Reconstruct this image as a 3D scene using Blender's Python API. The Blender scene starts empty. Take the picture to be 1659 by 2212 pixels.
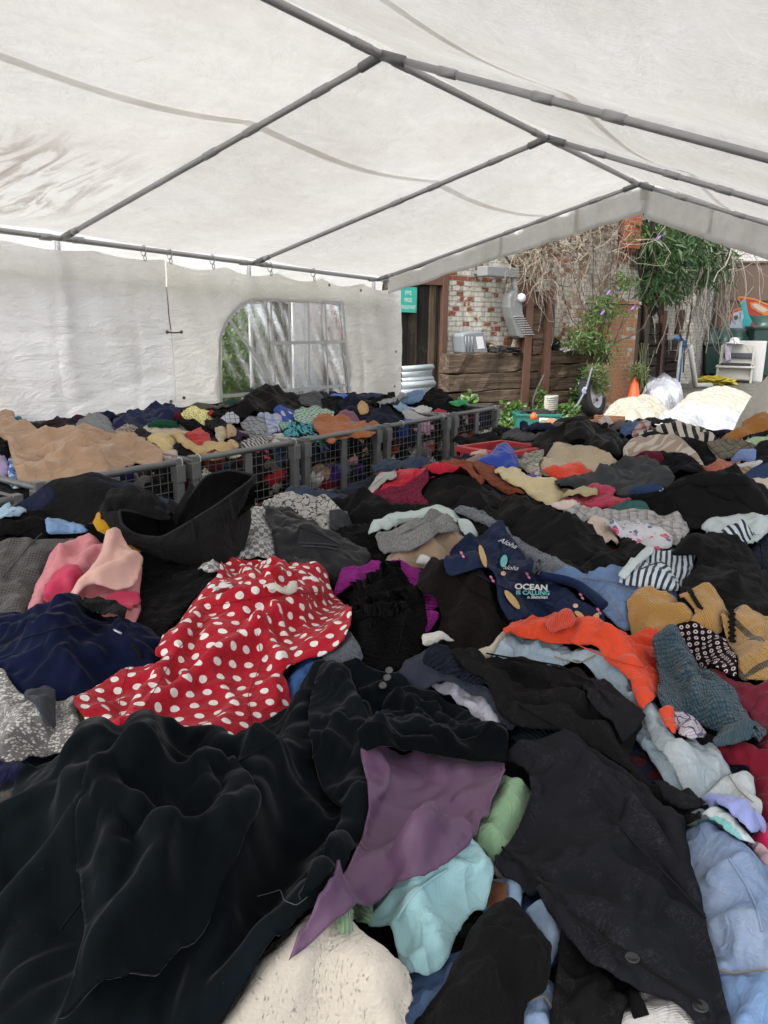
import bpy, bmesh, math, random
import numpy as np
from mathutils import Vector, Matrix
from mathutils.geometry import delaunay_2d_cdt
random.seed(7); rng = np.random.default_rng(11)
SC = bpy.context.scene; COL = SC.collection
# ---------------------------------------------------------------- camera
CF, PITCH, YAW, ROLL = 1640.0, .243, .628, .01
cp_, sp_, cy_, sy_ = math.cos(PITCH), math.sin(PITCH), math.cos(YAW), math.sin(YAW)
cF = np.array([-sy_*cp_, cy_*cp_, -sp_]); cU0 = np.array([-sy_*sp_, cy_*sp_, cp_]); cR0 = np.array([cy_, sy_, 0])
cR = math.cos(ROLL)*cR0 + math.sin(ROLL)*cU0; cU = -math.sin(ROLL)*cR0 + math.cos(ROLL)*cU0
EYE = np.array([0, 0, 1.6])
cam_d = bpy.data.cameras.new('camera'); cam = bpy.data.objects.new('camera', cam_d); COL.objects.link(cam)
cam_d.sensor_fit = 'HORIZONTAL'; cam_d.sensor_width = 36; cam_d.lens = CF/1659*36; cam_d.clip_start = .02; cam_d.clip_end = 500
m = Matrix.Identity(4)
for i in range(3):
    m[i][0], m[i][1], m[i][2], m[i][3] = cR[i], cU[i], -cF[i], EYE[i]
cam.matrix_world = m; SC.camera = cam
# ---------------------------------------------------------------- light
SUN_EL, SUN_AZ = math.radians(50), math.radians(186)
w = bpy.data.worlds.new('World'); SC.world = w; w.use_nodes = True
nt = w.node_tree; bg = nt.nodes['Background']; sky = nt.nodes.new('ShaderNodeTexSky')
sky.sky_type = 'NISHITA'; sky.sun_disc = False; sky.sun_elevation = SUN_EL; sky.sun_rotation = SUN_AZ
sky.air_density = 1.0; sky.dust_density = 6.0; sky.ozone_density = .6
hs = nt.nodes.new('ShaderNodeHueSaturation'); hs.inputs['Saturation'].default_value = .22
nt.links.new(sky.outputs[0], hs.inputs['Color']); nt.links.new(hs.outputs[0], bg.inputs[0]); bg.inputs[1].default_value = .15
sd = bpy.data.lights.new('sun', 'SUN'); sd.energy = .75; sd.angle = math.radians(25); sd.color = (1, .97, .93)
so = bpy.data.objects.new('sun', sd); COL.objects.link(so)
sdir = Vector((math.sin(SUN_AZ)*math.cos(SUN_EL), math.cos(SUN_AZ)*math.cos(SUN_EL), math.sin(SUN_EL)))
so.rotation_euler = sdir.to_track_quat('Z', 'Y').to_euler(); so.location = sdir*30
SC.view_settings.view_transform = 'Standard'; SC.view_settings.look = 'None'; SC.view_settings.exposure = 1.38; SC.view_settings.gamma = 1
SC.render.engine = 'CYCLES'; SC.cycles.max_bounces = 8; SC.cycles.transparent_max_bounces = 12
# ---------------------------------------------------------------- helpers
def ray(x, y): return cF*CF + cR*(x-829.5) - cU*(y-1106)
def at(x, y, X=None, Y=None, Z=None):
    d = ray(x, y)
    t = X/d[0] if X is not None else (Y/d[1] if Y is not None else (Z-1.6)/d[2])
    return EYE + d*t
def project(P):
    d = np.asarray(P) - EYE; z = d@cF
    return 829.5+CF*(d@cR)/z, 1106-CF*(d@cU)/z
VIEWS = {'D': (0, 0, 1), 'A': (0, 1042.3, .49603), 'B': (768, 932.6, .53703), 'C': (0, 1590.9, .5291), 'P': (768, 1481.2, .53703),
         'E': (932.6, 850.3, .43782), 'F': (0, 795.5, .33068), 'G': (493.7, 795.5, .36375), 'H': (822.9, 411.5, .50396), 'I': (0, 466.3, .5291),
         'K': (850.3, 438.9, .26455), 'L': (1234.3, 438.9, .25595), 'M': (0, 466.3, .33068)}
def V(view, *pts):
    ox, oy, k = VIEWS[view]
    return [(ox+p[0]*k, oy+p[1]*k) for p in pts]
def link(o, parent=None):
    COL.objects.link(o)
    if parent is not None: o.parent = parent
    return o
def tag(o, label=None, cat=None, group=None, kind=None):
    if label: o['label'] = label
    if cat: o['category'] = cat
    if group: o['group'] = group
    if kind: o['kind'] = kind
    return o
def empty(name, loc=(0, 0, 0), rz=0, label=None, cat=None, group=None):
    o = bpy.data.objects.new(name, None); o.empty_display_size = .1; o.location = Vector(loc); o.rotation_euler = (0, 0, rz); link(o)
    return tag(o, label, cat, group)
def V3(a): return np.asarray(a, float)
class MB:
    def __init__(s): s.v = []; s.f = []; s.uv = {}
    def add(s, vs, fs):
        b = len(s.v); s.v += [tuple(map(float, q)) for q in vs]; s.f += [tuple(b+i for i in f) for f in fs]; return s
    def box(s, c, size, M=None, jit=0):
        c = V3(c); h = V3(size)/2; vs = []
        for k in range(8):
            q = np.array([h[0]*(1 if k & 1 else -1), h[1]*(1 if k & 2 else -1), h[2]*(1 if k & 4 else -1)])
            if jit: q = q+rng.normal(0, jit, 3)
            if M is not None: q = M@q
            vs.append(c+q)
        return s.add(vs, [(0, 2, 3, 1), (4, 5, 7, 6), (0, 1, 5, 4), (2, 6, 7, 3), (0, 4, 6, 2), (1, 3, 7, 5)])
    def beam(s, a, b, w, h, up=(0, 0, 1)):
        a, b = V3(a), V3(b); d = b-a; L = np.linalg.norm(d); d = d/L; sd_ = np.cross(V3(up), d); sd_ /= np.linalg.norm(sd_); u = np.cross(d, sd_)
        return s.box((a+b)/2, (L, w, h), np.stack([d, sd_, u], 1))
    def tube(s, pts, r, n=8, cap=True, closed=False):
        P = [V3(p) for p in pts]; R = r if hasattr(r, '__len__') else [r]*len(P); m_ = len(P); vs = []; prev = None
        for i, p in enumerate(P):
            if closed: t = P[(i+1) % m_]-P[i-1]
            else: t = P[min(i+1, m_-1)]-P[max(i-1, 0)]
            t = t/(np.linalg.norm(t)+1e-12)
            if prev is None:
                a = np.array([0, 0, 1.]) if abs(t[2]) < .9 else np.array([1., 0, 0]); u = np.cross(t, a)
            else: u = prev-t*(prev@t)
            u /= (np.linalg.norm(u)+1e-12); prev = u; w_ = np.cross(t, u)
            for k in range(n):
                a = 2*math.pi*k/n; vs.append(p+R[i]*(math.cos(a)*u+math.sin(a)*w_))
        fs = []
        for i in range(m_ if closed else m_-1):
            j = (i+1) % m_
            for k in range(n):
                l = (k+1) % n; fs.append((i*n+k, i*n+l, j*n+l, j*n+k))
        if cap and not closed: fs += [tuple(range(n-1, -1, -1)), tuple((m_-1)*n+k for k in range(n))]
        return s.add(vs, fs)
    def lathe(s, c, axis, prof, n=20, cap=True):
        c = V3(c); ax = V3(axis)/np.linalg.norm(axis); a = np.array([0, 0, 1.]) if abs(ax[2]) < .9 else np.array([1., 0, 0])
        u = np.cross(ax, a); u /= np.linalg.norm(u); w_ = np.cross(ax, u); vs = []
        for (r, z) in prof:
            for k in range(n):
                t = 2*math.pi*k/n; vs.append(c+ax*z+r*(math.cos(t)*u+math.sin(t)*w_))
        fs = [(i*n+k, i*n+(k+1) % n, (i+1)*n+(k+1) % n, (i+1)*n+k) for i in range(len(prof)-1) for k in range(n)]
        if cap: fs += [tuple(range(n-1, -1, -1)), tuple((len(prof)-1)*n+k for k in range(n))]
        return s.add(vs, fs)
    def prism(s, pts, O, ux, uy, t):
        """outline pts (a,b) in plane O+a*ux+b*uy, thickness vector t"""
        O, ux, uy, t = V3(O), V3(ux), V3(uy), V3(t); n = len(pts)
        A = [O+ux*a+uy*b for a, b in pts]
        return s.add(A+[p+t for p in A], [tuple(range(n)), tuple(range(2*n-1, n-1, -1))]+[(i, (i+1) % n, n+(i+1) % n, n+i) for i in range(n)])
    def build(s, name, mat, parent=None, smooth=False, bevel=0, label=None, cat=None, group=None, kind=None):
        me = bpy.data.meshes.new(name); me.from_pydata(s.v, [], s.f); me.validate(); me.update()
        o = bpy.data.objects.new(name, me); link(o, parent)
        if mat: me.materials.append(mat)
        bm = bmesh.new(); bm.from_mesh(me); bmesh.ops.recalc_face_normals(bm, faces=bm.faces); bm.to_mesh(me); bm.free()
        if smooth: me.shade_smooth()
        if bevel:
            b = o.modifiers.new('b', 'BEVEL'); b.width = bevel; b.segments = 2; b.limit_method = 'ANGLE'
        if parent is not None and parent.type == 'EMPTY' and parent.name in OFFS:
            o.matrix_parent_inverse = OFFS[parent.name]
        elif parent is not None:
            bpy_inv(o, parent)
        return tag(o, label, cat, group, kind)
OFFS = {}
def bpy_inv(o, parent):
    # parts are written in world coordinates: undo the parent's transform
    def mw(p):
        L = Matrix.LocRotScale(p.location, p.rotation_euler, p.scale)
        return (mw(p.parent)@p.matrix_parent_inverse@L) if p.parent else L
    o.matrix_parent_inverse = mw(parent).inverted()
# ---------------------------------------------------------------- materials
class NT:
    def __init__(s, name):
        s.m = bpy.data.materials.new(name); s.m.use_nodes = True; s.t = s.m.node_tree; s.b = s.t.nodes['Principled BSDF']; s.out = s.t.nodes['Material Output']
    def n(s, typ, *ins, **kw):
        nd = s.t.nodes.new('ShaderNode'+typ)
        for k, v in kw.items():
            if k[0] == '_': s.set(nd.inputs[int(k[1:])], v)
            elif hasattr(nd, k): setattr(nd, k, v)
            else: s.set(nd.inputs[k.replace('_', ' ')], v)
        for i, v in enumerate(ins): s.set(nd.inputs[i], v)
        return nd
    def set(s, sock, v):
        if v is None: return
        if hasattr(v, 'outputs'): v = v.outputs[0]
        if isinstance(v, bpy.types.NodeSocket): s.t.links.new(v, sock)
        else:
            if sock.type == 'RGBA' and len(v) == 3: v = (*v, 1)
            sock.default_value = v
    def math(s, op, a, b=None, c=None): return s.n('Math', a, b, c, operation=op)
    def mix(s, f, a, b, mode='MIX'):
        nd = s.t.nodes.new('ShaderNodeMix'); nd.data_type = 'RGBA'; nd.blend_type = mode; s.set(nd.inputs[0], f); s.set(nd.inputs[6], a); s.set(nd.inputs[7], b)
        return nd.outputs[2]
    def ramp(s, f, stops, interp='LINEAR'):
        nd = s.n('ValToRGB', f); cr = nd.color_ramp; cr.interpolation = interp
        while len(cr.elements) < len(stops): cr.elements.new(.5)
        for e, (p, c) in zip(cr.elements, stops): e.position = p; e.color = (*c, 1) if len(c) == 3 else c
        return nd.outputs[0]
    def uv(s, rot=0, sc=(1, 1, 1)):
        tc = s.n('TexCoord'); return s.n('Mapping', tc.outputs['UV'], Rotation=(0, 0, rot), Scale=sc).outputs[0]
    def obj(s, sc=(1, 1, 1)):
        tc = s.n('TexCoord'); return s.n('Mapping', tc.outputs['Object'], Scale=sc).outputs[0]
    def noise(s, vec, scale, detail=3, rough=.5, dist=0):
        return s.n('TexNoise', Vector=vec, Scale=scale, Detail=detail, Roughness=rough, Distortion=dist).outputs[0]
    def bump(s, h, strength=.3, dist=.01, normal=None):
        return s.n('Bump', Height=h, Strength=strength, Distance=dist, Normal=normal).outputs[0]
    def done(s, color=None, rough=.8, spec=None, metal=None, normal=None, **kw):
        b = s.b
        if color is not None: s.set(b.inputs['Base Color'], color)
        s.set(b.inputs['Roughness'], rough)
        if spec is not None: s.set(b.inputs['Specular IOR Level'], spec)
        if metal is not None: s.set(b.inputs['Metallic'], metal)
        if normal is not None: s.set(b.inputs['Normal'], normal)
        for k, v in kw.items(): s.set(b.inputs[k.replace('_', ' ')], v)
        return s.m
def srgb(r, g=None, b=None):
    if g is None: r, g, b = r
    return tuple((c/255/12.92) if c <= 10 else ((c/255+.055)/1.055)**2.4 for c in (r, g, b))
def plainmat(name, col, rough=.6, metal=0, var=.25, sc=6, bump=.15, spec=.5):
    t = NT(name); v = t.obj(); n = t.noise(v, sc, 5, .6)
    c = t.mix(t.math('MULTIPLY', n, var*1.6), col, tuple(x*.45 for x in col))
    return t.done(c, rough, spec, metal, t.bump(t.noise(v, sc*6, 4), bump, .004))
# ================================================================ tent
def tarp_mat(name, col, transl, wr=1.0, grime=0.0, sc=1.0):
    t = NT(name); v = t.obj()
    st = t.n('Mapping', v, Scale=(3.2*sc, 1.1*sc, 3.2*sc)).outputs[0]
    n1 = t.noise(st, 2.0, 6, .62, .6); n2 = t.noise(v, 5*sc, 4, .6, 1.2); fine = t.noise(t.n('Mapping', v, Scale=(30, 90, 30)).outputs[0], 2.5, 3)
    h = t.math('ADD', t.math('MULTIPLY', n1, 1.0), t.math('MULTIPLY', n2, .28))
    h = t.math('ADD', h, t.math('MULTIPLY', fine, .05))
    nor = t.bump(h, .55*wr, .06)
    dirt = t.ramp(t.noise(v, .9, 6, .65, .3), [(.35, (1, 1, 1)), (.75, (.86, .845, .80))])
    c = t.mix(1.0, col, dirt, 'MULTIPLY')
    mott = t.ramp(t.noise(st, 3.5, 6, .7), [(.3, (.90, .90, .90)), (.7, (1, 1, 1))])
    c = t.mix(1.0, c, mott, 'MULTIPLY')
    if grime:
        sp = t.n('SeparateXYZ', v)
        g = t.ramp(t.math('ADD', t.noise(t.n('Mapping', v, Scale=(1.0, 3.2, 1)).outputs[0], 1.7, 6, .6, 1.8), 0), [(.46, (0, 0, 0)), (.62, (1, 1, 1))])
        # old mildew stain on the panel near the low left end of the roof
        d = t.n('VectorMath', v, (-4.3, 2.35, 2.3), operation='DISTANCE').outputs['Value']
        mk = t.ramp(d, [(.35, (1, 1, 1)), (.85, (0, 0, 0))])
        c = t.mix(t.math('MULTIPLY', t.math('MULTIPLY', g, mk), .6), c, (.2, .145, .10))
        g2 = t.ramp(t.noise(t.n('Mapping', v, Scale=(1.5, 1.5, 1)).outputs[0], 1.1, 8, .75, 2.5), [(.655, (0, 0, 0)), (.70, (1, 1, 1))])
        c = t.mix(t.math('MULTIPLY', g2, .28), c, (.40, .33, .2))
    d = t.n('BsdfDiffuse', c, .6, nor); tr = t.n('BsdfTranslucent', c, nor)
    gl = t.n('BsdfGlossy', Color=(.9, .9, .9), Roughness=.45, Normal=nor)
    mx = t.n('MixShader', transl, d.outputs[0], tr.outputs[0]); mx2 = t.n('MixShader', .04, mx.outputs[0], gl.outputs[0])
    t.set(t.out.inputs[0], mx2); t.t.nodes.remove(t.b)
    return t.m
M_ROOF = tarp_mat('roof_tarpaulin', (.85, .84, .82), .31, .8, 1)
M_SIDE = tarp_mat('side_tarpaulin', (.92, .92, .93), .55, 1.1, 0, 1.6)
M_SIDE2 = tarp_mat('side_tarpaulin_yellowed', (.92, .91, .875), .55, 1.1, 0, 1.3)
M_SEAM = tarp_mat('seam_webbing', (.92, .91, .90), .75, .3, 0)
M_VAL = tarp_mat('valance_tarpaulin', (.95, .945, .93), .80, .5)
M_POLE = plainmat('galvanised_pole', (.50, .51, .52), .45, .35, .35, 9, .1)
M_POLED = plainmat('weathered_pole', (.28, .29, .30), .5, .3, .4, 9, .1)
def ycurve(k): return k
RY = [-.48, 1.32, 3.12, 4.92, 6.74]
RIDGE_X, LE_X, RE_X = -2.3, -5.0, .25
def zr(y): return 2.80-.012*(y-2.4)
def ze(y): return 2.16-.025*(y-2.4)
tent = empty('marquee', (-2.3, 3, 0), 0, 'white tarpaulin marquee on grey tube frame arching over all the clothes', 'tent')
def roof_pt(s, y, side):
    """s 0 ridge .. 1 eave"""
    k = 0
    for i in range(len(RY)-1):
        if RY[i] <= y <= RY[i+1]: k = (y-RY[i])/(RY[i+1]-RY[i])
    sag = .055*math.sin(math.pi*k)*math.sin(math.pi*min(1, s*1.0))**.8 + .018*math.sin(math.pi*k)
    x = RIDGE_X+(LE_X-RIDGE_X)*s if side < 0 else RIDGE_X+(RE_X-RIDGE_X)*s
    ez = ze(y) if side < 0 else zr(y)-.365*(RE_X-RIDGE_X)
    z = zr(y)*(1-s)+ez*s - sag+.045
    z += .003*math.sin(9*x+3*y)+.0015*math.sin(5*y-13*x)
    return (x, y, z)
for side in (-1, 1):
    mb = MB(); ns, ny = 40, 150; ys = np.linspace(-1.6, 6.92, ny)
    vs = [roof_pt(i/(ns-1), y, side) for y in ys for i in range(ns)]
    mb.add(vs, [(j*ns+i, j*ns+i+1, (j+1)*ns+i+1, (j+1)*ns+i) for j in range(ny-1) for i in range(ns-1)])
    o = mb.build('roof_cover', M_ROOF, tent, True)
    s0 = .32 if side < 0 else .36
    mb = MB()
    for y in ys:
        for q in (s0-.009, s0+.009):
            p = roof_pt(q, y, side); mb.v.append((p[0], p[1], p[2]-.006))
    mb.f = [(2*j, 2*j+1, 2*j+3, 2*j+2) for j in range(ny-1)]
    mb.build('roof_seam', M_SEAM, tent, True)
# frame
def joint(mb, a, d, r, l=.09):
    a, d = V3(a), V3(d); d = d/np.linalg.norm(d); mb.tube([a-d*l, a+d*l], r*1.22, 12)
mb = MB(); mb.tube([(RIDGE_X, y, zr(y)) for y in (-1.6, 1.32, 3.12, 4.92, 6.74)], .0185, 12)
for y in RY[1:]:
    for dy in (-.14, .14): mb.tube([(RIDGE_X, y+dy-.05*np.sign(dy), zr(y)), (RIDGE_X, y+dy+.08*np.sign(dy), zr(y+dy))], .0215, 12)
mb.build('ridge_pole', M_POLE, tent, True)
mb = MB(); mb.tube([(LE_X, y, ze(y)) for y in (-1.6, 1.32, 3.12, 4.92, 6.74)], .019, 12)
for y in RY[1:]:
    for dy in (-.12, .12): mb.tube([(LE_X, y+dy-.04, ze(y)), (LE_X, y+dy+.04, ze(y))], .024, 12)
mb.build('eave_rail', M_POLE, tent, True)
for y in RY[1:]:
    for side in (-1, 1):
        ex = LE_X if side < 0 else RE_X; ez = ze(y) if side < 0 else zr(y)-.365*(RE_X-RIDGE_X)
        a, b = np.array([RIDGE_X, y, zr(y)]), np.array([ex, y, ez]); mb = MB(); mb.tube([a, a*.5+b*.5, b], .0165, 12)
        d = (b-a)/np.linalg.norm(b-a)
        for k in (.0, .12, .3, .42, .93):
            mb.tube([a+(b-a)*k, a+(b-a)*(k+.035)], .0205, 12)
        mb.build('rafter', M_POLE, tent, True)
        c = MB(); c.tube([a-[0, .01, 0], a+d*.13], .023, 12); c.build('rafter_joint', M_POLED, tent, True); c = MB(); c.tube([b-d*.14, b-d*.02], .023, 12); c.build('rafter_joint', M_POLED, tent, True)
        mb = MB(); mb.tube([(ex+side*.06, y, ez), (ex+side*.06, y, 0)], .019, 10); mb.build('tent_leg', M_POLE, tent, True)
# gable valance hanging at the far end
for side in (-1, 1):
    mb = MB(); ns = 50
    for i in range(ns):
        s = i/(ns-1); p = roof_pt(s, 6.92, side)
        for k in range(6):
            q = k/5; mb.v.append((p[0], 6.92+.02*math.sin(s*31+q)+.012*math.sin(s*75), p[2]-(.245 if side < 0 else .29)*q*(1-.35*s*(side < 0))-.02*s))
    mb.f = [(6*i+k, 6*i+k+1, 6*i+7+k, 6*i+6+k) for i in range(ns-1) for k in range(5)]
    vv = mb.build('gable_valance', M_VAL, tent, True)
    so2 = vv.modifiers.new('s', 'SOLIDIFY'); so2.thickness = .002
mb = MB()
for s in (.22, .5):
    for side in (-1, 1):
        p = roof_pt(s, 6.90, side); mb.box((p[0], 6.895, p[2]-.12), (.035, .004, .24))
p = roof_pt(0, 6.9, 1); mb.box((p[0], 6.89, p[2]-.07), (.07, .004, .16)); mb.build('valance_strap', M_SEAM, tent)
mb = MB(); ys = np.linspace(-1.6, 6.92, 120)
for y in ys:
    for k in range(5): mb.v.append((LE_X-.055-.012*k+.006*math.sin(y*7), y, ze(y)+.05-.075*k))
mb.f = [(5*i+k, 5*i+k+1, 5*i+6+k, 5*i+5+k) for i in range(119) for k in range(4)]; mb.build('eave_valance', M_VAL, tent, True)
# side panels on the left
def side_z_top(y):
    return ze(y)-.055-.05*abs(math.sin((y-3.97)*math.pi/.62))*(1 if y > 3.98 else .5)
def side_panel(y0, y1, mat, hole=None, lean=0, top_extra=0):
    mb = MB(); ny = int((y1-y0)/.03); nz = 60
    for j in range(ny+1):
        y = y0+(y1-y0)*j/ny; zt = side_z_top(y)-top_extra
        for i in range(nz+1):
            z = zt*i/nz
            x = LE_X+.012*math.sin(6*y+3*z)+.015*math.sin(2.3*y-4*z)*math.sin(3*z)+.006*math.sin(21*y+9*z)*math.sin(4*y)+.002*math.sin(31*z+12*y)
            x += .014*math.exp(-((z-1.50-.02*math.sin(y*3))/.025)**2)*(y < 4)+.012*math.exp(-((y-3.02-.02*math.sin(z*4))/.025)**2)+.012*math.exp(-((y-3.62-.03*z)/.025)**2)+.010*math.exp(-((y-2.2)/.03)**2)+.012*math.exp(-((z-1.05-.25*(y-3.2))/.03)**2)*(3.0 < y < 3.9)+.012*math.exp(-((y-6.6+.1*z)/.03)**2)+.016*max(0, math.sin((y-4.05)*9-(2.0-z)*3))**3*max(0, z-1.2)*(y > 4)
            mb.v.append((x, y+lean*(zt-z), z))
    for j in range(ny):
        for i in range(nz):
            q = (j*(nz+1)+i, j*(nz+1)+i+1, (j+1)*(nz+1)+i+1, (j+1)*(nz+1)+i)
            if hole and all(hole(mb.v[k][1], mb.v[k][2]) for k in q): continue
            mb.f.append(q)
    return mb
side_panel(-1.6, 3.985, M_SIDE, lean=.008).build('side_panel', M_SIDE, tent, True)
def win(y, z):
    zt = 1.80 if y > 5.0 else 1.80-.44*(1-math.sqrt(max(0, 1-((5.0-y)/.52)**2)))
    return 4.48 < y < 6.14+.1*(1.8-z) and .3 < z < zt
sp2 = side_panel(4.0, 7.18, M_SIDE2, hole=win).build('side_panel', M_SIDE2, tent, True)
t = NT('clear_crinkled_film'); v = t.obj()
h = t.math('ADD', t.noise(v, 9, 5, .65, 1.5), t.math('MULTIPLY', t.noise(t.n('Mapping', v, Scale=(1, 1, .6)).outputs[0], 34, 3, .6, 2.0), .5))
nor = t.bump(h, .30, .012)
ts = t.n('BsdfTransparent', Color=(.93, .94, .94)); gl = t.n('BsdfGlossy', Color=(1, 1, 1), Roughness=.14, Normal=nor)
rf = t.n('BsdfRefraction', Color=(.9, .92, .92), Roughness=.02, IOR=1.05, Normal=nor)
m1 = t.n('MixShader', .14, ts.outputs[0], rf.outputs[0])
fr = t.n('Fresnel', IOR=1.35, Normal=nor)
m2 = t.n('MixShader', t.math('ADD', fr.outputs[0], .03), m1.outputs[0], gl.outputs[0])
t.set(t.out.inputs[0], m2); t.t.nodes.remove(t.b); M_FILM = t.m
mb = MB(); ny, nz = 70, 60
for j in range(ny):
    for i in range(nz):
        y = 4.44+1.90*j/(ny-1); z = .28+1.56*i/(nz-1)
        mb.v.append((LE_X-.012+.012*math.sin(6*y+3*z)+.006*math.sin(9*z+5*y)+.003*math.sin(40*y+21*z), y, z))
for j in range(ny-1):
    for i in range(nz-1):
        q = (j*nz+i, j*nz+i+1, (j+1)*nz+i+1, (j+1)*nz+i)
        if sum(win(mb.v[k][1]+.03*(1 if mb.v[k][1] < 5 else -1), mb.v[k][2]-.03) for k in q) >= 1: mb.f.append(q)
wn = mb.build('window_film', M_FILM, sp2, True)
mb = MB()
def wy(z, y): return (LE_X+.012*math.sin(6*y+3*z)+.012, y, z)
def strip(pts, w_=.025):
    for a, b in zip(pts[:-1], pts[1:]): mb.beam(wy(a[1], a[0]), wy(b[1], b[0]), .003, w_, up=(1, 0, 0)) if False else mb.beam(wy(a[1], a[0]), wy(b[1], b[0]), w_, .003, up=(1, 0, 0))
for yy, sl in ((5.12, .02), (5.35, .02), (5.6, .03), (5.85, .04)):
    strip([(yy+sl*(1.8-z), z) for z in (1.8, 1.5, 1.2, .9, .35)], .022)
for zz in (1.42, .98): strip([(y, zz) for y in (4.62 if zz < 1.2 else 5.12, 5.3, 5.7, 6.18)], .03)
strip([(4.60, 1.62), (4.75, 1.45), (4.95, 1.25), (5.14, 1.0)], .035); strip([(4.48, .98), (4.62, .98)], .03)
arc = [(5.0-.5*math.sin(a)-.02, 1.36+.44*math.cos(a)) for a in np.linspace(0, math.pi/2, 10)]
strip([(6.15, 1.8), (5.0, 1.8)]+arc[1:]+[(4.48, .3)], .03); strip([(6.15, 1.8), (6.29, .3)], .03)
mb.build('glazing_bar', plainmat('white_window_tape', (.62, .63, .64), .6, 0, .1), sp2)
# rings, ties and eyelets of the side panels
M_DARK = plainmat('dark_elastic', (.05, .045, .04), .7)
M_BRASS = plainmat('brass_eyelet', (.30, .24, .14), .4, .8)
for y in (3.78, 4.02, 4.45, 5.12, 5.7):
    mb = MB(); z = ze(y)
    mb.tube([(LE_X+.03*math.cos(a), y, z-.01+.038*math.sin(a)) for a in np.linspace(0, 2*math.pi, 14)[:-1]], .005, 6, closed=True)
    mb.tube([(LE_X+.015, y+.012*math.cos(a), z-.065+.02*math.sin(a)) for a in np.linspace(0, 2*math.pi, 12)[:-1]], .004, 6, closed=True)
    mb.build('hanging_ring', M_POLE, tent, True)
mb = MB()
for (y, z) in ((3.93, .98), (4.06, 1.0), (3.93, 1.52), (4.07, 1.52), (7.02, .92), (7.04, 1.3), (5.9, 1.96), (6.4, 1.93)):
    mb.lathe((LE_X+.03, y, z), (1, 0, 0), [(.006, 0), (.014, 0), (.014, .006), (.006, .006)], 12)
mb.build('eyelet', M_BRASS, tent)
mb = MB(); mb.tube([(LE_X+.04, 3.93, 1.52), (LE_X+.05, 4.0, 1.515), (LE_X+.04, 4.07, 1.52)], .006, 6); mb.build('bungee_tie', M_DARK, tent)
# gathered end curtain tied round the far right leg
def curtain():
    mb = MB(); n = 40; lv = [(0, .36), (.5, .33), (.9, .27), (1.2, .15), (1.34, .06), (1.42, .09), (1.9, .12), (2.25, .14)]
    c = at(1662, 860, Y=6.70)
    for z, r in lv:
        for k in range(n):
            a = 2*math.pi*k/n; rr = r*(1+.16*math.sin(6*a+z)+.08*math.sin(13*a+2*z)); mb.v.append((c[0]+.05+rr*math.cos(a)+.05*z, c[1]+rr*math.sin(a)*.8, z))
    mb.f = [(i*n+k, i*n+(k+1) % n, (i+1)*n+(k+1) % n, (i+1)*n+k) for i in range(len(lv)-1) for k in range(n)]
    o = mb.build('gathered_curtain', M_SIDE2, tent, True); s = o.modifiers.new('s', 'SUBSURF'); s.levels = s.render_levels = 1
    mb = MB(); mb.lathe((c[0]+.117, c[1], 1.32), (0, 0, 1), [(.062, 0), (.068, .02), (.062, .05)], 16); mb.build('tie_band', M_DARK, o)
curtain()
# ground
t = NT('wet_yard_concrete'); v = t.obj(); n = t.noise(v, .7, 8, .65); n2 = t.noise(v, 9, 5, .6)
c = t.ramp(n, [(.3, (.055, .052, .045)), (.5, (.12, .112, .095)), (.7, (.17, .16, .135))]); c = t.mix(t.ramp(n2, [(.5, (0, 0, 0)), (.65, (1, 1, 1))]), c, (.06, .065, .035))
M_GROUND = t.done(c, t.ramp(n, [(.35, (.25,)*3), (.6, (.8,)*3)]), .5, 0, t.bump(t.noise(v, 14, 6), .5, .02))
mb = MB(); mb.add([(-120, -60, 0), (120, -60, 0), (120, 160, 0), (-120, 160, 0)], [(0, 1, 2, 3)]); mb.build('ground', M_GROUND, kind='structure')
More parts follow.
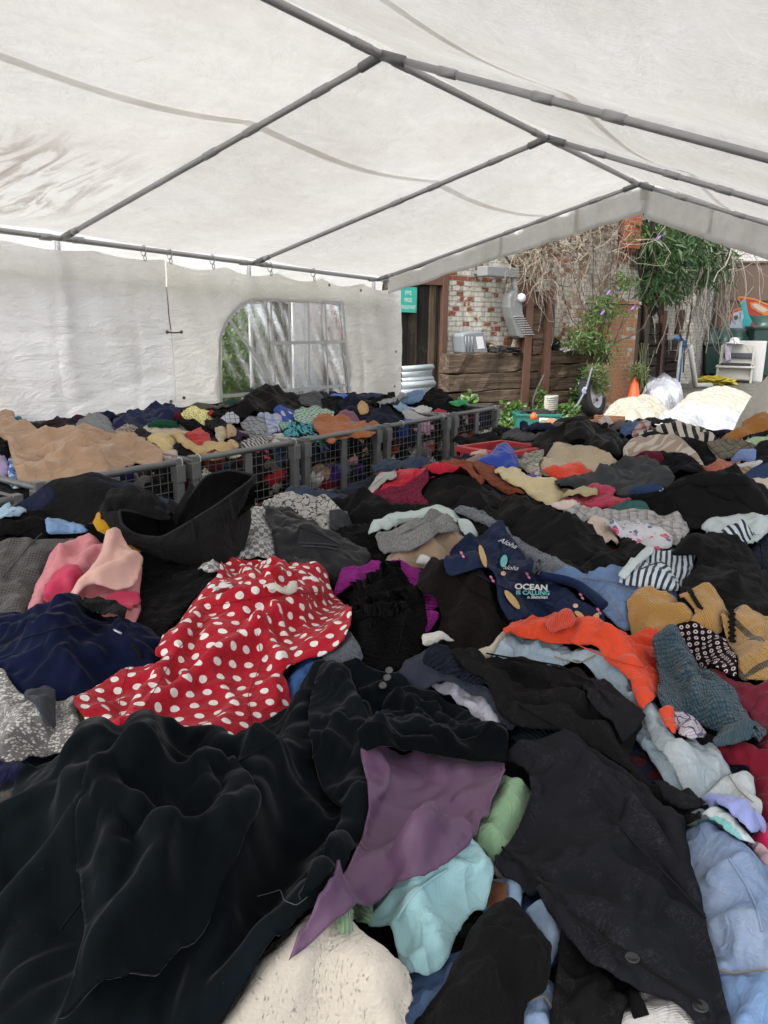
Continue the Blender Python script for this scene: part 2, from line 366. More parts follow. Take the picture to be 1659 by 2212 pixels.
# ================================================================ fabrics
_fc = {}
def fabric(name, col, surf='plain', pat=None, rot=0.0, s=1.0, col2=None, col3=None):
    key = (name, col, surf, pat, rot, s, col2)
    if key in _fc: return _fc[key]
    t = NT(name); v = t.uv(rot); lin = lambda c_: tuple(x*(1-.24*max(srgb(c_))) for x in srgb(c_)) if max(c_) > 1 else c_
    a = lin(col); b = lin(col2) if col2 else tuple(x*.5 for x in a); d = lin(col3) if col3 else b
    sp = t.n('SeparateXYZ', v); U, W = sp.outputs[0], sp.outputs[1]
    c = a; hp = None
    def band(x, per, duty):  # 1 inside a stripe
        return t.math('LESS_THAN', t.math('FRACT', t.math('DIVIDE', x, per)), duty)
    if pat == 'dots':
        vo = t.n('TexVoronoi', Vector=t.uv(rot+.78), Scale=1/s, Randomness=.0); c = t.mix(t.math('LESS_THAN', vo.outputs['Distance'], .245), a, b)
    elif pat == 'rings':
        vo = t.n('TexVoronoi', Vector=t.uv(rot+.78), Scale=1/s, Randomness=.0); dd = vo.outputs['Distance']
        c = t.mix(t.math('LESS_THAN', dd, .30), a, b); c = t.mix(t.math('LESS_THAN', dd, .13), c, d)
    elif pat == 'stripes': c = t.mix(band(U, s, .45), a, b)
    elif pat == 'wstripes':
        n = t.noise(v, 5, 2); c = t.mix(band(t.math('ADD', U, t.math('MULTIPLY', n, s*2.2)), s, .42), a, b)
    elif pat == 'check':
        k = t.math('ADD', band(U, s, .5), band(W, s, .5)); c = t.mix(t.math('MULTIPLY', k, .5), a, b)
    elif pat == 'plaid':
        k = t.math('ADD', t.math('MULTIPLY', band(U, s, .35), .5), t.math('MULTIPLY', band(W, s, .35), .5)); c = t.mix(k, a, b)
        fine = t.math('MULTIPLY', band(t.math('ADD', U, W), s*.09, .5), .45); c = t.mix(fine, c, b)
        c = t.mix(t.math('MULTIPLY', t.math('MAXIMUM', band(U, s*2, .05), band(W, s*2, .05)), .8), c, d)
    elif pat == 'windowpane': c = t.mix(t.math('MAXIMUM', band(U, s, .1), band(W, s, .1)), a, b)
    elif pat == 'houndstooth':
        n = t.n('TexNoise', Vector=v, Scale=2.2/s, Detail=1, Distortion=.5).outputs[0]
        ck = t.n('TexChecker', Vector=t.n('VectorMath', v, t.n('CombineXYZ', t.math('MULTIPLY', n, s*.5), t.math('MULTIPLY', n, s*.7), 0), operation='ADD').outputs[0], Scale=1/s, Color1=(*a, 1), Color2=(*b, 1)); c = ck.outputs[0]
        c = t.mix(t.math('MULTIPLY', band(t.math('ADD', U, W), s*.5, .35), .8), c, b)
    elif pat == 'tweed':
        vo = t.n('TexVoronoi', Vector=t.uv(rot, (1, 1.6, 1)), Scale=1/s, Randomness=1.0); sc_ = t.n('SeparateColor', vo.outputs['Color']).outputs[0]
        c = t.mix(t.math('GREATER_THAN', vo.outputs['Distance'], .46), t.ramp(sc_, [(0, b), (.30, b), (.34, a), (1, a)]), b); hp = vo.outputs['Distance']
    elif pat == 'flowers':
        v1 = t.n('TexVoronoi', Vector=v, Scale=1/s, Randomness=1); v2 = t.n('TexVoronoi', Vector=v, Scale=2.6/s, Randomness=1)
        r2 = t.n('SeparateColor', v2.outputs['Color']).outputs[0]
        base = t.mix(t.math('GREATER_THAN', r2, .62), a, d); base = t.mix(t.math('GREATER_THAN', v2.outputs['Distance'], .42), base, a)
        pet = t.math('ADD', v1.outputs['Distance'], t.math('MULTIPLY', t.noise(v, 7/s, 3, .6), .22))
        fl = t.ramp(pet, [(.28, b), (.34, tuple(min(1, x*1.5+.15) for x in b)), (.40, b), (.46, b)])
        pick = t.math('MULTIPLY', t.math('LESS_THAN', pet, .44), t.math('GREATER_THAN', t.n('SeparateColor', v1.outputs['Color']).outputs[1], .35)); c = t.mix(pick, base, fl)
    elif pat == 'leaves':
        vo = t.n('TexVoronoi', Vector=t.n('VectorMath', v, t.n('VectorMath', t.n('TexNoise', Vector=v, Scale=1.6/s).outputs[1], (s*.9,)*3, operation='MULTIPLY').outputs[0], operation='ADD').outputs[0], Scale=1/s, feature='DISTANCE_TO_EDGE')
        ln = t.math('LESS_THAN', vo.outputs[0], .05); c = t.mix(ln, t.mix(t.math('LESS_THAN', t.math('FRACT', t.math('MULTIPLY', t.math('ADD', U, t.math('MULTIPLY', W, .6)), 6/s)), .12), a, b), b)
    elif pat == 'splash':
        n = t.noise(v, 1/s, 3, .6, 1.5); c = t.ramp(n, [(.44, a), (.48, b), (.56, b), (.60, d)], 'LINEAR')
    elif pat == 'specks':
        vo = t.n('TexVoronoi', Vector=v, Scale=1/s, Randomness=1); c = t.mix(t.math('LESS_THAN', vo.outputs['Distance'], .22), a, b)
    elif pat == 'zebra':
        wv = t.n('TexNoise', Vector=t.uv(rot, (1, .3, 1)), Scale=1/s, Detail=2, Distortion=1.0).outputs[0]
        c = t.mix(t.ramp(t.math('FRACT', t.math('MULTIPLY', wv, 5)), [(.42, (0, 0, 0)), (.46, (1, 1, 1)), (.90, (1, 1, 1)), (.95, (0, 0, 0))]), a, b)
    elif pat == 'marl':
        n = t.noise(t.uv(rot, (1, .35, 1)), 260, 2, .6); c = t.mix(t.ramp(n, [(.4, (0, 0, 0)), (.6, (1, 1, 1))]), a, b)
    # slight uneven dye and lint
    n = t.noise(v, 7, 4, .6); c = t.mix(1.0, c, t.ramp(n, [(.3, (.86, .86, .86)), (.7, (1, 1, 1))]), 'MULTIPLY')
    wv = t.n('VectorMath', v, (1, 1, 1), operation='MULTIPLY').outputs[0]
    wr = t.noise(t.uv(rot+.3, (1, .45, 1)), 26, 4, .6, .8)        # small creases
    kw = {}; rough = .88; spec = .25
    cr1 = t.math('POWER', t.math('SUBTRACT', 1, t.math('ABSOLUTE', t.math('SUBTRACT', t.math('MULTIPLY', t.noise(v, 6.5, 2, .5, .8), 2), 1))), 6); cr2 = t.math('POWER', t.math('SUBTRACT', 1, t.math('ABSOLUTE', t.math('SUBTRACT', t.math('MULTIPLY', t.noise(t.uv(rot+.9), 15, 2, .5, .9), 2), 1))), 7)
    nor = t.bump(wr, .38, .010, t.bump(t.math('ADD', cr1, t.math('MULTIPLY', cr2, .5)), .42, .012))
    weave = t.math('MULTIPLY', t.math('SINE', t.math('MULTIPLY', U, 2400)), t.math('SINE', t.math('MULTIPLY', W, 2400)))
    if surf == 'plain':
        nor = t.bump(t.noise(v, 420, 2), .18, .0015, nor); kw = dict(Sheen_Weight=.12, Sheen_Roughness=.5)
    elif surf == 'wool':
        nor = t.bump(t.noise(v, 230, 4, .7), .5, .003, nor); kw = dict(Sheen_Weight=.25, Sheen_Roughness=.55); rough = 1
        c = t.mix(t.math('MULTIPLY', t.noise(v, 300, 3, .7), .35), c, tuple(min(1, x*1.5+.01) for x in a))
    elif surf == 'velvet':
        n2 = t.noise(t.uv(rot, (1, .6, 1)), 11, 4, .6, 1.0)
        c = t.mix(t.ramp(n2, [(.35, (0, 0, 0)), (.75, (1, 1, 1))]), c, tuple(x*1.7 for x in a))
        lint = t.math('GREATER_THAN', t.noise(v, 330, 1), .79); c = t.mix(t.math('MULTIPLY', lint, .5), c, (.10, .11, .11))
        nor = t.bump(t.noise(v, 500, 2), .25, .002, t.bump(wr, .12, .008)); kw = dict(Sheen_Weight=.15, Sheen_Roughness=.32, Sheen_Tint=(.66, .68, .70, 1)); rough = 1; spec = .08
    elif surf == 'satin':
        nor = t.bump(t.noise(t.uv(rot, (1, .25, 1)), 22, 4, .6, .6), .18, .01); rough = .42; spec = .45; kw = dict(Sheen_Weight=.2, Sheen_Roughness=.3)
    elif surf == 'nylon':
        nor = t.bump(t.noise(v, 48, 4, .6, .8), .35, .008); rough = .55; spec = .35
    elif surf == 'quilt':
        q = t.math('POWER', t.math('ABSOLUTE', t.math('SINE', t.math('MULTIPLY', W, math.pi/.11))), .45)
        nor = t.bump(t.noise(v, 40, 4, .6, .8), .4, .008, t.bump(q, .9, .016)); rough = .62; spec = .28
    elif surf == 'rib':
        q = t.math('SINE', t.math('MULTIPLY', U, 2*math.pi/.0050)); c = t.mix(t.ramp(q, [(.1, (.45, .45, .45)), (.6, (0, 0, 0))]), c, tuple(x*.45 for x in a))
        nor = t.bump(t.noise(v, 300, 3), .3, .002, t.bump(q, .55, .0025, nor)); kw = dict(Sheen_Weight=.3, Sheen_Roughness=.6); rough = 1
    elif surf == 'finerib':
        q = t.math('SINE', t.math('MULTIPLY', U, 2*math.pi/.0024)); nor = t.bump(q, .35, .0015, nor); kw = dict(Sheen_Weight=.15); rough = .95
    elif surf == 'cable':
        br = t.n('TexVoronoi', Vector=t.uv(rot, (1, .62, 1)), Scale=170, Randomness=.3); q = br.outputs['Distance']
        c = t.mix(t.ramp(q, [(.25, (0, 0, 0)), (.6, (.85, .85, .85))]), c, tuple(x*.35 for x in a)); nor = t.bump(t.math('SUBTRACT', 1, q), 1.0, .009, nor); kw = dict(Sheen_Weight=.3); rough = 1
    elif surf == 'smock':
        q = t.math('SINE', t.math('MULTIPLY', W, 2*math.pi/.010)); q2 = t.math('SINE', t.math('MULTIPLY', U, 2*math.pi/.004)); nor = t.bump(t.math('ADD', q, t.math('MULTIPLY', q2, .35)), 1, .004, nor)
    elif surf == 'denim':
        tw = t.math('SINE', t.math('MULTIPLY', t.math('ADD', U, t.math('MULTIPLY', W, .7)), 2600)); fade = t.ramp(t.noise(v, 6, 5, .65, .5), [(.35, (0, 0, 0)), (.7, (1, 1, 1))])
        c = t.mix(t.math('MULTIPLY', fade, .75), c, b if col2 else tuple(min(.8, x*1.6+.05) for x in a))
        slub = t.noise(t.uv(rot+.6, (1, .3, 1)), 420, 3, .7); c = t.mix(t.ramp(slub, [(.4, (0, 0, 0)), (.62, (.15, .15, .15))]), c, tuple(min(.8, x*1.9+.06) for x in a))
        nor = t.bump(t.noise(v, 380, 3, .7), .4, .002, nor); rough = .95
    elif surf == 'fur':
        vo = t.n('TexVoronoi', Vector=t.n('VectorMath', v, t.n('VectorMath', t.n('TexNoise', Vector=v, Scale=60).outputs[1], (.012,)*3, operation='MULTIPLY').outputs[0], operation='ADD').outputs[0], Scale=230*s, feature='SMOOTH_F1'); q = vo.outputs['Distance']
        c = t.mix(t.ramp(q, [(.2, (0, 0, 0)), (.75, (.25, .25, .25))]), c, tuple(x*.7 for x in a)); nor = t.bump(t.math('SUBTRACT', 1, q), .3, .0025, t.bump(t.noise(v, 240, 4, .7), .5, .003)); kw = dict(Sheen_Weight=.35, Sheen_Roughness=.6); rough = 1
    elif surf == 'lace':
        vo = t.n('TexVoronoi', Vector=v, Scale=70, feature='DISTANCE_TO_EDGE'); q = vo.outputs[0]; c = t.mix(t.ramp(q, [(.05, (0, 0, 0)), (.25, (.8, .8, .8))]), tuple(min(1, x*1.7) for x in a), tuple(x*.5 for x in a)); nor = t.bump(q, -.8, .004, nor)
    elif surf == 'jacquard':
        n3 = t.noise(v, 38, 3, .6, 2.5); wv_ = t.math('ABSOLUTE', t.math('SUBTRACT', n3, .5)); cl = t.math('GREATER_THAN', t.noise(v, 17, 2), .50)
        ln = t.math('MULTIPLY', t.math('LESS_THAN', wv_, .018), cl); nor = t.bump(t.noise(v, 420, 2), .18, .0015, t.bump(ln, .6, .002, t.bump(wr, .12, .008)))
        c = t.mix(t.math('MULTIPLY', ln, .55), c, tuple(x*2.2+.008 for x in a)); rough = .75; spec = .3
    lum_ = sum(a)/3; ks = min(1, .12+lum_*5)
    if surf != 'velvet':
        if 'Sheen_Weight' in kw: kw['Sheen_Weight'] *= ks
        spec *= min(1, .18+lum_*4)
    if hp is not None: nor = t.bump(hp, -.8, .004, nor)
    _fc[key] = t.done(c, rough, spec, 0, nor, **kw); return _fc[key]
# cloth colours are what the cloth itself has
BLK, BLK2, CHAR = (.0065, .0065, .0072), (.009, .0085, .009), (.022, .023, .025)
NAVY, DNAVY = (.010, .014, .040), (.008, .010, .022)
F_ = fabric
tt = NT('mixed_old_clothes'); vo = tt.n('TexVoronoi', Vector=tt.n('VectorMath', tt.obj(), tt.n('TexNoise', Vector=tt.obj(), Scale=5).outputs[1], operation='ADD').outputs[0], Scale=5.5)
cc = tt.ramp(tt.n('SeparateColor', vo.outputs['Color']).outputs[0], [(0, BLK), (.3, NAVY), (.5, CHAR), (.62, (.05, .012, .016)), (.75, BLK2), (.88, (.03, .05, .09)), (.95, (.10, .09, .08))], 'CONSTANT')
nn = tt.bump(tt.noise(tt.obj(), 14, 5, .6, 1), .9, .03); M_MIX = tt.done(cc, .95, .2, 0, nn)
# ================================================================ cloth engine
HX0, HY0, HR = -5.2, -.8, .01
HNX, HNY = 680, 920
gx = HX0+HR*np.arange(HNX); gy = HY0+HR*np.arange(HNY); GX, GY = np.meshgrid(gx, gy)
def sst(a, b, x): t = np.clip((x-a)/(b-a), 0, 1); return t*t*(3-2*t)
def blur(A, r):
    for ax in (0, 1):
        for _ in range(2):
            P = np.pad(A, [(r+1, r) if k == ax else (0, 0) for k in (0, 1)], mode='edge'); Cm = np.cumsum(P, axis=ax); n = 2*r+1
            A = (Cm[n:]-Cm[:-n])/n if ax == 0 else (Cm[:, n:]-Cm[:, :-n])/n
    return A
def bil(H, x, y):
    fx = np.clip((x-HX0)/HR, 0, HNX-1.001); fy = np.clip((y-HY0)/HR, 0, HNY-1.001); i = fx.astype(int); j = fy.astype(int); u = fx-i; v_ = fy-j
    return (H[j, i]*(1-u)+H[j, i+1]*u)*(1-v_)+(H[j+1, i]*(1-u)+H[j+1, i+1]*u)*v_
H = np.zeros((HNY, HNX))
# the main heap and the row of filled cages
m1 = sst(-2.62, -2.42, GX-.0*GY)*(1-sst(6.5, 6.75, GY))
H = np.maximum(H, .80*m1)
m2 = sst(-5.2, -5.1, GX)*(1-sst(-3.17, -3.13, GX))*sst(.1, .14, GY)*(1-sst(6.02, 6.06, GY))
H = np.maximum(H, (.86+.07*np.sin(np.clip((-3.13-GX)/1.9, 0, 1)*math.pi*.6))*m2)
BUMPS = [  # x, y in the photograph on the level top of the heap, height, radius (m)
    (20, 1150, .17, .42), (150, 1170, .12, .4), (330, 1160, .13, .40), (520, 1350, .06, .30), (330, 1760, .06, .22), (640, 1160, .05, .2),
    (980, 1080, .12, .20), (1190, 1150, .09, .22), (1240, 960, .24, .30), (1450, 960, .16, .35), (1560, 1090, .15, .28),
    (1500, 1220, .07, .20), (1200, 1560, .04, .22), (1650, 960, .15, .3), (950, 1300, .05, .18), (1560, 1350, .05, .2)]
for px, py, dz, r in BUMPS:
    p = at(px, py, Z=.85); H += dz*np.exp(-((GX-p[0])**2+(GY-p[1])**2)/(2*(r*.6)**2))*m1
for px, py, dz, r in [(230, 900, .03, .25), (560, 880, .03, .3), (780, 860, .06, .4), (930, 870, .04, .3)]:
    p = at(px, py, Z=.95); H += dz*np.exp(-((GX-p[0])**2+(GY-p[1])**2)/(2*(r*.6)**2))*m2
H += .010*np.sin(GX*9+1)*np.sin(GY*7)*(m1+m2)
H0 = H.copy()
HB = blur(H, 4)
REG = ['heap']; M_CAGE = (GX < -2.95); FALL = {'heap': .80, 'cage': .86, 'free': 0}
def region(A):
    r = REG[0]
    if r == 'free': return A
    return np.maximum(np.where(M_CAGE if r == 'cage' else ~M_CAGE, A, -9), FALL[r])
def hit(pts, lift=0.0, Hh=None):
    """where the sight lines through these points meet the heap"""
    Hh = region(HB if Hh is None else Hh)
    D = np.array([ray(x, y) for x, y in pts]); D /= np.linalg.norm(D, axis=1)[:, None]
    T = np.geomspace(.35, 13, 700); out = []
    Z = EYE[2]+D[:, 2:3]*T; X = D[:, :1]*T; Y = D[:, 1:2]*T
    hh = bil(Hh, X.ravel(), Y.ravel()).reshape(X.shape)+lift
    below = Z < hh; k = np.argmax(below, 1); k = np.where(below.any(1), k, len(T)-1); k = np.maximum(k, 1)
    r = np.arange(len(D)); a = (Z-hh)[r, k-1]; b = (Z-hh)[r, k]; f = np.clip(a/(a-b+1e-9), 0, 1); t = T[k-1]*(1-f)+T[k]*f
    return EYE+D*t[:, None]
def chaikin(P, n=1, q=.14):
    P = np.asarray(P, float)
    for _ in range(n):
        N = np.roll(P, -1, 0); P = np.stack([P*(1-q)+N*q, P*q+N*(1-q)], 1).reshape(-1, 2)
    return P
def densify(P, s):
    out = []
    for a, b in zip(P, np.roll(P, -1, 0)):
        n = max(1, int(np.ceil(np.linalg.norm(b-a)/s)))
        out += [a+(b-a)*i/n for i in range(n)]
    return np.array(out)
def inpoly(P, x, y):
    ins = np.zeros(len(x), bool); n = len(P)
    for i in range(n):
        x1, y1 = P[i]; x2, y2 = P[(i+1) % n]
        if y1 == y2: continue
        c = ((y1 > y) != (y2 > y)) & (x < (x2-x1)*(y-y1)/(y2-y1)+x1); ins ^= c
    return ins
def segdist(P, x, y):
    d = np.full(len(x), 1e9); q = np.stack([x, y], 1)
    for a, b in zip(P, np.roll(P, -1, 0)):
        ab = b-a; t = np.clip(((q-a)@ab)/(ab@ab+1e-12), 0, 1); d = np.minimum(d, np.linalg.norm(q-a-t[:, None]*ab, axis=1))
    return d
def wnoise(x, y, s, seed):
    r = np.random.default_rng(seed); o = np.zeros_like(x)
    for k in range(7):
        a = r.uniform(0, 6.28); f = s*r.uniform(.5, 1.6); o += np.sin((x*math.cos(a)+y*math.sin(a))*f+r.uniform(0, 6.28))
    return o/7*1.9
def acc(n, I, W): return np.stack([np.bincount(I, W[:, k], n) for k in range(3)], 1)
def simulate(P, F, uvw, c, dirv, seed, it, isb, pinb, Hc, kb=.8, S=0):
    n = len(P); E = np.vstack([F[:, [0, 1]], F[:, [1, 2]], F[:, [2, 0]]]); opp = np.concatenate([F[:, 2], F[:, 0], F[:, 1]])
    Es = np.sort(E, 1); key = Es[:, 0]*n+Es[:, 1]; o = np.argsort(key, kind='stable'); key = key[o]; Es = Es[o]; opp = opp[o]
    first = np.r_[True, key[1:] != key[:-1]]; Eu = Es[first]; idx = np.nonzero(~first)[0]; B = np.stack([opp[idx-1], opp[idx]], 1)
    def rest(E_, base):
        d = base[E_[:, 1]]-base[E_[:, 0]]; l = np.linalg.norm(d, axis=1)
        dd = d[:, :2]/(np.linalg.norm(d[:, :2], axis=1)[:, None]+1e-9); per = 1-(dd@dirv)**2
        mid = (base[E_[:, 1]]+base[E_[:, 0]])/2
        loc = 1+.8*wnoise(mid[:, 0], mid[:, 1], 9, seed+5)
        return l*(1+c*(.30+.70*per)*np.clip(loc, .25, 1.9))
    base = uvw; L = rest(Eu, base); LB = rest(B, base)
    i, j = Eu.T; bi, bj = B.T; deg = np.bincount(i, minlength=n)+np.bincount(j, minlength=n); db = np.bincount(bi, minlength=n)+np.bincount(bj, minlength=n)
    deg = np.maximum(deg, 1)[:, None]; db = np.maximum(db, 1)[:, None]
    T = P[:, :2].copy(); Q = P.copy()
    for k in range(it):
        v = (P-Q)*.93; Q = P.copy(); P = P+v; P[:, 2] -= .00045
        for _ in range(2):
            d = P[j]-P[i]; l = np.linalg.norm(d, axis=1)+1e-9; w_ = (d*((l-L)/l*.5)[:, None]); P = P+(acc(n, i, w_)-acc(n, j, w_))/deg*2.2
            d = P[bj]-P[bi]; l = np.linalg.norm(d, axis=1)+1e-9; s = np.minimum(l-LB, 0)/l*.5*kb; w_ = d*s[:, None]; P = P+(acc(n, bi, w_)-acc(n, bj, w_))/db*2
        P[isb, :2] = P[isb, :2]*(1-pinb)+T[isb]*pinb
        hz = bil(Hc, P[:, 0], P[:, 1])+S; u = P[:, 2] < hz
        P[u, 2] = hz[u]; Q[u] = Q[u]*.5+P[u]*.5
    for _ in range(1):
        a = (acc(n, i, P[j])+acc(n, j, P[i]))/deg; P[~isb] = P[~isb]*.7+a[~isb]*.3
    hz = bil(Hc, P[:, 0], P[:, 1])+S*.8; P[:, 2] = np.maximum(P[:, 2], hz)
    return P
def stamp(P, F):
    global H, HB
    A, Bv, Cc = P[F[:, 0]], P[F[:, 1]], P[F[:, 2]]; K = 6
    for a in range(K+1):
        for b in range(K+1-a):
            u, v_ = a/K, b/K; q = A*(1-u-v_)+Bv*u+Cc*v_
            ix = np.clip(np.round((q[:, 0]-HX0)/HR).astype(int), 0, HNX-1); iy = np.clip(np.round((q[:, 1]-HY0)/HR).astype(int), 0, HNY-1)
            np.maximum.at(H, (iy, ix), q[:, 2])
    HB = blur(H, 3)
GARM = {}; NG = [0]; LAST = [0]*5
def garment(name, label, cat, poly, mat, fold=None, c=.08, lam=None, amp=None, loft=.02, lift=None, thick=.003, h=None, it=45, group='clothes heaped on the long pile',
            pinb=.5, uvrot=0, smooth=1, fuzz=0, parts=None, rough=0, kb=.8, ridges=(), crumple=1.0, tuft=0, fine=1.0, parent=None, sub=0, under=0.004):
    """fold: direction of the folds in the picture, degrees (0 = to the right, 90 = down)"""
    NG[0] += 1; seed = NG[0]*17+3
    P2 = chaikin(poly, smooth) if smooth else np.array(poly, float)
    if 'cages' in (group or '') and parent is None: P2 = P2.mean(0)+(P2-P2.mean(0))*np.array([1.07, 1.12])
    cg_ = 'cages' in (group or '') and parent is None; ar_ = math.sqrt(max(1, (P2.max(0)-P2.min(0)).prod())); P2 = densify(P2, ar_*.06); jr = np.random.default_rng(seed+5); jt = np.arange(len(P2))/len(P2)*6.283; nr_ = np.roll(P2, -1, 0)-np.roll(P2, 1, 0); nr_ = np.c_[nr_[:, 1], -nr_[:, 0]]/(np.linalg.norm(nr_, axis=1)[:, None]+1e-9)
    if not smooth: jg = 0
    elif 'filling' in (group or ''): jg = .10
    else: jg = .055 if cg_ else .014
    P2 = P2+nr_*(jg*ar_*sum(np.sin(k_*jt+jr.uniform(0, 6.28))/math.sqrt(k_) for k_ in (3, 5, 8, 13)))[:, None]*.7
    if cg_: loft *= .6
    cen = P2.mean(0); lift = (loft*.5+under) if lift is None else lift
    REG[0] = 'cage' if 'cages' in (group or '') else ('heap' if parent is None else REG[0]); W0 = hit(densify(P2, 14 if cen[1] > 1050 else 7), lift)
    dist = float(np.median(np.linalg.norm(W0-EYE, axis=1)))
    h = h or min(.022, max(.0060, .0045*dist))
    R2 = densify(W0[:, :2], h*1.15)
    # drop points that came out too close together
    keep = [0]
    for i in range(1, len(R2)):
        if np.linalg.norm(R2[i]-R2[keep[-1]]) > h*.55: keep.append(i)
    R2 = R2[keep]
    lo, hi = R2.min(0), R2.max(0)
    nx = int((hi[0]-lo[0])/h)+2; nyy = int((hi[1]-lo[1])/(h*.866))+2
    if nx*nyy > 60000: h *= math.sqrt(nx*nyy/60000); nx = int((hi[0]-lo[0])/h)+2; nyy = int((hi[1]-lo[1])/(h*.866))+2
    I, J = np.meshgrid(np.arange(nx), np.arange(nyy)); r = np.random.default_rng(seed)
    x = (lo[0]+(I+.5*(J & 1))*h+r.uniform(-.12, .12, I.shape)*h).ravel(); y = (lo[1]+J*h*.866+r.uniform(-.12, .12, I.shape)*h).ravel()
    k = inpoly(R2, x, y); x, y = x[k], y[k]; k = segdist(R2, x, y) > h*.55; x, y = x[k], y[k]
    nb = len(R2); V_ = [Vector((float(a), float(b))) for a, b in R2]+[Vector((float(a), float(b))) for a, b in zip(x, y)]
    res = delaunay_2d_cdt(V_, [], [list(range(nb))], 1, 1e-5)
    vv = np.array([(q[0], q[1]) for q in res[0]]); F = np.array([f for f in res[2] if len(f) == 3], int)
    if len(F) < 4: print('EMPTY', name); return None
    used = np.unique(F); remap = -np.ones(len(vv), int); remap[used] = np.arange(len(used)); F = remap[F]; vv = vv[used]
    F = F[(F[:, 0] != F[:, 1]) & (F[:, 1] != F[:, 2]) & (F[:, 2] != F[:, 0])]
    a = vv[F[:, 1]]-vv[F[:, 0]]; b = vv[F[:, 2]]-vv[F[:, 0]]; fl = (a[:, 0]*b[:, 1]-a[:, 1]*b[:, 0]) < 0; F[fl] = F[fl][:, ::-1]
    dB = segdist(R2, vv[:, 0], vv[:, 1]); isb = dB < h*.3
    # fold direction on the heap
    Rc = R2-R2.mean(0); ev, evec = np.linalg.eigh(Rc.T@Rc); r0 = np.random.default_rng(seed+77).uniform(-.45, .45); e_ = evec[:, 1]
    if fold is None: dv = np.array([e_[0]*math.cos(r0)-e_[1]*math.sin(r0), e_[0]*math.sin(r0)+e_[1]*math.cos(r0)])
    else:
      A0, A1 = hit([cen, cen+np.array([math.cos(math.radians(fold)), math.sin(math.radians(fold))])*12], lift); dv = (A1-A0)[:2]; dv /= np.linalg.norm(dv)+1e-9
    pv = np.array([-dv[1], dv[0]]); size = math.sqrt(abs(np.sum(a[:, 0]*b[:, 1]-a[:, 1]*b[:, 0]))/2)
    if 'cages' in (group or '') and parent is None and lam is None: lam = max(.05, size*.22); crumple *= 1.5
    lam = min(.15, max(.05, size*.30)) if lam is None else min(lam, size*.7)
    amp = lam*.29 if amp is None else amp; u, w_ = vv@pv, vv@dv
    def octave(l_, ang, sd_, sharp=False):
        c2, s2 = math.cos(ang), math.sin(ang); uu_ = u*c2-w_*s2; ph_ = 2*math.pi*uu_/l_+2.6*wnoise(vv[:, 0], vv[:, 1], 1.9/l_, sd_)+1.0*wnoise(vv[:, 0], vv[:, 1], .8/l_, sd_+1)
        f_ = (1-np.abs(np.sin(ph_/2)))**1.6*1.25 if sharp else np.abs(np.cos(ph_/2)); m_ = np.clip(.5+.75*wnoise(vv[:, 0], vv[:, 1], 2.2/l_, sd_+2), 0, 1.25)
        return np.maximum(0, f_**1.15)*m_
    edge = .30+.70*(1-np.exp(-dB/(lam*.22))); A_ = min(amp*1.1, lam*.32)
    S = A_*octave(lam, 0, seed)+.55*A_*octave(lam*.55, .45, seed+20, True)+fine*.34*A_*octave(lam*.27, -.5, seed+40)+fine*.45*A_*octave(lam*.9, -.8, seed+30, True)
    lc = min(.05, lam*.4); S += crumple*lc*.26*(octave(lc, .9, seed+60)+octave(lc*.8, 2.1, seed+70, True))
    tt_ = np.clip(dB/(size*.42), 0, 1); S = S*edge+.8*loft*(tt_*(2-tt_))*(.75+.45*wnoise(vv[:, 0], vv[:, 1], 3.2/size, seed+80))
    for pts_, hh_, ww_ in ridges:
        L_ = hit(densify(np.array(list(pts_)+[pts_[-1]], float), 8)[:], lift)[:, :2]; dd_ = np.full(len(vv), 9.)
        for q0, q1 in zip(L_[:-1], L_[1:]):
            ab = q1-q0; t_ = np.clip(((vv-q0)@ab)/(ab@ab+1e-9), 0, 1); dd_ = np.minimum(dd_, np.linalg.norm(vv-q0-t_[:, None]*ab, axis=1))
        S += hh_*np.exp(-(dd_/ww_)**2)*(1-np.exp(-dB/(ww_*.5)) if hh_ > 0 else 1)
    S = np.maximum(S, 0)
    Hc = region(np.maximum(HB, H))+under; z0 = bil(Hc, vv[:, 0], vv[:, 1]); hb_ = bil(region(HB), vv[:, 0], vv[:, 1]); base = np.c_[vv, hb_]
    P = np.c_[vv, z0+S+.002]
    P = simulate(P, F, base, c, dv, seed, it, isb, pinb, Hc, kb, S)
    if rough: P[:, 2] += rough*wnoise(vv[:, 0], vv[:, 1], 260, seed+9)*r.uniform(.4, 1, len(P))
    uu0, ww0 = u, w_
    if dist < 2.6 and parent is None and not tuft: P[:, 2] += .0022*(1-np.clip((dB-.012)/.004, 0, 1))*(dB > h*.5)
    Ef = np.unique(np.sort(np.vstack([F[:, [0, 1]], F[:, [1, 2]], F[:, [2, 0]]]), 1), axis=0); Lf = np.linalg.norm(P[Ef[:, 1]]-P[Ef[:, 0]], axis=1); Q2 = np.c_[u, w_, 0*u]; dgf = np.maximum(np.bincount(Ef.ravel(), minlength=len(P)), 1)[:, None]
    for _ in range(140):
        d = Q2[Ef[:, 1]]-Q2[Ef[:, 0]]; l = np.linalg.norm(d, axis=1)+1e-9; g3 = d*((l-Lf)/l*.5)[:, None]; Q2 = Q2+(acc(len(P), Ef[:, 0], g3)-acc(len(P), Ef[:, 1], g3))/dgf*1.9
    u, w_ = Q2[:, 0], Q2[:, 1]
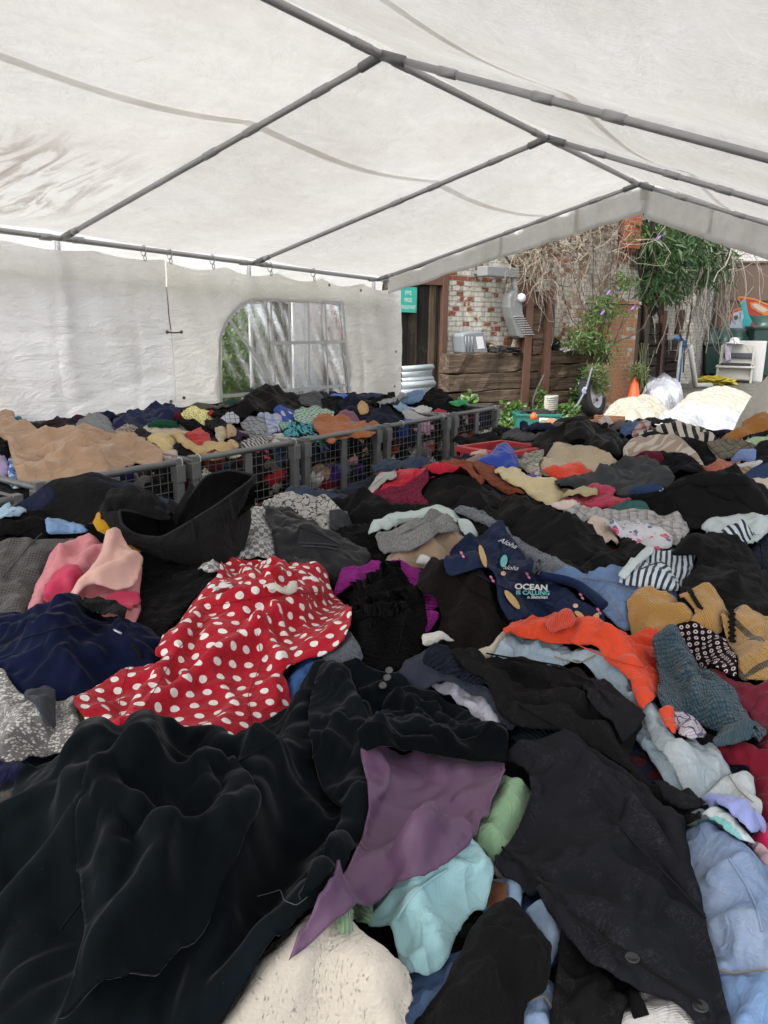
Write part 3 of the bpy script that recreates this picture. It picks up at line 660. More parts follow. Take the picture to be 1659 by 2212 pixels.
    if dist < 2.4:
        def subdiv(P, F, extra):
            n = len(P); E = np.sort(np.vstack([F[:, [0, 1]], F[:, [1, 2]], F[:, [2, 0]]]), 1); key = E[:, 0]*n+E[:, 1]; uq, fi, inv, cnt = np.unique(key, return_index=True, return_inverse=True, return_counts=True)
            Eu = E[fi]; k = len(F); a_, b_, c_ = inv[:k]+n, inv[k:2*k]+n, inv[2*k:]+n; bd = cnt == 1
            opp_ = np.zeros((len(Eu), 3)); op = np.concatenate([F[:, 2], F[:, 0], F[:, 1]])
            for q in range(3): opp_[:, q] = np.bincount(inv, P[op][:, q], len(Eu))
            M_ = np.where(bd[:, None], (P[Eu[:, 0]]+P[Eu[:, 1]])/2, (P[Eu[:, 0]]+P[Eu[:, 1]])*.375+opp_*.125)
            isb_ = np.zeros(n, bool); isb_[Eu[bd].ravel()] = True; dg_ = np.bincount(Eu.ravel(), minlength=n)[:, None]; av = (acc(n, Eu[:, 0], P[Eu[:, 1]])+acc(n, Eu[:, 1], P[Eu[:, 0]]))/np.maximum(dg_, 1)
            P2_ = np.where(isb_[:, None], P, P*.64+av*.36)
            X_ = np.vstack([extra, (extra[Eu[:, 0]]+extra[Eu[:, 1]])/2])
            F2 = np.vstack([np.c_[F[:, 0], a_, c_], np.c_[F[:, 1], b_, a_], np.c_[F[:, 2], c_, b_], np.c_[a_, b_, c_]])
            return np.vstack([P2_, M_]), F2, X_
        P, F, X2 = subdiv(P, F, np.c_[u, w_]); u, w_ = X2[:, 0], X2[:, 1]
    if tuft:
        for _ in range(1 if dist < 1.6 else 0): P, F, X2 = subdiv(P, F, np.c_[u, w_]); u, w_ = X2[:, 0], X2[:, 1]
        q1 = wnoise(u, w_, 900, seed+91); q2 = wnoise(u, w_, 1700, seed+92); q3 = wnoise(u, w_, 300, seed+93)
        fn = np.cross(P[F[:, 1]]-P[F[:, 0]], P[F[:, 2]]-P[F[:, 0]]); vn0 = acc(len(P), F[:, 0], fn)+acc(len(P), F[:, 1], fn)+acc(len(P), F[:, 2], fn); vn0 /= np.linalg.norm(vn0, axis=1)[:, None]+1e-12
        P = P+vn0*(tuft*(.5+.55*np.abs(q1)+.4*np.abs(q2)+.35*q3))[:, None]
    if not np.isfinite(P).all(): print('NAN', name); P = np.nan_to_num(P)
    nn_ = np.cross(P[F[:, 1]]-P[F[:, 0]], P[F[:, 2]]-P[F[:, 0]]); vn = acc(len(P), F[:, 0], nn_)+acc(len(P), F[:, 1], nn_)+acc(len(P), F[:, 2], nn_); vn /= np.linalg.norm(vn, axis=1)[:, None]+1e-12
    Eh = np.vstack([F[:, [0, 1]], F[:, [1, 2]], F[:, [2, 0]]]); kk = np.sort(Eh, 1); kk = kk[:, 0]*len(P)+kk[:, 1]; uq, inv, cnt = np.unique(kk, return_inverse=True, return_counts=True); Br = Eh[cnt[inv] == 1]; N_ = len(P)
    allv = np.vstack([P+vn*thick, P]); allf = [tuple(map(int, f)) for f in F]+[(int(f[2])+N_, int(f[1])+N_, int(f[0])+N_) for f in F]+[(int(a_), int(a_)+N_, int(b_)+N_, int(b_)) for a_, b_ in Br]
    me = bpy.data.meshes.new(name); me.from_pydata([tuple(q) for q in allv], [], allf); me.validate(); me.update()
    cr, sr = math.cos(uvrot), math.sin(uvrot); uu = u-u.mean(); ww = w_-w_.mean()
    UV = np.c_[uu*cr-ww*sr, uu*sr+ww*cr]; ul = me.uv_layers.new(name='UVMap'); li = np.empty(len(me.loops), int); me.loops.foreach_get('vertex_index', li); ul.data.foreach_set('uv', np.vstack([UV, UV])[li].astype(np.float32).ravel())
    me.materials.append(mat); me.shade_smooth(); o = bpy.data.objects.new(name, me); link(o)
    if parent is not None: o.parent = parent
    if parent is None: tag(o, label, cat, group)
    elif label: o['label'] = label
    LAST[:] = [P2, P, dv, size, dist]; stamp(P+[0, 0, thick], F); GARM[name+str(NG[0])] = o; o['_'] = 0; del o['_']
    return o
def seam(parent, pts, r, mat, name='seam', lift=.002, closed=False, n=6, label=None, step=6):
    """a stitched line, band or cord lying on the cloth just laid"""
    P = densify(np.array(pts, float), step)
    if not closed: 
        a = np.array(pts[-1], float); k = np.argmin(np.linalg.norm(P-a, axis=1)); P = P[:k+1]
    Wp = hit(P, lift, np.maximum(H, HB)); d = np.linalg.norm(np.diff(Wp, axis=0), axis=1); 
    runs = [[Wp[0]]]
    for q, dd in zip(Wp[1:], d):
        if dd > .12: runs.append([q])
        else: runs[-1].append(q)
    rn = max(runs, key=len)
    if len(rn) < 3: return None
    A = np.array(rn); A[1:-1] = (A[:-2]+A[1:-1]*2+A[2:])/4; mb = MB(); mb.tube(A, r, n); return mb.build(name, mat, parent, True, label=label)
def button(parent, px, py, r, mat, name='button', up=(0, 0, 1), tilt=None):
    p = hit([(px, py)], .003, np.maximum(H, HB))[0]; ax = V3(up)+V3(tilt or (0, 0, 0)); ax /= np.linalg.norm(ax)
    e = p
    mb = MB(); mb.lathe(e, ax, [(r*.5, 0), (r, .001), (r, .003), (r*.8, .0038), (r*.7, .0026), (r*.02, .0026)], 18)
    return mb.build(name, mat, parent, True)

def decal(parent, name, pts, mat, lift=.004, step=5):
    """a printed or sewn shape lying on the cloth just laid"""
    P = densify(chaikin(pts, 1), step); lo, hi = P.min(0), P.max(0); X, Y = np.meshgrid(np.arange(lo[0], hi[0], step), np.arange(lo[1], hi[1], step)); x, y = X.ravel(), Y.ravel()
    k = inpoly(P, x, y) & (segdist(P, x, y) > step*.5); n = len(P)
    res = delaunay_2d_cdt([Vector(map(float, q)) for q in P]+[Vector((float(a), float(b))) for a, b in zip(x[k], y[k])], [], [list(range(n))], 1, 1e-4)
    W = hit([(q[0], q[1]) for q in res[0]], lift, np.maximum(H, HB)); mb = MB(); mb.add(W, [tuple(f) for f in res[2]]); return mb.build(name, mat, parent, True)
def text_mesh(txt, bold=0.0, shear=0.0):
    cu = bpy.data.curves.new('txt', 'FONT'); cu.body = txt; cu.offset = bold; cu.shear = shear; cu.resolution_u = 3; o = bpy.data.objects.new('txt', cu); COL.objects.link(o)
    bpy.context.view_layer.update(); me = bpy.data.meshes.new_from_object(o.evaluated_get(bpy.context.evaluated_depsgraph_get()))
    v = np.array([q.co[:] for q in me.vertices]); f = [tuple(p.vertices) for p in me.polygons]; COL.objects.unlink(o); bpy.data.objects.remove(o); bpy.data.curves.remove(cu); bpy.data.meshes.remove(me); return v, f
def text_on_cloth(parent, name, txt, o, ux, hgt, mat, bold=.01, shear=0, lift=.009, arc=0):
    """o: picture point of the text's left end, ux: picture vector per em along the line"""
    v, f = text_mesh(txt, bold, shear); ux = np.array(ux, float); un = ux/np.linalg.norm(ux); uy = np.array([un[1], -un[0]])*hgt
    P = np.array(o)+v[:, :1]*ux+v[:, 1:2]*uy; mb = MB(); mb.add(hit(P, lift, np.maximum(HB, H)), f); return mb.build(name, mat, parent)
def raypts(view, pts, dist):
    P = V(view, *[tuple(map(float, q.split(','))) for q in pts.split()]) if isinstance(pts, str) else V(view, *pts)
    d = dist if hasattr(dist, '__len__') else [dist]*len(P); out = []
    for (x, y), t in zip(P, d): r = ray(x, y); out.append(EYE+r/np.linalg.norm(r)*t)
    return np.array(out)
def resample(C, n):
    C = np.asarray(C, float); d = np.r_[0, np.cumsum(np.linalg.norm(np.diff(C, axis=0), axis=1))]; t = np.linspace(0, d[-1], n)
    R = np.stack([np.interp(t, d, C[:, k]) for k in range(3)], 1)
    for _ in range(max(1, n//14)): R[1:-1] = (R[:-2]+2*R[1:-1]+R[2:])/4
    return R
def loftsurf(name, curves, mat, parent=None, n=60, m=8, thick=.004, wr=.006, seed=1, label=None, cat=None, group=None, stampit=True):
    C = np.array([resample(c, n) for c in curves]); k = len(C); T = np.linspace(0, k-1, (k-1)*m+1); rows = []
    for t in T:
        i = min(int(t), k-2); f = t-i; p0, p1, p2, p3 = C[max(i-1, 0)], C[i], C[i+1], C[min(i+2, k-1)]
        rows.append(.5*((2*p1)+(-p0+p2)*f+(2*p0-5*p1+4*p2-p3)*f*f+(-p0+3*p1-3*p2+p3)*f**3))
    R = np.array(rows); nr = len(R); du = np.gradient(R, axis=0); dv_ = np.gradient(R, axis=1); N = np.cross(du, dv_); N /= np.linalg.norm(N, axis=2)[:, :, None]+1e-9
    gu, gv = np.meshgrid(np.arange(n)/n, T/(k-1)); q = wnoise(gu*3, gv*3, 5, seed)*.6+np.abs(np.sin(gu*19+3*wnoise(gu, gv, 4, seed+1)))*.7+.3*wnoise(gu, gv, 26, seed+2)
    e = np.clip(np.minimum(gv, 1-gv)*6+.15, 0, 1); R = R+N*(wr*q*e)[:, :, None]
    mb = MB(); mb.add(R.reshape(-1, 3), [(j*n+i, j*n+i+1, (j+1)*n+i+1, (j+1)*n+i) for j in range(nr-1) for i in range(n-1)])
    o = mb.build(name, mat, parent, True, label=label, cat=cat, group=group); me = o.data
    su = np.linalg.norm(np.diff(R[nr//2], axis=0), axis=1).sum(); sv = np.linalg.norm(np.diff(R[:, n//2], axis=0), axis=1).sum()
    ul = me.uv_layers.new(name='UVMap')
    for l in me.loops: j, i = divmod(l.vertex_index, n); ul.data[l.index].uv = (i/n*su, j/nr*sv)
    s_ = o.modifiers.new('t', 'SOLIDIFY'); s_.thickness = thick; s_.offset = 0
    if stampit:
        F = np.array([(j*n+i, j*n+i+1, (j+1)*n+i+1) for j in range(nr-1) for i in range(n-1)]+[(j*n+i, (j+1)*n+i+1, (j+1)*n+i) for j in range(nr-1) for i in range(n-1)]); stamp(R.reshape(-1, 3), F)
    return o
# ================================================================ wire cages
M_GAL = plainmat('weathered_galvanised_steel', (.26, .27, .27), .5, .4, .5, 14, .2)
M_WIRE = plainmat('dark_wire', (.20, .20, .20), .5, .6, .3)
M_PLY = plainmat('pallet_wood', (.36, .25, .14), .8, 0, .4, 12, .3)
CAGE_L = ['wire cage with the camel coat at the left end of the row', 'wire cage behind the upright black jeans, second in the row', 'wire cage under the rust brown shirt, middle of the row', 'wire cage filled with pink fluffy things, fourth in the row',
          'wire cage at the far end of the row beside the open yard', 'wire cage cut by the left frame edge']
CX = -3.12
def cage(y0, y1, label, z1=.90):
    r = tag(empty('wire_cage', (CX, (y0+y1)/2, 0)), label, 'wire cage', 'wire cages in a row along the tent wall'); xb = CX-1.15
    mb = MB(); mb.tube([(CX, y0+.02, z1), (CX, y1-.02, z1)], .017, 10); mb.build('top_rail', M_GAL, r, True)
    mb = MB(); mb.tube([(CX, y1-.02, z1-.005), (xb, y1-.02, z1-.005)], .015, 10); mb.build('top_rail', M_GAL, r, True)
    mb = MB(); mb.tube([(CX, y0+.02, z1-.005), (xb, y0+.02, z1-.005)], .015, 10); mb.build('top_rail', M_GAL, r, True)
    mb = MB(); mb.tube([(CX, y0+.02, .16), (CX, y1-.02, .16)], .014, 8); mb.build('bottom_rail', M_GAL, r, True)
    for y in (y0+.03, y1-.03):
        mb = MB(); mb.box((CX-.005, y, (z1+.02)/2), (.044, .044, z1+.02)); mb.box((CX-.002, y, z1-.06), (.055, .056, .09)); mb.build('corner_post', M_GAL, r, False, .004)
    for y in (y0+.03, y1-.03):
        mb = MB(); mb.box((xb, y, (z1+.02)/2), (.04, .04, z1+.02)); mb.build('corner_post', M_GAL, r, False, .004)
    mb = MB(); mb.box((CX+.004, (y0+y1)/2, z1/2+.06), (.012, .052, z1-.16)); mb.build('middle_strap', M_GAL, r, False, .002)
    mb = MB(); n = 15
    for i in range(1, n): y = y0+.04+(y1-y0-.08)*i/n; mb.tube([(CX-.012, y, .15), (CX-.012+.004*math.sin(i*2.1), y, .5), (CX-.012, y, z1)], .0023, 4, False)
    for i in range(1, 15): z = .15+(z1-.15)*i/15; mb.tube([(CX-.008, y0+.04, z), (CX-.008, y1-.04, z)], .0023, 4, False)
    mb.build('wire_mesh', M_WIRE, r)
    mb = MB()
    for i in range(1, 18): x = CX-1.1*i/18; mb.tube([(x, y1-.02, .15), (x, y1-.02, z1)], .0023, 4, False)
    for i in range(1, 15): z = .15+(z1-.15)*i/15; mb.tube([(CX-.02, y1-.02, z), (xb, y1-.02, z)], .0023, 4, False)
    mb.build('wire_mesh', M_WIRE, r)
    mb = MB(); mb.box(((CX+xb)/2, (y0+y1)/2, .09), (abs(CX-xb)-.06, y1-y0-.08, .06)); mb.build('base', M_GAL, r)
    mb = MB(); mb.box((CX-.06, (y0+y1)/2, .42), (.02, y1-y0-.1, .07)); mb.build('wooden_board', M_PLY, r)
    return r
CY = [(1.70, 2.52), (2.56, 3.40), (3.44, 4.24), (4.40-.1, 5.18-.02), (5.22, 5.98)]
for k, (a, b) in enumerate(CY): cage(a, b, CAGE_L[k])
cage(.84, 1.66, CAGE_L[5], .86)
M_TIE = plainmat('white_cable_tie', (.7, .7, .68), .5, 0, .1)
for y in (2.50, 2.62, 3.36, 4.5, 5.05, 5.9):
    c = MB(); c.tube([(CX+.024*math.cos(a), y, .90+.024*math.sin(a)) for a in np.linspace(0, 6.28, 12)[:-1]], .0025, 5, closed=True)
    tag(c.build('cable_tie', M_TIE, None, True), None)
    o = bpy.data.objects[-1] if False else None
# parts that belong to no cage are avoided: give each tie its own label
ties = [o for o in COL.objects if o.name.startswith('cable_tie')]
for i, o in enumerate(ties): tag(o, 'thin white cable tie looped round the %s' % ['rail of the first cage near its right post', 'rail of the second cage near its left post', 'rail of the second cage near its right post', 'rail of the fourth cage near its left post', 'rail of the fourth cage near its right post', 'rail of the last cage at its far post'][i], 'cable tie', 'cable ties on the cage rails')
# dark liner and the small things seen through the mesh
def crumple(name, label, c, size, mat, seed, group, cat='clothing', n=18):
    r = np.random.default_rng(seed); mb = MB(); a = [r.uniform(0, 6.28, 3) for _ in range(6)]; k = [r.normal(0, 1, 3) for _ in range(6)]; V_ = []
    for i in range(n+1):
        th = math.pi*i/n
        for j in range(2*n):
            ph = math.pi*j/n; d = np.array([math.sin(th)*math.cos(ph), math.sin(th)*math.sin(ph), math.cos(th)])
            w_ = 1
            for q in range(6): w_ += .10*math.sin(3.2*float(d@k[q])*(1+q*.6)+a[q][0])
            w_ -= .13*abs(math.sin(5*float(d@k[0])+3*math.sin(3*float(d@k[1]))))
            V_.append(V3(c)+d*w_*V3(size))
    m_ = 2*n; F__ = [(i*m_+j, i*m_+(j+1) % m_, (i+1)*m_+(j+1) % m_, (i+1)*m_+j) for i in range(n) for j in range(m_)]
    mb.add(V_, F__); return tag(mb.build(name, mat, None, True), label, cat, group)
mb = MB(); mb.box((CX-.62, 3.4, .46), (.84, 5.2, .66)); mb.build('clothes_in_the_cages', M_MIX, None, False, kind='stuff')
PAL = {0: [('black', (14, 14, 16)), ('navy', (26, 32, 66)), ('grey', (110, 108, 104)), ('dark', (24, 24, 30)), ('cream', (205, 185, 165)), ('black', (18, 18, 20)), ('navy', (30, 34, 58)), ('beige', (190, 170, 150))],
       1: [('black', (14, 14, 16)), ('green', (30, 70, 60)), ('red', (180, 24, 40)), ('black', (20, 20, 22)), ('cream', (200, 200, 185)), ('pink', (206, 84, 104)), ('brown', (90, 40, 34)), ('black', (16, 16, 18)), ('charcoal', (38, 38, 42))],
       2: [('black', (18, 18, 22)), ('white', (215, 215, 215)), ('burgundy', (96, 20, 36)), ('blue', (92, 104, 160)), ('sand', (176, 150, 120)), ('purple', (70, 40, 130)), ('green', (60, 170, 110)), ('charcoal', (44, 44, 46)), ('striped', (216, 170, 160)), ('navy', (24, 28, 52))],
       3: [('navy', (36, 56, 130)), ('pink', (226, 160, 180)), ('pink', (232, 170, 190)), ('mauve', (176, 146, 168)), ('lilac', (190, 180, 215)), ('white', (215, 210, 210)), ('rust', (160, 64, 48)), ('black', (20, 20, 24)), ('pale pink', (226, 196, 200)), ('grey', (120, 116, 120))],
       4: [('black', (16, 16, 18)), ('pale pink', (214, 182, 182)), ('magenta', (140, 36, 92)), ('white', (214, 210, 206)), ('blue', (50, 66, 110)), ('red', (180, 30, 36)), ('beige', (206, 176, 160)), ('black', (18, 18, 20)), ('pink', (220, 150, 160))],
       5: [('lilac', (150, 136, 180)), ('black', (14, 14, 16)), ('white', (205, 205, 205)), ('beige', (180, 160, 150))]}
ORD = ['leftmost', 'second', 'third', 'fourth', 'fifth', 'sixth', 'seventh', 'eighth', 'ninth']
cr_ = np.random.default_rng(21); ncr = 0; cname = ['first', 'second', 'third', 'fourth', 'last', 'edge']
for k, (a, b) in enumerate(CY+[(.84, 1.66)]):
    rows, cols = (7, 7) if k < 5 else (4, 4)
    for i in range(rows):
        for j in range(cols):
            y = a+.07+(b-a-.14)*(j+.5+cr_.uniform(-.3, .3))/cols; z = .20+.66*(i+.5+cr_.uniform(-.25, .25))/rows
            cn, cc_ = PAL[k][int(cr_.integers(0, len(PAL[k])))]; cn, cc_ = PAL[k][int(cr_.integers(0, len(PAL[k])))] if max(cc_) < 60 and cr_.uniform() < .5 else (cn, cc_); cc_ = tuple(min(245, int(q*1.12+6)) for q in cc_); cc_ = tuple(max(8, min(240, q*cr_.uniform(.85, 1.1))) for q in cc_) if False else cc_
            s_ = cr_.uniform(.7, 1.25)
            crumple('bundled_garment', '%s scrunched garment behind the %s cage mesh, %s layer, %s column' % (cn, cname[k], ['top', 'second', 'third', 'fourth', 'fifth', 'sixth', 'bottom'][rows-1-i], ORD[j]), (CX-.085-cr_.uniform(0, .05), y, z), (.05, .078*s_, .062*s_),
                    F_('cg%d_%d_%d' % cc_, cc_, 'plain', 'specks' if cn in ('pink', 'striped', 'sand') else None, s=.03, col2=(235, 225, 220)), ncr, 'garments packed in the %s cage' % cname[k], n=12); ncr += 1
# red crate and the green crate
def crate(c, size, rz, mat, label, name='plastic_crate', items=True):
    r = tag(empty(name, c, rz), label, 'crate'); L, Wd, Hh_ = size; M_ = Matrix.Rotation(rz, 3, 'Z'); A = np.array(M_)
    def W(p): return V3(c)+A@V3(p)
    for sx, sy in ((0, 1), (0, -1), (1, 0), (-1, 0)):
        mb = MB()
        if sx == 0:
            mb.box(W((0, sy*Wd/2, Hh_/2)), (L, .018, Hh_), A); mb.box(W((0, sy*(Wd/2+.012), Hh_-.02)), (L+.05, .03, .035), A)
            for q in np.linspace(-.42, .42, 7): mb.box(W((q*L, sy*(Wd/2+.012), Hh_/2-.02)), (.012, .02, Hh_*.8), A)
        else:
            mb.box(W((sx*L/2, 0, Hh_/2)), (.018, Wd-.02, Hh_), A); mb.box(W((sx*(L/2+.012), 0, Hh_-.02)), (.03, Wd-.012, .035), A); mb.box(W((sx*(L/2+.012), 0, Hh_*.65)), (.02, Wd*.3, .03), A)
        mb.build('crate_side', mat, r, False, .003)
    mb = MB(); mb.box(W((0, 0, .012)), (L-.02, Wd-.02, .02), A); mb.build('crate_floor', mat, r); return r
c = hit(V('E', (330, 262)), 0)[0]
c = at(*V('E', (352, 262))[0], Z=.88)
crate((c[0]-.02, c[1]+.02, .46), (.38, .32, .42), 1.35, plainmat('red_plastic', (.50, .045, .05), .4, 0, .3, 20, .05), 'red plastic crate at the aisle edge behind the royal blue skirt')
# ================================================================ the yard behind
class Plane:
    def __init__(s, B, u): s.B = V3([B[0], B[1], 0]); s.u = V3([u[0], u[1], 0])/np.linalg.norm(u); s.n = np.array([s.u[1], -s.u[0], 0])
    def sz(s, x, y, off=0, view='H'):
        x, y = V(view, (x, y))[0]; d = ray(x, y); t = ((s.B+s.n*off-EYE)@s.n)/(d@s.n); p = EYE+d*t; return float((p-s.B)@s.u), float(p[2])
    def w(s, a, z, off=0): return s.B+s.u*a+s.n*off+np.array([0, 0, z])
    def box(s, mb, a0, a1, z0, z1, o0, o1, jit=0): return mb.box(s.w((a0+a1)/2, (z0+z1)/2, (o0+o1)/2), (abs(a1-a0), abs(o1-o0), abs(z1-z0)), np.stack([s.u, -s.n if False else s.n, np.array([0, 0, 1.])], 1), jit)
P1 = Plane((-6.05, 12.73), (.30, .955))
pA, pB = at(1372, 848, Z=0), at(1526, 811, Z=0); P2 = Plane(pA[:2], (pB-pA)[:2])
pC = at(1660, 814, Z=0); P3 = Plane(pB[:2]-.0, (pC-pB)[:2])
def brick(name, plane, paint, bare, flake, c2=None, sc=1.0, dirt=.4, offs=0):
    t = NT(name); tc = t.n('TexCoord').outputs['Object']; dx = t.n('VectorMath', tc, tuple(plane.u), operation='DOT_PRODUCT').outputs['Value']; z = t.n('SeparateXYZ', tc).outputs[2]
    dn = t.n('VectorMath', tc, tuple(plane.n), operation='DOT_PRODUCT').outputs['Value']
    v = t.n('CombineXYZ', t.math('ADD', dx, t.math('ADD', dn, offs)), z, 0).outputs[0]
    wob = t.n('VectorMath', v, t.n('VectorMath', t.n('TexNoise', Vector=v, Scale=9, Detail=2).outputs[1], (.05, .04, 0), operation='MULTIPLY').outputs[0], operation='ADD').outputs[0]
    b = t.n('TexBrick', Vector=wob, Scale=1.0/(sc*.72), Color1=(*bare, 1), Color2=(*(c2 or tuple(x*.6 for x in bare)), 1), Mortar=(.30, .27, .22, 1)); b.inputs['Mortar Size'].default_value = .009; b.inputs['Mortar Smooth'].default_value = .3; b.inputs['Brick Width'].default_value = .17; b.inputs['Row Height'].default_value = .085; b.inputs['Bias'].default_value = 0
    bb = t.n('TexBrick', Vector=wob, Scale=1.0/(sc*.72), Color1=(0, 0, 0, 1), Color2=(1, 1, 1, 1), Mortar=(.5, .5, .5, 1)); 
    for k in ('Mortar Size', 'Mortar Smooth', 'Brick Width', 'Row Height'): bb.inputs[k].default_value = b.inputs[k].default_value
    cell = t.n('SeparateColor', bb.outputs[0]).outputs[0]
    f = t.math('ADD', t.noise(v, 1.1, 5, .6), t.math('MULTIPLY', t.math('SUBTRACT', cell, .5), .26)); f = t.math('ADD', f, t.math('MULTIPLY', t.math('SUBTRACT', t.noise(v, 14, 4, .7), .5), .35))
    mask = t.ramp(f, [(max(0, flake-.02), (0, 0, 0)), (flake+.02, (1, 1, 1))])
    pc = t.mix(t.ramp(t.noise(v, 6, 5, .7), [(.35, (0, 0, 0)), (.75, (1, 1, 1))]), paint, tuple(x*.72 for x in paint)); pc = t.mix(t.math('MULTIPLY', b.outputs['Fac'], .45), pc, (.20, .185, .15))
    c = t.mix(mask, pc, b.outputs[0])
    st = t.noise(t.n('Mapping', v, Scale=(3, .35, 1)).outputs[0], 1.6, 6, .7, .4); c = t.mix(t.math('MULTIPLY', t.ramp(st, [(.45, (0, 0, 0)), (.72, (1, 1, 1))]), dirt), c, (.09, .085, .06))
    nor = t.bump(t.math('SUBTRACT', t.math('MULTIPLY', t.noise(v, 30, 4, .7), .5), b.outputs['Fac']), 1, .03)
    return t.done(c, .9, .2, 0, nor)
M_B1 = brick('flaking_white_brick', P1, (.62, .60, .53), (.34, .085, .04), .56, (.25, .07, .04), 1.3, .75)
M_B2 = brick('old_brown_brick', P1, (.40, .38, .32), (.27, .15, .075), .40, (.34, .14, .06), 1.25, .6)
M_B3 = brick('red_brick', P1, (.5, .2, .1), (.42, .105, .045), .2, (.36, .085, .035), 1.3, .15)
M_B4 = brick('white_brick_far', P2, (.68, .66, .60), (.3, .13, .08), .68, None, 1.5, .5)
M_B5 = brick('white_brick_cross', P3, (.72, .72, .70), (.4, .3, .25), .8, None, 1.5, .2)
def wood(name, a, b, axis=(1, 0, 0), rotten=.4):
    t = NT(name); v = t.obj(); ax = V3(axis); s = t.n('VectorMath', v, tuple(ax), operation='DOT_PRODUCT').outputs['Value']
    q = t.n('VectorMath', v, t.n('VectorMath', tuple(ax), operation='SCALE', Scale=t.math('MULTIPLY', s, -.94)).outputs[0], operation='ADD').outputs[0] if False else t.n('VectorMath', v, t.n('CombineXYZ', *[t.math('MULTIPLY', s, -.95*float(k)) for k in ax]).outputs[0], operation='ADD').outputs[0]
    n = t.noise(q, 16, 6, .7, .3); n2 = t.noise(v, 1.4, 5, .6); c = t.ramp(n, [(.3, tuple(x*.35 for x in a)), (.5, a), (.7, b)]); c = t.mix(t.ramp(n2, [(.4, (0, 0, 0)), (.7, (.7, .7, .7))]), c, tuple(x*.5 for x in a))
    moss = t.ramp(t.noise(v, 2.6, 5, .7), [(.60, (0, 0, 0)), (.74, (1, 1, 1))]); c = t.mix(t.math('MULTIPLY', moss, .55), c, (.085, .095, .03))
    return t.done(c, .9, .2, 0, t.bump(n, 1, .03, t.bump(t.noise(q, 3, 5, .7, .8), .8, .08)))
M_SL = wood('weathered_sleeper', (.105, .075, .052), (.21, .165, .12), P1.u); M_SLV = wood('dark_door_planks', (.05, .038, .028), (.13, .095, .06), (0, 0, 1)); M_SLV2 = wood('brown_door_planks', (.10, .07, .045), (.20, .15, .10), (0, 0, 1)); M_SLB = wood('blackened_door_planks', (.018, .016, .015), (.05, .04, .032), (0, 0, 1))
M_RUST = plainmat('rusty_brown_steel', (.15, .075, .05), .7, .2, .5, 5, .3); M_BEAM = plainmat('dark_brown_paint', (.075, .048, .035), .6, 0, .4, 3, .2)
# walls
def wallobj(name, plane, a0, a1, z0, z1, mat, label, th=.35, off=0):
    mb = MB(); plane.box(mb, a0, a1, z0, z1, off-th, off); return tag(mb.build(name, mat), label, 'wall')
aD = P1.sz(283, 900)[0]; aP = P1.sz(905, 850)[0]; aPr = P1.sz(1090, 850, .55)[0]
wallobj('brick_wall', P1, aD-.05, aPr+.6, 0, 6.2, M_B1, 'long white painted brick wall with flaking red bricks at the back of the yard')
wallobj('brick_wall', P1, -3.4, aD-.25, 0, 3.6, M_B1, 'short white brick wall stretch hidden behind the plank door', off=-.25)
# projecting brick pier: lower block and narrower upper block
r = tag(empty('brick_pier', tuple(P1.w(aP, 0)), 0), 'tall stepped brick pier standing out from the white wall behind the tyre', 'brick pier')
l0, l1 = P1.sz(948, 700, .55)[0], P1.sz(1088, 700, .55)[0]; zt = P1.sz(1020, 486, .55)[1]
mb = MB(); P1.box(mb, l0, l1, 0, zt, -.2, .55); mb.build('pier_base', M_B2, r, bevel=.02)
mb = MB(); P1.box(mb, l0-.03, l1+.03, zt, zt+.06, -.2, .58, .01); mb.build('coping', M_B2, r)
u0, u1 = P1.sz(880, 400, .30)[0], P1.sz(1000, 400, .30)[0]; mb = MB(); P1.box(mb, u0, u1, 0, 6.2, -.2, .30); mb.build('pier_shaft', brick('mottled_brick', P1, (.55, .5, .45), (.30, .16, .11), .50, (.3, .22, .17), 1.25, .55), r)
c0, z0_ = P1.sz(1050, 245, .32); c1, z1_ = P1.sz(1118, 90, .32); mb = MB(); P1.box(mb, c0, c1, z0_, 6.3, -.1, .34); tag(mb.build('brick_chimney', M_B3), 'bright orange red brick stack high on the wall under the tent gable', 'chimney')
# timber sleepers
def sleeper(a0, a1, z0, z1, off, label, th=.24, mat=None, name='timber_sleeper'):
    mb = MB(); n = max(3, int((a1-a0)/.18)); r_ = np.random.default_rng(int(abs(a0*97+z0*991)) % 99999)
    for i in range(n+1):
        a = a0+(a1-a0)*i/n; j = r_.normal(0, .012, 8)
        for q, (zz, oo) in enumerate(((z0, off), (z1, off), (z1, off-th), (z0, off-th))): mb.v.append(P1.w(a, zz+j[q]*.7+.004, oo+j[q+4]))
    for i in range(n):
        for q in range(4): mb.f.append((4*i+q, 4*i+(q+1) % 4, 4*i+4+(q+1) % 4, 4*i+4+q))
    mb.f += [(0, 1, 2, 3), (4*n+3, 4*n+2, 4*n+1, 4*n)]
    return tag(mb.build(name, mat or M_SL, bevel=.012), label, 'timber sleeper', 'railway sleepers stacked along the wall')
OFF = .32
def zat(x, y): return P1.sz(x, y, OFF)[1]
s0, s1 = P1.sz(290, 800, OFF)[0], P1.sz(632, 800, OFF)[0]; tops = [zat(450, 698), zat(450, 785), zat(450, 862), .33, 0]
nm = ['top', 'second', 'third', 'lowest']
for i in range(4): sleeper(s0, s1, max(0, tops[i+1]+.012), tops[i], OFF, '%s long timber sleeper between the plank door and the first steel post' % nm[i])
s2, s3 = P1.sz(722, 750, OFF)[0], P1.sz(950, 750, OFF)[0]; tops = [zat(820, 688), zat(820, 745), zat(820, 803), zat(800, 858), .22, 0]
nm = ['top mossy', 'second', 'third', 'fourth', 'lowest']
for i in range(5): sleeper(s2, s3, max(0, tops[i+1]+.012), tops[i], OFF, '%s timber sleeper between the second steel post and the brick pier' % nm[i])
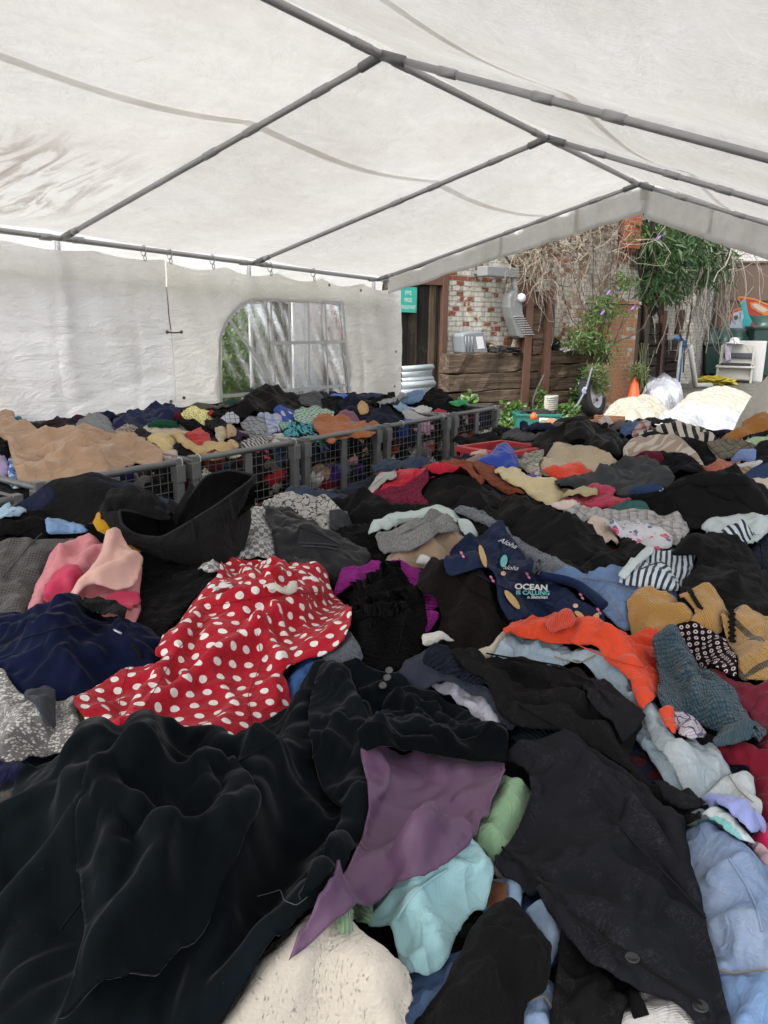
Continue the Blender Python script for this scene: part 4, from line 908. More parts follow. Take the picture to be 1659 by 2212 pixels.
s4, s5 = P1.sz(648, 700, OFF)[0], P1.sz(726, 700, OFF)[0]; ys_ = [432, 503, 573, 640, 706, 780, 850, 915, 960]
nm = ['topmost', 'second', 'third', 'fourth', 'fifth', 'sixth', 'seventh', 'lowest']
for i in range(8): sleeper(s4+rng.uniform(-.01, .02), s5, max(0, zat(690, ys_[i+1])+.01), zat(690, ys_[i]), OFF-.02, '%s short sleeper block stacked between the two steel posts' % nm[i])
def post(plane, xt, yt, xb, off, w_, label, mat, zb=0, d=.14):
    a1, z1 = plane.sz(xt, yt, off); a0 = plane.sz(xb, yt+400, off)[0]; a0 = a1+(a0-a1)*0
    r = tag(empty('steel_post', tuple(plane.w(a1, zb, off))), label, 'steel post', 'steel posts along the yard wall')
    for k, (o0, o1, ww) in enumerate(((off, off+.012, w_), (off-d, off-d+.012, w_))):
        mb = MB(); plane.box(mb, a1-ww/2, a1+ww/2, zb, z1, o0, o1); mb.build('flange', mat, r)
    mb = MB(); plane.box(mb, a1-.006, a1+.006, zb, z1, off-d+.012, off); mb.build('web', mat, r)
post(P1, 644, 392, 630, OFF+.10, .17, 'taller rusty steel post to the right of the broken street lamp', M_RUST); post(P1, 732, 430, 712, OFF+.10, .13, 'thinner rusty steel post beside the fluted slab', M_RUST)
mb = MB(); a_, z_ = P1.sz(625, 500, .1); P1.box(mb, a_-.22, a_+.14, 0, z_+.5, .0, .16); tag(mb.build('steel_beam', M_BEAM), 'wide dark brown steel beam directly behind the first steel post', 'steel beam')
# plank door
r = tag(empty('plank_door', tuple(P1.w(aD-1, 0))), 'dark weathered plank door in a rusty steel frame left of the brick wall', 'door')
xs = [40, 78, 112, 118, 157, 200, 228, 243, 262]; ms = [M_SLB, M_SLB, M_SLB, M_SLV, M_SLB, M_SLV2, M_SLV, M_SLV]
zd = P1.sz(200, 405, .0)[1]
for i in range(8):
    a0, a1 = P1.sz(xs[i], 600, .0)[0], P1.sz(xs[i+1], 600, .0)[0]; mb = MB(); P1.box(mb, a0+.006, a1-.004, .03, zd, -.05, .0+.012*(i % 3)); mb.build('plank', ms[i], r, bevel=.004)
a0, a1 = P1.sz(263, 600, .08)[0], P1.sz(286, 600, .08)[0]; mb = MB(); P1.box(mb, a0, a1, 0, zd+.9, -.1, .08); mb.build('door_post', M_RUST, r, bevel=.006)
mb = MB(); P1.box(mb, P1.sz(-20, 500)[0], a0, zd, zd+.16, -.06, .07); mb.build('lintel', M_RUST, r, bevel=.006)
mb = MB(); P1.box(mb, P1.sz(-20, 500)[0], a0, zd+.16, zd+.9, -.06, -.02); mb.build('top_board', M_SLB, r)
# teal sign
def plane_text(pl, parent, name, txt, a, z, em, wid, mat, off, bold=.0):
    v, f = text_mesh(txt, bold); W_ = max(v[:, 0].max(), .1); mb = MB(); mb.add([pl.w(a+q[0]*wid/W_, z+q[1]*em, off) for q in v], f); return mb.build(name, mat, parent)
sg = tag(empty('sign', tuple(P1.w(*P1.sz(116, 523, .08), .08))), 'teal green board reading PPE FREE WALKWAY nailed to the plank door', 'sign')
q = [P1.sz(x, y, .08) for x, y in ((84, 413), (153, 415), (155, 420), (152, 524), (84, 521), (77, 515), (77, 418))]
mb = MB(); mb.prism(q, P1.w(0, 0, .06), P1.u, (0, 0, 1), P1.n*.02); mb.build('board', plainmat('teal_paint', (.03, .40, .31), .5, 0, .25, 8, .1), sg)
M_PW = plainmat('faded_white_lettering', (.62, .75, .68), .7, 0, .3, 30)
hgt = (P1.sz(116, 430, .08)[1]-P1.sz(116, 450, .08)[1])*1.3; wl = P1.sz(155, 500, .08)[0]-P1.sz(77, 500, .08)[0]
for txt, x0, y0, f_ in (('PPE', 103, 447, .36), ('FREE', 100, 478, .42), ('WALKWAY', 86, 508, .80)):
    a, z = P1.sz(x0, y0, .08); plane_text(P1, sg, 'lettering', txt, a, z, hgt, wl*f_, M_PW, .083, .012)
mb = MB(); 
for x, y in ((82, 419), (150, 419), (82, 516), (149, 518)): mb.lathe(P1.w(*P1.sz(x, y, .08), .081), P1.n, [(.006, 0), (.006, .003)], 8)
mb.build('nail', M_DARK, sg)
# corrugated steel sheets leaning on the door
def corrugated(name, x0, x1, y0, y1, off, label, n=3, amp=.03):
    a0, zt_ = P1.sz(x0, y0, off); a1, zb_ = P1.sz(x1, y1, off); mb = MB(); m_ = 40
    for i in range(m_+1):
        k = i/m_; z = zt_+(zb_-zt_)*k; o_ = off+amp*abs(math.sin(math.pi*n*k))**.6
        for a in (a0, a1+.03*math.sin(k*9)): mb.v.append(P1.w(a, z-.02*(a == a0), o_))
    mb.f = [(2*i, 2*i+1, 2*i+3, 2*i+2) for i in range(m_)]; o = mb.build(name, M_ZINC, None, True); s_ = o.modifiers.new('s', 'SOLIDIFY'); s_.thickness = .003; return tag(o, label, 'corrugated sheet')
M_ZINC = plainmat('new_zinc_sheet', (.42, .47, .50), .4, .5, .15, 4, .03)
corrugated('corrugated_sheet', 88, 218, 748, 818, .45, 'upper pale zinc corrugated sheet leaning on the plank door', 3, .022); corrugated('corrugated_sheet', 86, 224, 818, 900, .50, 'lower pale zinc corrugated sheet behind the clothes on the last cages', 3, .022)
# broken street lamp hanging from its box
M_GM = plainmat('grey_lamp_paint', (.25, .26, .26), .55, .2, .25, 8, .1)
r = tag(empty('street_lamp', tuple(P1.w(*P1.sz(590, 625, .4), .4))), 'grey street lamp head hanging upside down from a long box on the wall', 'street lamp')
a0, zt_ = P1.sz(452, 322, .4); a1, zb_ = P1.sz(590, 352, .4); zb_ = P1.sz(450, 366, .4)[1]; zt_ = P1.sz(450, 322, .4)[1]
mb = MB(); P1.box(mb, a0, a1, zb_, zt_, .18, .42); mb.build('mounting_box', M_GM, r, bevel=.015)
mb = MB(); P1.box(mb, a0+.1, a0+.2, zb_+.05, zt_-.05, -.02, .2); P1.box(mb, a1-.2, a1-.1, zb_+.05, zt_-.05, -.02, .2); mb.build('bracket', M_GM, r)
k0 = P1.sz(566, 362, .35); k1 = P1.sz(576, 430, .35); mb = MB(); mb.tube([P1.w(*k0, .35), P1.w(*k1, .35), P1.w(*P1.sz(580, 446, .35), .35)], .05, 12); mb.build('arm', M_GM, r, True)
q = [P1.sz(x, y, .42) for x, y in ((560, 440), (574, 428), (590, 440), (604, 452), (607, 480), (611, 525), (634, 618), (630, 630), (600, 632), (588, 626), (562, 545), (552, 500), (553, 455))]
mb = MB(); mb.prism(q, P1.w(0, 0, .22), P1.u, (0, 0, 1), P1.n*.20); mb.build('lamp_housing', M_GM, r, bevel=.02)
for k in range(9):
    x, y = 570+k*5.4, 540+k*9.6; A0, A1 = P1.sz(x, y, .43), P1.sz(x+40, y-1, .43); mb = MB(); mb.beam(P1.w(*A0, .435), P1.w(*A1, .435), .035, .012, up=(0, 0, 1)); mb.build('louvre', plainmat('lamp_fin', (.45, .46, .46), .5, .2), r)
mb = MB(); mb.lathe(P1.w(*P1.sz(600, 460, .43), .42), P1.n, [(.075, 0), (.075, .03), (.06, .07), (.03, .085)], 16); mb.build('photocell', plainmat('clear_photocell', (.6, .62, .64), .2, 0, .1), r, True)
mb = MB(); mb.tube([P1.w(*P1.sz(x, y, .3), .3) for x, y in ((522, 262), (540, 290), (560, 318), (590, 345), (594, 330))], .022, 8); mb.build('cable', M_DARK, r, True)
# jerrycan and rubble on the sleepers
r = tag(empty('jerrycan', tuple(P1.w(*P1.sz(400, 698, .15), .15))), 'grey plastic jerrycan with a white label standing on the sleepers', 'jerrycan')
q = [P1.sz(x, y, .25) for x, y in ((350, 698), (344, 622), (352, 612), (405, 603), (430, 603), (438, 614), (455, 694), (448, 699))]
mb = MB(); mb.prism(q, P1.w(0, 0, .02), P1.u, (0, 0, 1), P1.n*.26); mb.build('body', plainmat('grey_blue_plastic', (.22, .24, .26), .45, 0, .3, 6, .1), r, bevel=.03)
for x in (362, 376, 390): mb = MB(); mb.tube([P1.w(*P1.sz(x, 625, .28), .282), P1.w(*P1.sz(x+4, 690, .28), .282)], .012, 6); mb.build('rib', plainmat('grey_blue_plastic2', (.20, .22, .24), .45), r, True)
q = [P1.sz(x, y, .29) for x, y in ((408, 627), (436, 625), (446, 676), (416, 680))]; mb = MB(); mb.prism(q, P1.w(0, 0, .283), P1.u, (0, 0, 1), P1.n*.004); mb.build('label', plainmat('white_sticker', (.7, .7, .72), .5, 0, .15), r)
mb = MB(); mb.lathe(P1.w(*P1.sz(428, 606, .15), .15), (0, 0, 1), [(.045, 0), (.045, .05), (.03, .06)], 14); mb.build('cap', plainmat('grey_cap', (.2, .2, .21), .5), r, True)
def rock(name, label, cat, p, size, mat, seed, group=None):
    r_ = np.random.default_rng(seed); k = r_.normal(0, 1.3, (5, 3)); mb = MB(); n = 12
    for i in range(n+1):
        for j in range(2*n):
            th, ph = math.pi*i/n, math.pi*j/n; d = np.array([math.sin(th)*math.cos(ph), math.sin(th)*math.sin(ph), math.cos(th)]); w_ = 1+sum(.14*math.sin(2.2*float(d@k[q])*(1+.6*q)+q) for q in range(5)); mb.v.append(V3(p)+d*w_*V3(size))
    mb.f = [(i*2*n+j, i*2*n+(j+1) % (2*n), (i+1)*2*n+(j+1) % (2*n), (i+1)*2*n+j) for i in range(n) for j in range(2*n)]; return tag(mb.build(name, mat), label, cat, group)
M_BLACK = plainmat('black_rubble', (.015, .014, .013), .9, 0, .5, 30, 1.0); M_STONE = plainmat('pale_stone', (.36, .32, .25), .9, 0, .4, 18, .6)
rock('rubbish_bag', 'black crumpled bin bag on the sleepers beside the jerrycan', 'bin bag', P1.w(*P1.sz(478, 688, .15), .15), (.2, .16, .1), M_BLACK, 3); rock('rubbish_bag', 'black bin bag on the sleepers under the street lamp', 'bin bag', P1.w(*P1.sz(535, 688, .12), .12), (.26, .14, .08), M_BLACK, 4)
mb = MB(); mb.beam(P1.w(*P1.sz(470, 668, .2), .2), P1.w(*P1.sz(512, 692, .24), .24), .10, .07); tag(mb.build('wood_offcut', M_PLY, bevel=.01), 'pale chunk of wood lying on the black bin bags', 'wood')
rock('stone', 'pale stone wedge on the sleepers left of the dark steel beam', 'stone', P1.w(*P1.sz(576, 682, .15), .15), (.08, .07, .13), M_STONE, 5); rock('rubbish_bag', 'black bin bag between the second steel post and the green shrub', 'bin bag', P1.w(*P1.sz(742, 672, .15), .15), (.14, .12, .12), M_BLACK, 6)
mb = MB(); mb.beam(P1.w(*P1.sz(765, 682, .3), .3), P1.w(*P1.sz(835, 660, .3), .3), .05, .03); mb.beam(P1.w(*P1.sz(775, 690, .3), .35), P1.w(*P1.sz(830, 672, .3), .35), .04, .02); tag(mb.build('white_trim', plainmat('white_upvc', (.7, .7, .68), .5, 0, .1)), 'white plastic trim pieces lying on the mossy sleeper', 'trim')
# cables
def cable(pl, pts, rad, label, off=.4, mat=None, name='cable', view='H'):
    C = np.array([pl.w(*pl.sz(x, y, off, view), off) for x, y in pts]); C = resample(C, 40); mb = MB(); mb.tube(C, rad, 6); return tag(mb.build(name, mat or M_DARK, None, True), label, 'cable')
cable(P1, [(700, 790), (670, 850), (652, 900), (652, 950)], .022, 'black hose hanging down between the two steel posts', .5)
cable(P1, [(741, 440), (743, 560), (736, 650), (728, 670)], .014, 'thin black cable on the right of the second steel post', .45)
cable(P1, [(700, 270), (800, 262), (850, 300), (850, 380), (800, 415), (740, 400)], .010, 'thin grey cable looping across the white wall', .15, plainmat('grey_cable', (.12, .13, .14), .6))
cable(P1, [(905, 760), (880, 850), (845, 915), (820, 940)], .018, 'grey blue rope hanging in front of the tyre', 1.0, plainmat('grey_rope', (.16, .18, .21), .9), 'rope')
rock('rope_knot', 'knot in the grey rope left of the tyre', 'rope', P1.w(*P1.sz(872, 858, 1.0), 1.0), (.04, .04, .06), plainmat('grey_rope2', (.28, .30, .36), .9), 9)
# foliage
def leafmat(name, c, c2): 
    t = NT(name); n = t.n('ObjectInfo').outputs['Random']; g2 = t.noise(t.obj(), 9, 2); t.set(t.b.inputs['Transmission Weight'], 0)
    col = t.mix(t.ramp(g2, [(.35, (0, 0, 0)), (.65, (1, 1, 1))]), c, c2); d = t.n('BsdfDiffuse', col); tr = t.n('BsdfTranslucent', col); gl = t.n('BsdfGlossy', Roughness=.4, Color=(.6, .6, .6)); m1 = t.n('MixShader', .3, d.outputs[0], tr.outputs[0]); m2 = t.n('MixShader', .06, m1.outputs[0], gl.outputs[0]); t.set(t.out.inputs[0], m2); t.t.nodes.remove(t.b); return t.m
M_LF = leafmat('leaf_mid_green', (.055, .12, .028), (.13, .20, .05)); M_LFD = leafmat('leaf_dark_green', (.020, .055, .018), (.065, .13, .035)); M_LFB = leafmat('leaf_bright', (.07, .15, .035), (.12, .20, .05)); M_FEATH = leafmat('feathery_green', (.12, .17, .06), (.19, .22, .09)); M_DEAD = leafmat('dead_leaf', (.20, .15, .08), (.10, .08, .05))
M_TWIG = plainmat('dry_twig', (.32, .27, .21), .9, 0, .5, 6, .3); M_TWIGD = plainmat('dark_branch', (.06, .045, .035), .9, 0, .4, 6, .3); M_PURP = plainmat('purple_flower', (.28, .13, .45), .8, 0, .3, 40)
def leaves(pl, blobs, n, L, W_, mat, droop=.6, seed=1, mb=None):
    """blobs: (x, y, off, rx px, ry px, depth) in the wall picture"""
    r_ = np.random.default_rng(seed); mb = mb or MB(); wt = np.array([b[3]*b[4] for b in blobs], float); wt /= wt.sum()
    for bi in r_.choice(len(blobs), n, p=wt):
        x, y, off, rx, ry, dp = blobs[bi]; a = r_.uniform(0, 6.28); q = r_.uniform()**.6
        A, z = pl.sz(x+rx*q*math.cos(a), y+ry*q*math.sin(a), off); z = max(z, .03); c = pl.w(A, z, off+r_.uniform(-dp, dp)); l = L*r_.uniform(.6, 1.3)
        d = pl.u*r_.normal()+pl.n*r_.normal(0, .7)+np.array([0, 0, r_.normal(0, .6)-droop]); d /= np.linalg.norm(d); s_ = np.cross(d, r_.normal(0, 1, 3)); s_ /= np.linalg.norm(s_); w2 = W_*l/L
        mid = c+d*l*.5+np.cross(d, s_)*l*.08; mb.add([c, mid+s_*w2, c+d*l, mid-s_*w2], [(0, 1, 2), (0, 2, 3)])
    return mb
def twigs(pl, start, n, step, k, rad, seed, off=.3, spread=1.0, grav=.25, mb=None, updir=0):
    r_ = np.random.default_rng(seed); mb = mb or MB()
    for i in range(n):
        x, y, rx, ry = start[int(r_.integers(0, len(start)))]; A, z = pl.sz(x+r_.uniform(-rx, rx), y+r_.uniform(-ry, ry), off); p = pl.w(A, z, off+r_.uniform(-.15, .2)); d = pl.u*r_.normal()+pl.n*r_.normal(0, .3)+np.array([0, 0, r_.normal()*.7+updir]); d /= np.linalg.norm(d); P_ = [p]
        for _ in range(k): d = d+r_.normal(0, .32*spread, 3)-[0, 0, grav*.3]; d -= pl.n*float(d@pl.n)*.3; d /= np.linalg.norm(d); p = p+d*step; p[2] = max(p[2], .05); P_.append(p)
        R_ = rad*r_.uniform(.6, 1.4); mb.tube(P_, [R_*(1-.6*j/k) for j in range(k+1)], 4, False)
    return mb
def plant(name, label, cat, pos, parts_, group=None):
    r = tag(empty(name, tuple(pos)), label, cat, group)
    for pn, mb, mat in parts_:
        if mb.v: mb.build(pn, mat, r)
    return r
def spikes(pl, pts, off):
    mb = MB()
    for x, y in pts: a, z = pl.sz(x, y, off); c = pl.w(a, z, off+.15); mb.lathe(c, (.5, .2, .7), [(.010, -.05), (.022, -.02), (.018, .02), (.004, .06)], 7)
    return mb
plant('dry_vine', 'tangled dry brown creeper hanging over the street lamp and steel post', 'dead creeper', P1.w(*P1.sz(640, 520, .3), .3), [('stem', twigs(P1, [(620, 230, 50, 60), (660, 290, 50, 80), (650, 380, 40, 80), (720, 260, 70, 60), (690, 340, 50, 60)], 130, .13, 8, .0065, 3, .35, 1.1, .7), M_TWIG), ('dead_foliage', leaves(P1, [(640, 280, .3, 60, 90, .15), (720, 230, .3, 80, 60, .15)], 420, .08, .02, M_DEAD, .8, 4), M_DEAD)])
plant('dry_vine', 'sprawling dry brown creeper along the top of the wall left of the orange brick stack', 'dead creeper', P1.w(*P1.sz(900, 250, .3), .3), [('stem', twigs(P1, [(780, 180, 70, 60), (880, 140, 80, 60), (980, 130, 80, 50), (900, 230, 80, 60), (1040, 170, 60, 60), (1000, 260, 60, 60)], 75, .16, 8, .0065, 5, .45, 1.1, .3), M_TWIG), ('dead_foliage', leaves(P1, [(860, 130, .4, 110, 50, .15), (960, 160, .4, 110, 60, .15), (870, 240, .4, 40, 70, .1)], 420, .08, .02, M_DEAD, .8, 6), M_DEAD)])
plant('buddleia', 'light green buddleia with purple flowers growing between sleepers and pier', 'shrub', P1.w(*P1.sz(920, 760, .5), .5), [
    ('foliage', leaves(P1, [(915, 560, .7, 45, 60, .2), (900, 640, .7, 75, 45, .25), (940, 700, .7, 50, 45, .25), (840, 610, .7, 35, 30, .2), (960, 480, .7, 60, 40, .2), (1040, 390, .7, 45, 35, .2), (880, 655, .7, 90, 25, .2), (1000, 520, .7, 50, 20, .2)], 1300, .13, .015, M_LF, .5, 7), M_LF),
    ('stem', twigs(P1, [(930, 740, 15, 15)], 16, .2, 11, .010, 8, .6, .6, -.6, updir=1.2), M_TWIGD), ('flower', spikes(P1, [(945, 440), (920, 525), (1050, 505)], .8), M_PURP)])
plant('buddleia', 'big dark green buddleia bush hanging from the wall top right of the orange brick stack', 'shrub', P2.w(*P2.sz(1140, 500, .6), .6), [
    ('foliage', leaves(P2, [(1170, 180, 1.0, 70, 80, .5), (1210, 280, 1.0, 90, 90, .5), (1170, 400, 1.0, 60, 70, .4), (1290, 240, 1.0, 80, 70, .5), (1340, 190, 1.0, 70, 60, .5), (1390, 290, 1.0, 70, 80, .5), (1360, 370, 1.0, 45, 50, .4), (1430, 340, 1.0, 40, 60, .4), (1250, 420, 1.0, 40, 60, .3)], 2500, .24, .032, M_LFD, .9, 9), M_LFD),
    ('branch', twigs(P2, [(1140, 470, 12, 30), (1170, 520, 10, 20)], 26, .35, 12, .035, 10, .8, .6, -.5, updir=1.5), M_TWIGD), ('flower', spikes(P2, [(1155, 205)], 1.3), M_PURP)])
plant('dry_vine', 'grey dry creeper strands over the corner above the brown container', 'dead creeper', P2.w(*P2.sz(1440, 300, .8), .8), [('stem', twigs(P2, [(1340, 180, 60, 30), (1430, 230, 60, 40), (1480, 200, 40, 30), (1380, 330, 40, 60)], 120, .3, 10, .016, 11, .9, 1, .6), plainmat('pale_twig', (.30, .27, .23), .9))])
plant('fennel', 'feathery pale green weed growing beside the tyre', 'weed', P1.w(*P1.sz(930, 800, .9), .9), [('foliage', leaves(P1, [(930, 790, .95, 35, 45, .12), (940, 840, .95, 25, 40, .12), (905, 790, .9, 30, 30, .1)], 2600, .07, .006, M_FEATH, -.2, 12), M_FEATH)])
plant('fennel', 'feathery pale weed in front of the orange cone', 'weed', P1.w(*P1.sz(1103, 870, .6), .6), [('foliage', leaves(P1, [(1103, 790, .8, 20, 30, .1), (1103, 760, .8, 16, 16, .1)], 700, .09, .007, M_FEATH, -.2, 13), M_FEATH), ('stem', twigs(P1, [(1103, 860, 8, 5)], 9, .1, 9, .006, 2, .8, .4, -.8, updir=2), M_FEATH)])
plant('ivy', 'dark ivy climbing up left of the tyre', 'ivy', P1.w(*P1.sz(865, 900, .6), .6), [('foliage', leaves(P1, [(868, 830, .6, 16, 50, .1), (850, 880, .7, 20, 50, .1), (880, 780, .6, 20, 30, .1)], 700, .08, .03, M_LFD, .3, 14), M_LFD)])
for k, (lab, bl, n) in enumerate((('leafy green weeds at the foot of the first steel post', [(572, 975, .9, 35, 30, .25), (575, 930, .9, 22, 25, .2), (600, 1000, 1.0, 25, 15, .2), (545, 1000, 1.0, 30, 14, .2)], 520), ('small ivy strand on the right of the black hose', [(688, 900, .6, 9, 50, .08), (690, 940, .7, 10, 20, .08)], 160),
        ('low green weeds right of the fluted slab', [(800, 945, .9, 20, 22, .15), (820, 930, .8, 14, 14, .1)], 320), ('thin weeds growing up from the lowest sleeper near the last cage', [(385, 890, .6, 14, 22, .1), (370, 910, .6, 12, 15, .1)], 90))):
    plant('weed', lab, 'weeds', P1.w(*P1.sz(bl[0][0], bl[0][1]+30, .9), .9), [('foliage', leaves(P1, bl, n, .10, .035, M_LFB, .2, 20+k), M_LFB)], 'weeds along the foot of the wall')
# tyre
def tyre():
    r = tag(empty('tyre', tuple(P1.w(*P1.sz(905, 950, .9), .9))), 'worn car tyre on a silver steel rim leaning against the sleepers', 'tyre'); a, z = P1.sz(905, 878, .85); c = P1.w(a, z, .85); ax = V3([.95, -.06, .20]); ax /= np.linalg.norm(ax); R_ = .37
    prof = [(R_*.66, -.09), (R_*.8, -.105), (R_*.93, -.10), (R_*.985, -.08), (R_, -.04), (R_, .04), (R_*.985, .08), (R_*.93, .10), (R_*.8, .105), (R_*.66, .09), (R_*.62, .05), (R_*.62, -.05), (R_*.66, -.09)]
    mb = MB(); mb.lathe(c, ax, prof, 48, False); t_ = NT('tyre_rubber'); t_.done((.018, .018, .019), .75, .3, 0, t_.bump(t_.noise(t_.obj(), 60, 3), .4, .01)); mb.build('tyre_rubber', t_.m, r, True)
    mb = MB(); u_ = np.cross(ax, [0, 0, 1]); u_ /= np.linalg.norm(u_); w_ = np.cross(ax, u_)
    for k in range(56):
        a_ = 2*math.pi*k/56; d = math.cos(a_)*u_+math.sin(a_)*w_; tn = np.cross(ax, d)
        for zz in (-.055, 0, .055): mb.box(c+d*(R_+.002)+ax*zz+tn*.006*zz*50*.3, (.008, .024, .042), np.stack([d, tn, ax], 1))
    mb.build('tread', t_.m, r)
    mb = MB(); mb.lathe(c+ax*.0, ax, [(R_*.64, .085), (R_*.60, .09), (R_*.56, .03), (R_*.30, .02), (R_*.22, .05), (R_*.08, .055), (.001, .05)], 32, False); mb.build('rim', plainmat('silver_rim', (.5, .5, .52), .35, .7), r, True)
    for k in range(5): a_ = 2*math.pi*k/5; mb = MB(); d = math.cos(a_)*u_+math.sin(a_)*w_; mb.lathe(c+ax*.03+d*R_*.42, ax, [(.03, 0), (.03, .006), (.001, .007)], 12); mb.build('rim_hole', M_DARK, r)
tyre()
# fluted slab, cone, crates, bits on the ground
a0, zt_ = P1.sz(702, 880, .75); a1, _ = P1.sz(752, 880, .75); M_CON = plainmat('pale_concrete', (.42, .41, .35), .85, 0, .3, 10, .4)
r = tag(empty('fluted_slab', tuple(P1.w(a0, 0, .9))), 'pale fluted concrete slab leaning on the foot of the second steel post', 'slab'); mb = MB(); P1.box(mb, a0, a1, .01, zt_, .74, .80); mb.build('slab', M_CON, r, bevel=.01)
for k in range(11): z = .05+(zt_-.08)*k/10; mb = MB(); mb.tube([P1.w(a0+.02, z, .80), P1.w(a1-.02, z, .80)], .022, 6); mb.build('ridge', M_CON, r, True)
r = tag(empty('traffic_cone', tuple(P1.w(*P1.sz(1087, 876, .7), .7))), 'orange traffic cone standing right of the brick pier', 'traffic cone'); a, _ = P1.sz(1088, 830, .75); zt_ = P1.sz(1088, 795, .75)[1]
M_OR = plainmat('orange_rubber', (.75, .11, .03), .55, 0, .2, 8); mb = MB(); mb.lathe(P1.w(a, 0, .75), (0, 0, 1), [(.17, .03), (.15, .05), (.05, zt_-.01), (.04, zt_)], 20); mb.build('cone_body', M_OR, r, True); mb = MB(); P1.box(mb, a-.2, a+.2, 0, .03, .55, .95); mb.build('cone_base', M_OR, r, bevel=.01)
c = at(*V('H', (662, 1025))[0], Z=0.0); M_TG = plainmat('teal_green_plastic', (.015, .16, .13), .45, 0, .3, 12, .05)
crate((c[0], c[1], .03), (.66, .42, .24), .62, M_TG, 'teal green plastic crate of rubbish on the yard floor beyond the last cage')
for k, (dx, dy, lab) in enumerate(((-.2, .1, 'black rubbish heaped in the left of the teal crate'), (.15, .0, 'black rubbish heaped in the middle of the teal crate'), (.3, .15, 'black rubbish in the right of the teal crate'))): rock('rubbish', lab, 'rubbish', (c[0]+dx*.65, c[1]+dy*.6, .25), (.13, .12, .06), M_BLACK, 30+k)
p = at(*V('H', (680, 1005))[0], Z=.30); garm = np.array([[0, 0, .05], [.15, -.05, .06], [.22, -.1, .0], [.3, -.28, -.25]])
loftsurf('rag', [p+garm+[0, 0, 0], p+garm+[.02, .10, .03], p+garm+[.10, .2, -.01]], F_('ragb', (150, 112, 78)), None, 30, 6, .004, .02, 3, 'brown rag hanging over the front of the teal crate', 'rag', stampit=False)
p = at(*V('H', (655, 970))[0], Z=.33); mb = MB(); mb.lathe(p, (0, 0, 1), [(.05, -.04), (.05, .02), (.02, .06)], 12); tag(mb.build('orange_cap', M_OR, None, True), 'small orange cap on top of the teal crate rubbish', 'cap')
p = at(*V('H', (680, 985))[0], Z=.33); mb = MB(); mb.tube([p, p+[.18, .05, .0], p+[.3, .1, -.02]], [.035, .035, .02], 10); tag(mb.build('white_bottle', plainmat('white_plastic', (.72, .72, .7), .4), None, True), 'white plastic bottle lying on the teal crate rubbish', 'bottle')
C_ = np.array([at(*V('H', q)[0], Z=.04) for q in ((535, 1072), (552, 1050), (580, 1044), (620, 1048), (668, 1052))]); mb = MB(); mb.tube(resample(C_, 24), [.02+.008*math.sin(i*.9) for i in range(24)], 8); tag(mb.build('driftwood_stick', plainmat('pale_bamboo', (.50, .38, .20), .7, 0, .4, 10, .3), None, True), 'pale knotted stick lying on the wet ground before the teal crate', 'stick')
mb = MB(); C_ = np.array([at(*V('H', q)[0], Z=.03) for q in ((470, 1090), (500, 1050), (540, 1028), (590, 1022))]); mb.tube(resample(C_, 24), .03, 8); tag(mb.build('garden_hose', plainmat('grey_green_hose', (.13, .15, .13), .6), None, True), 'grey hose curling on the ground beyond the last cage', 'hose')
# far wall (right of the pier)
m0 = -.8; m1 = P2.sz(1445, 600)[0]
wallobj('brick_wall', P2, m0-.6, m1+.2, 0, 7.5, M_B4, 'set back white brick wall behind the dark green bush', .4)
for k, (x, y, w_, mat, lab) in enumerate(((1108, 505, .26, M_BEAM, 'brown steel post just right of the brick pier'), (1150, 482, .34, M_BEAM, 'thick dark steel post under the dark green bush'), (1222, 515, .2, M_RUST, 'slim rusty steel post in the middle of the far sleepers'), (1296, 512, .34, M_RUST, 'short rusty steel plate post beside the water tap'))):
    post(P2, x, y, x, .5, w_, lab, mat, 0 if k < 3 else 1.4)
nm = ['top', 'second', 'third', 'fourth', 'lowest']
def sl2(x0, x1, ys_, lab):
    a0, a1 = P2.sz(x0, 700, .4)[0], P2.sz(x1, 700, .4)[0]
    for i in range(len(ys_)-1):
        z1 = P2.sz((x0+x1)/2, ys_[i], .4)[1]; z0 = max(0, P2.sz((x0+x1)/2, ys_[i+1], .4)[1]+.03); 
        if z1-z0 < .05: continue
        mb = MB(); P2.box(mb, a0, a1, z0, z1, .1, .42, .012); tag(mb.build('timber_sleeper', M_SLD, bevel=.02), lab % nm[min(i, 4)], 'timber sleeper', 'dark sleepers in the far wall')
M_SLD = wood('blackened_sleeper', (.05, .042, .035), (.10, .085, .07), P2.u)
sl2(1116, 1217, [566, 618, 668, 712, 755, 815], '%s dark sleeper between the far brown posts'); sl2(1224, 1288, [642, 690, 735, 775, 815], '%s dark sleeper left of the blue water pipe'); sl2(1085, 1104, [575, 650, 720, 800], '%s dark sleeper in the gap beside the brick pier')
mb = MB(); a0 = P2.sz(1165, 500, .3)[0]; a1 = P2.sz(1212, 500, .3)[0]; P2.box(mb, a0, a1, P2.sz(1190, 566, .3)[1], P2.sz(1190, 505, .3)[1], .02, .1); tag(mb.build('plain_black_board', M_BLACK), 'black board above the far sleepers', 'board')  # flat black board in front of the wall above the sleepers
M_BLUE = plainmat('blue_pipe', (.02, .14, .42), .4, 0, .2); M_WHT = plainmat('white_pipe', (.66, .66, .63), .5, 0, .2)
r = tag(empty('standpipe', tuple(P2.w(P2.sz(1288, 820, .7)[0], 0, .7))), 'standpipe with blue hose fittings in front of the far sleepers', 'standpipe')
mb = MB(); mb.tube([P2.w(P2.sz(1292, 640, .7)[0], 0, .7), P2.w(*P2.sz(1292, 640, .7), .7)], .05, 8); mb.build('upright_pipe', M_BLUE, r, True); mb = MB(); mb.tube([P2.w(P2.sz(1287, 640, .75)[0], 0, .75), P2.w(*P2.sz(1287, 640, .75), .75)], .035, 8); mb.build('upright_pipe', M_WHT, r, True)
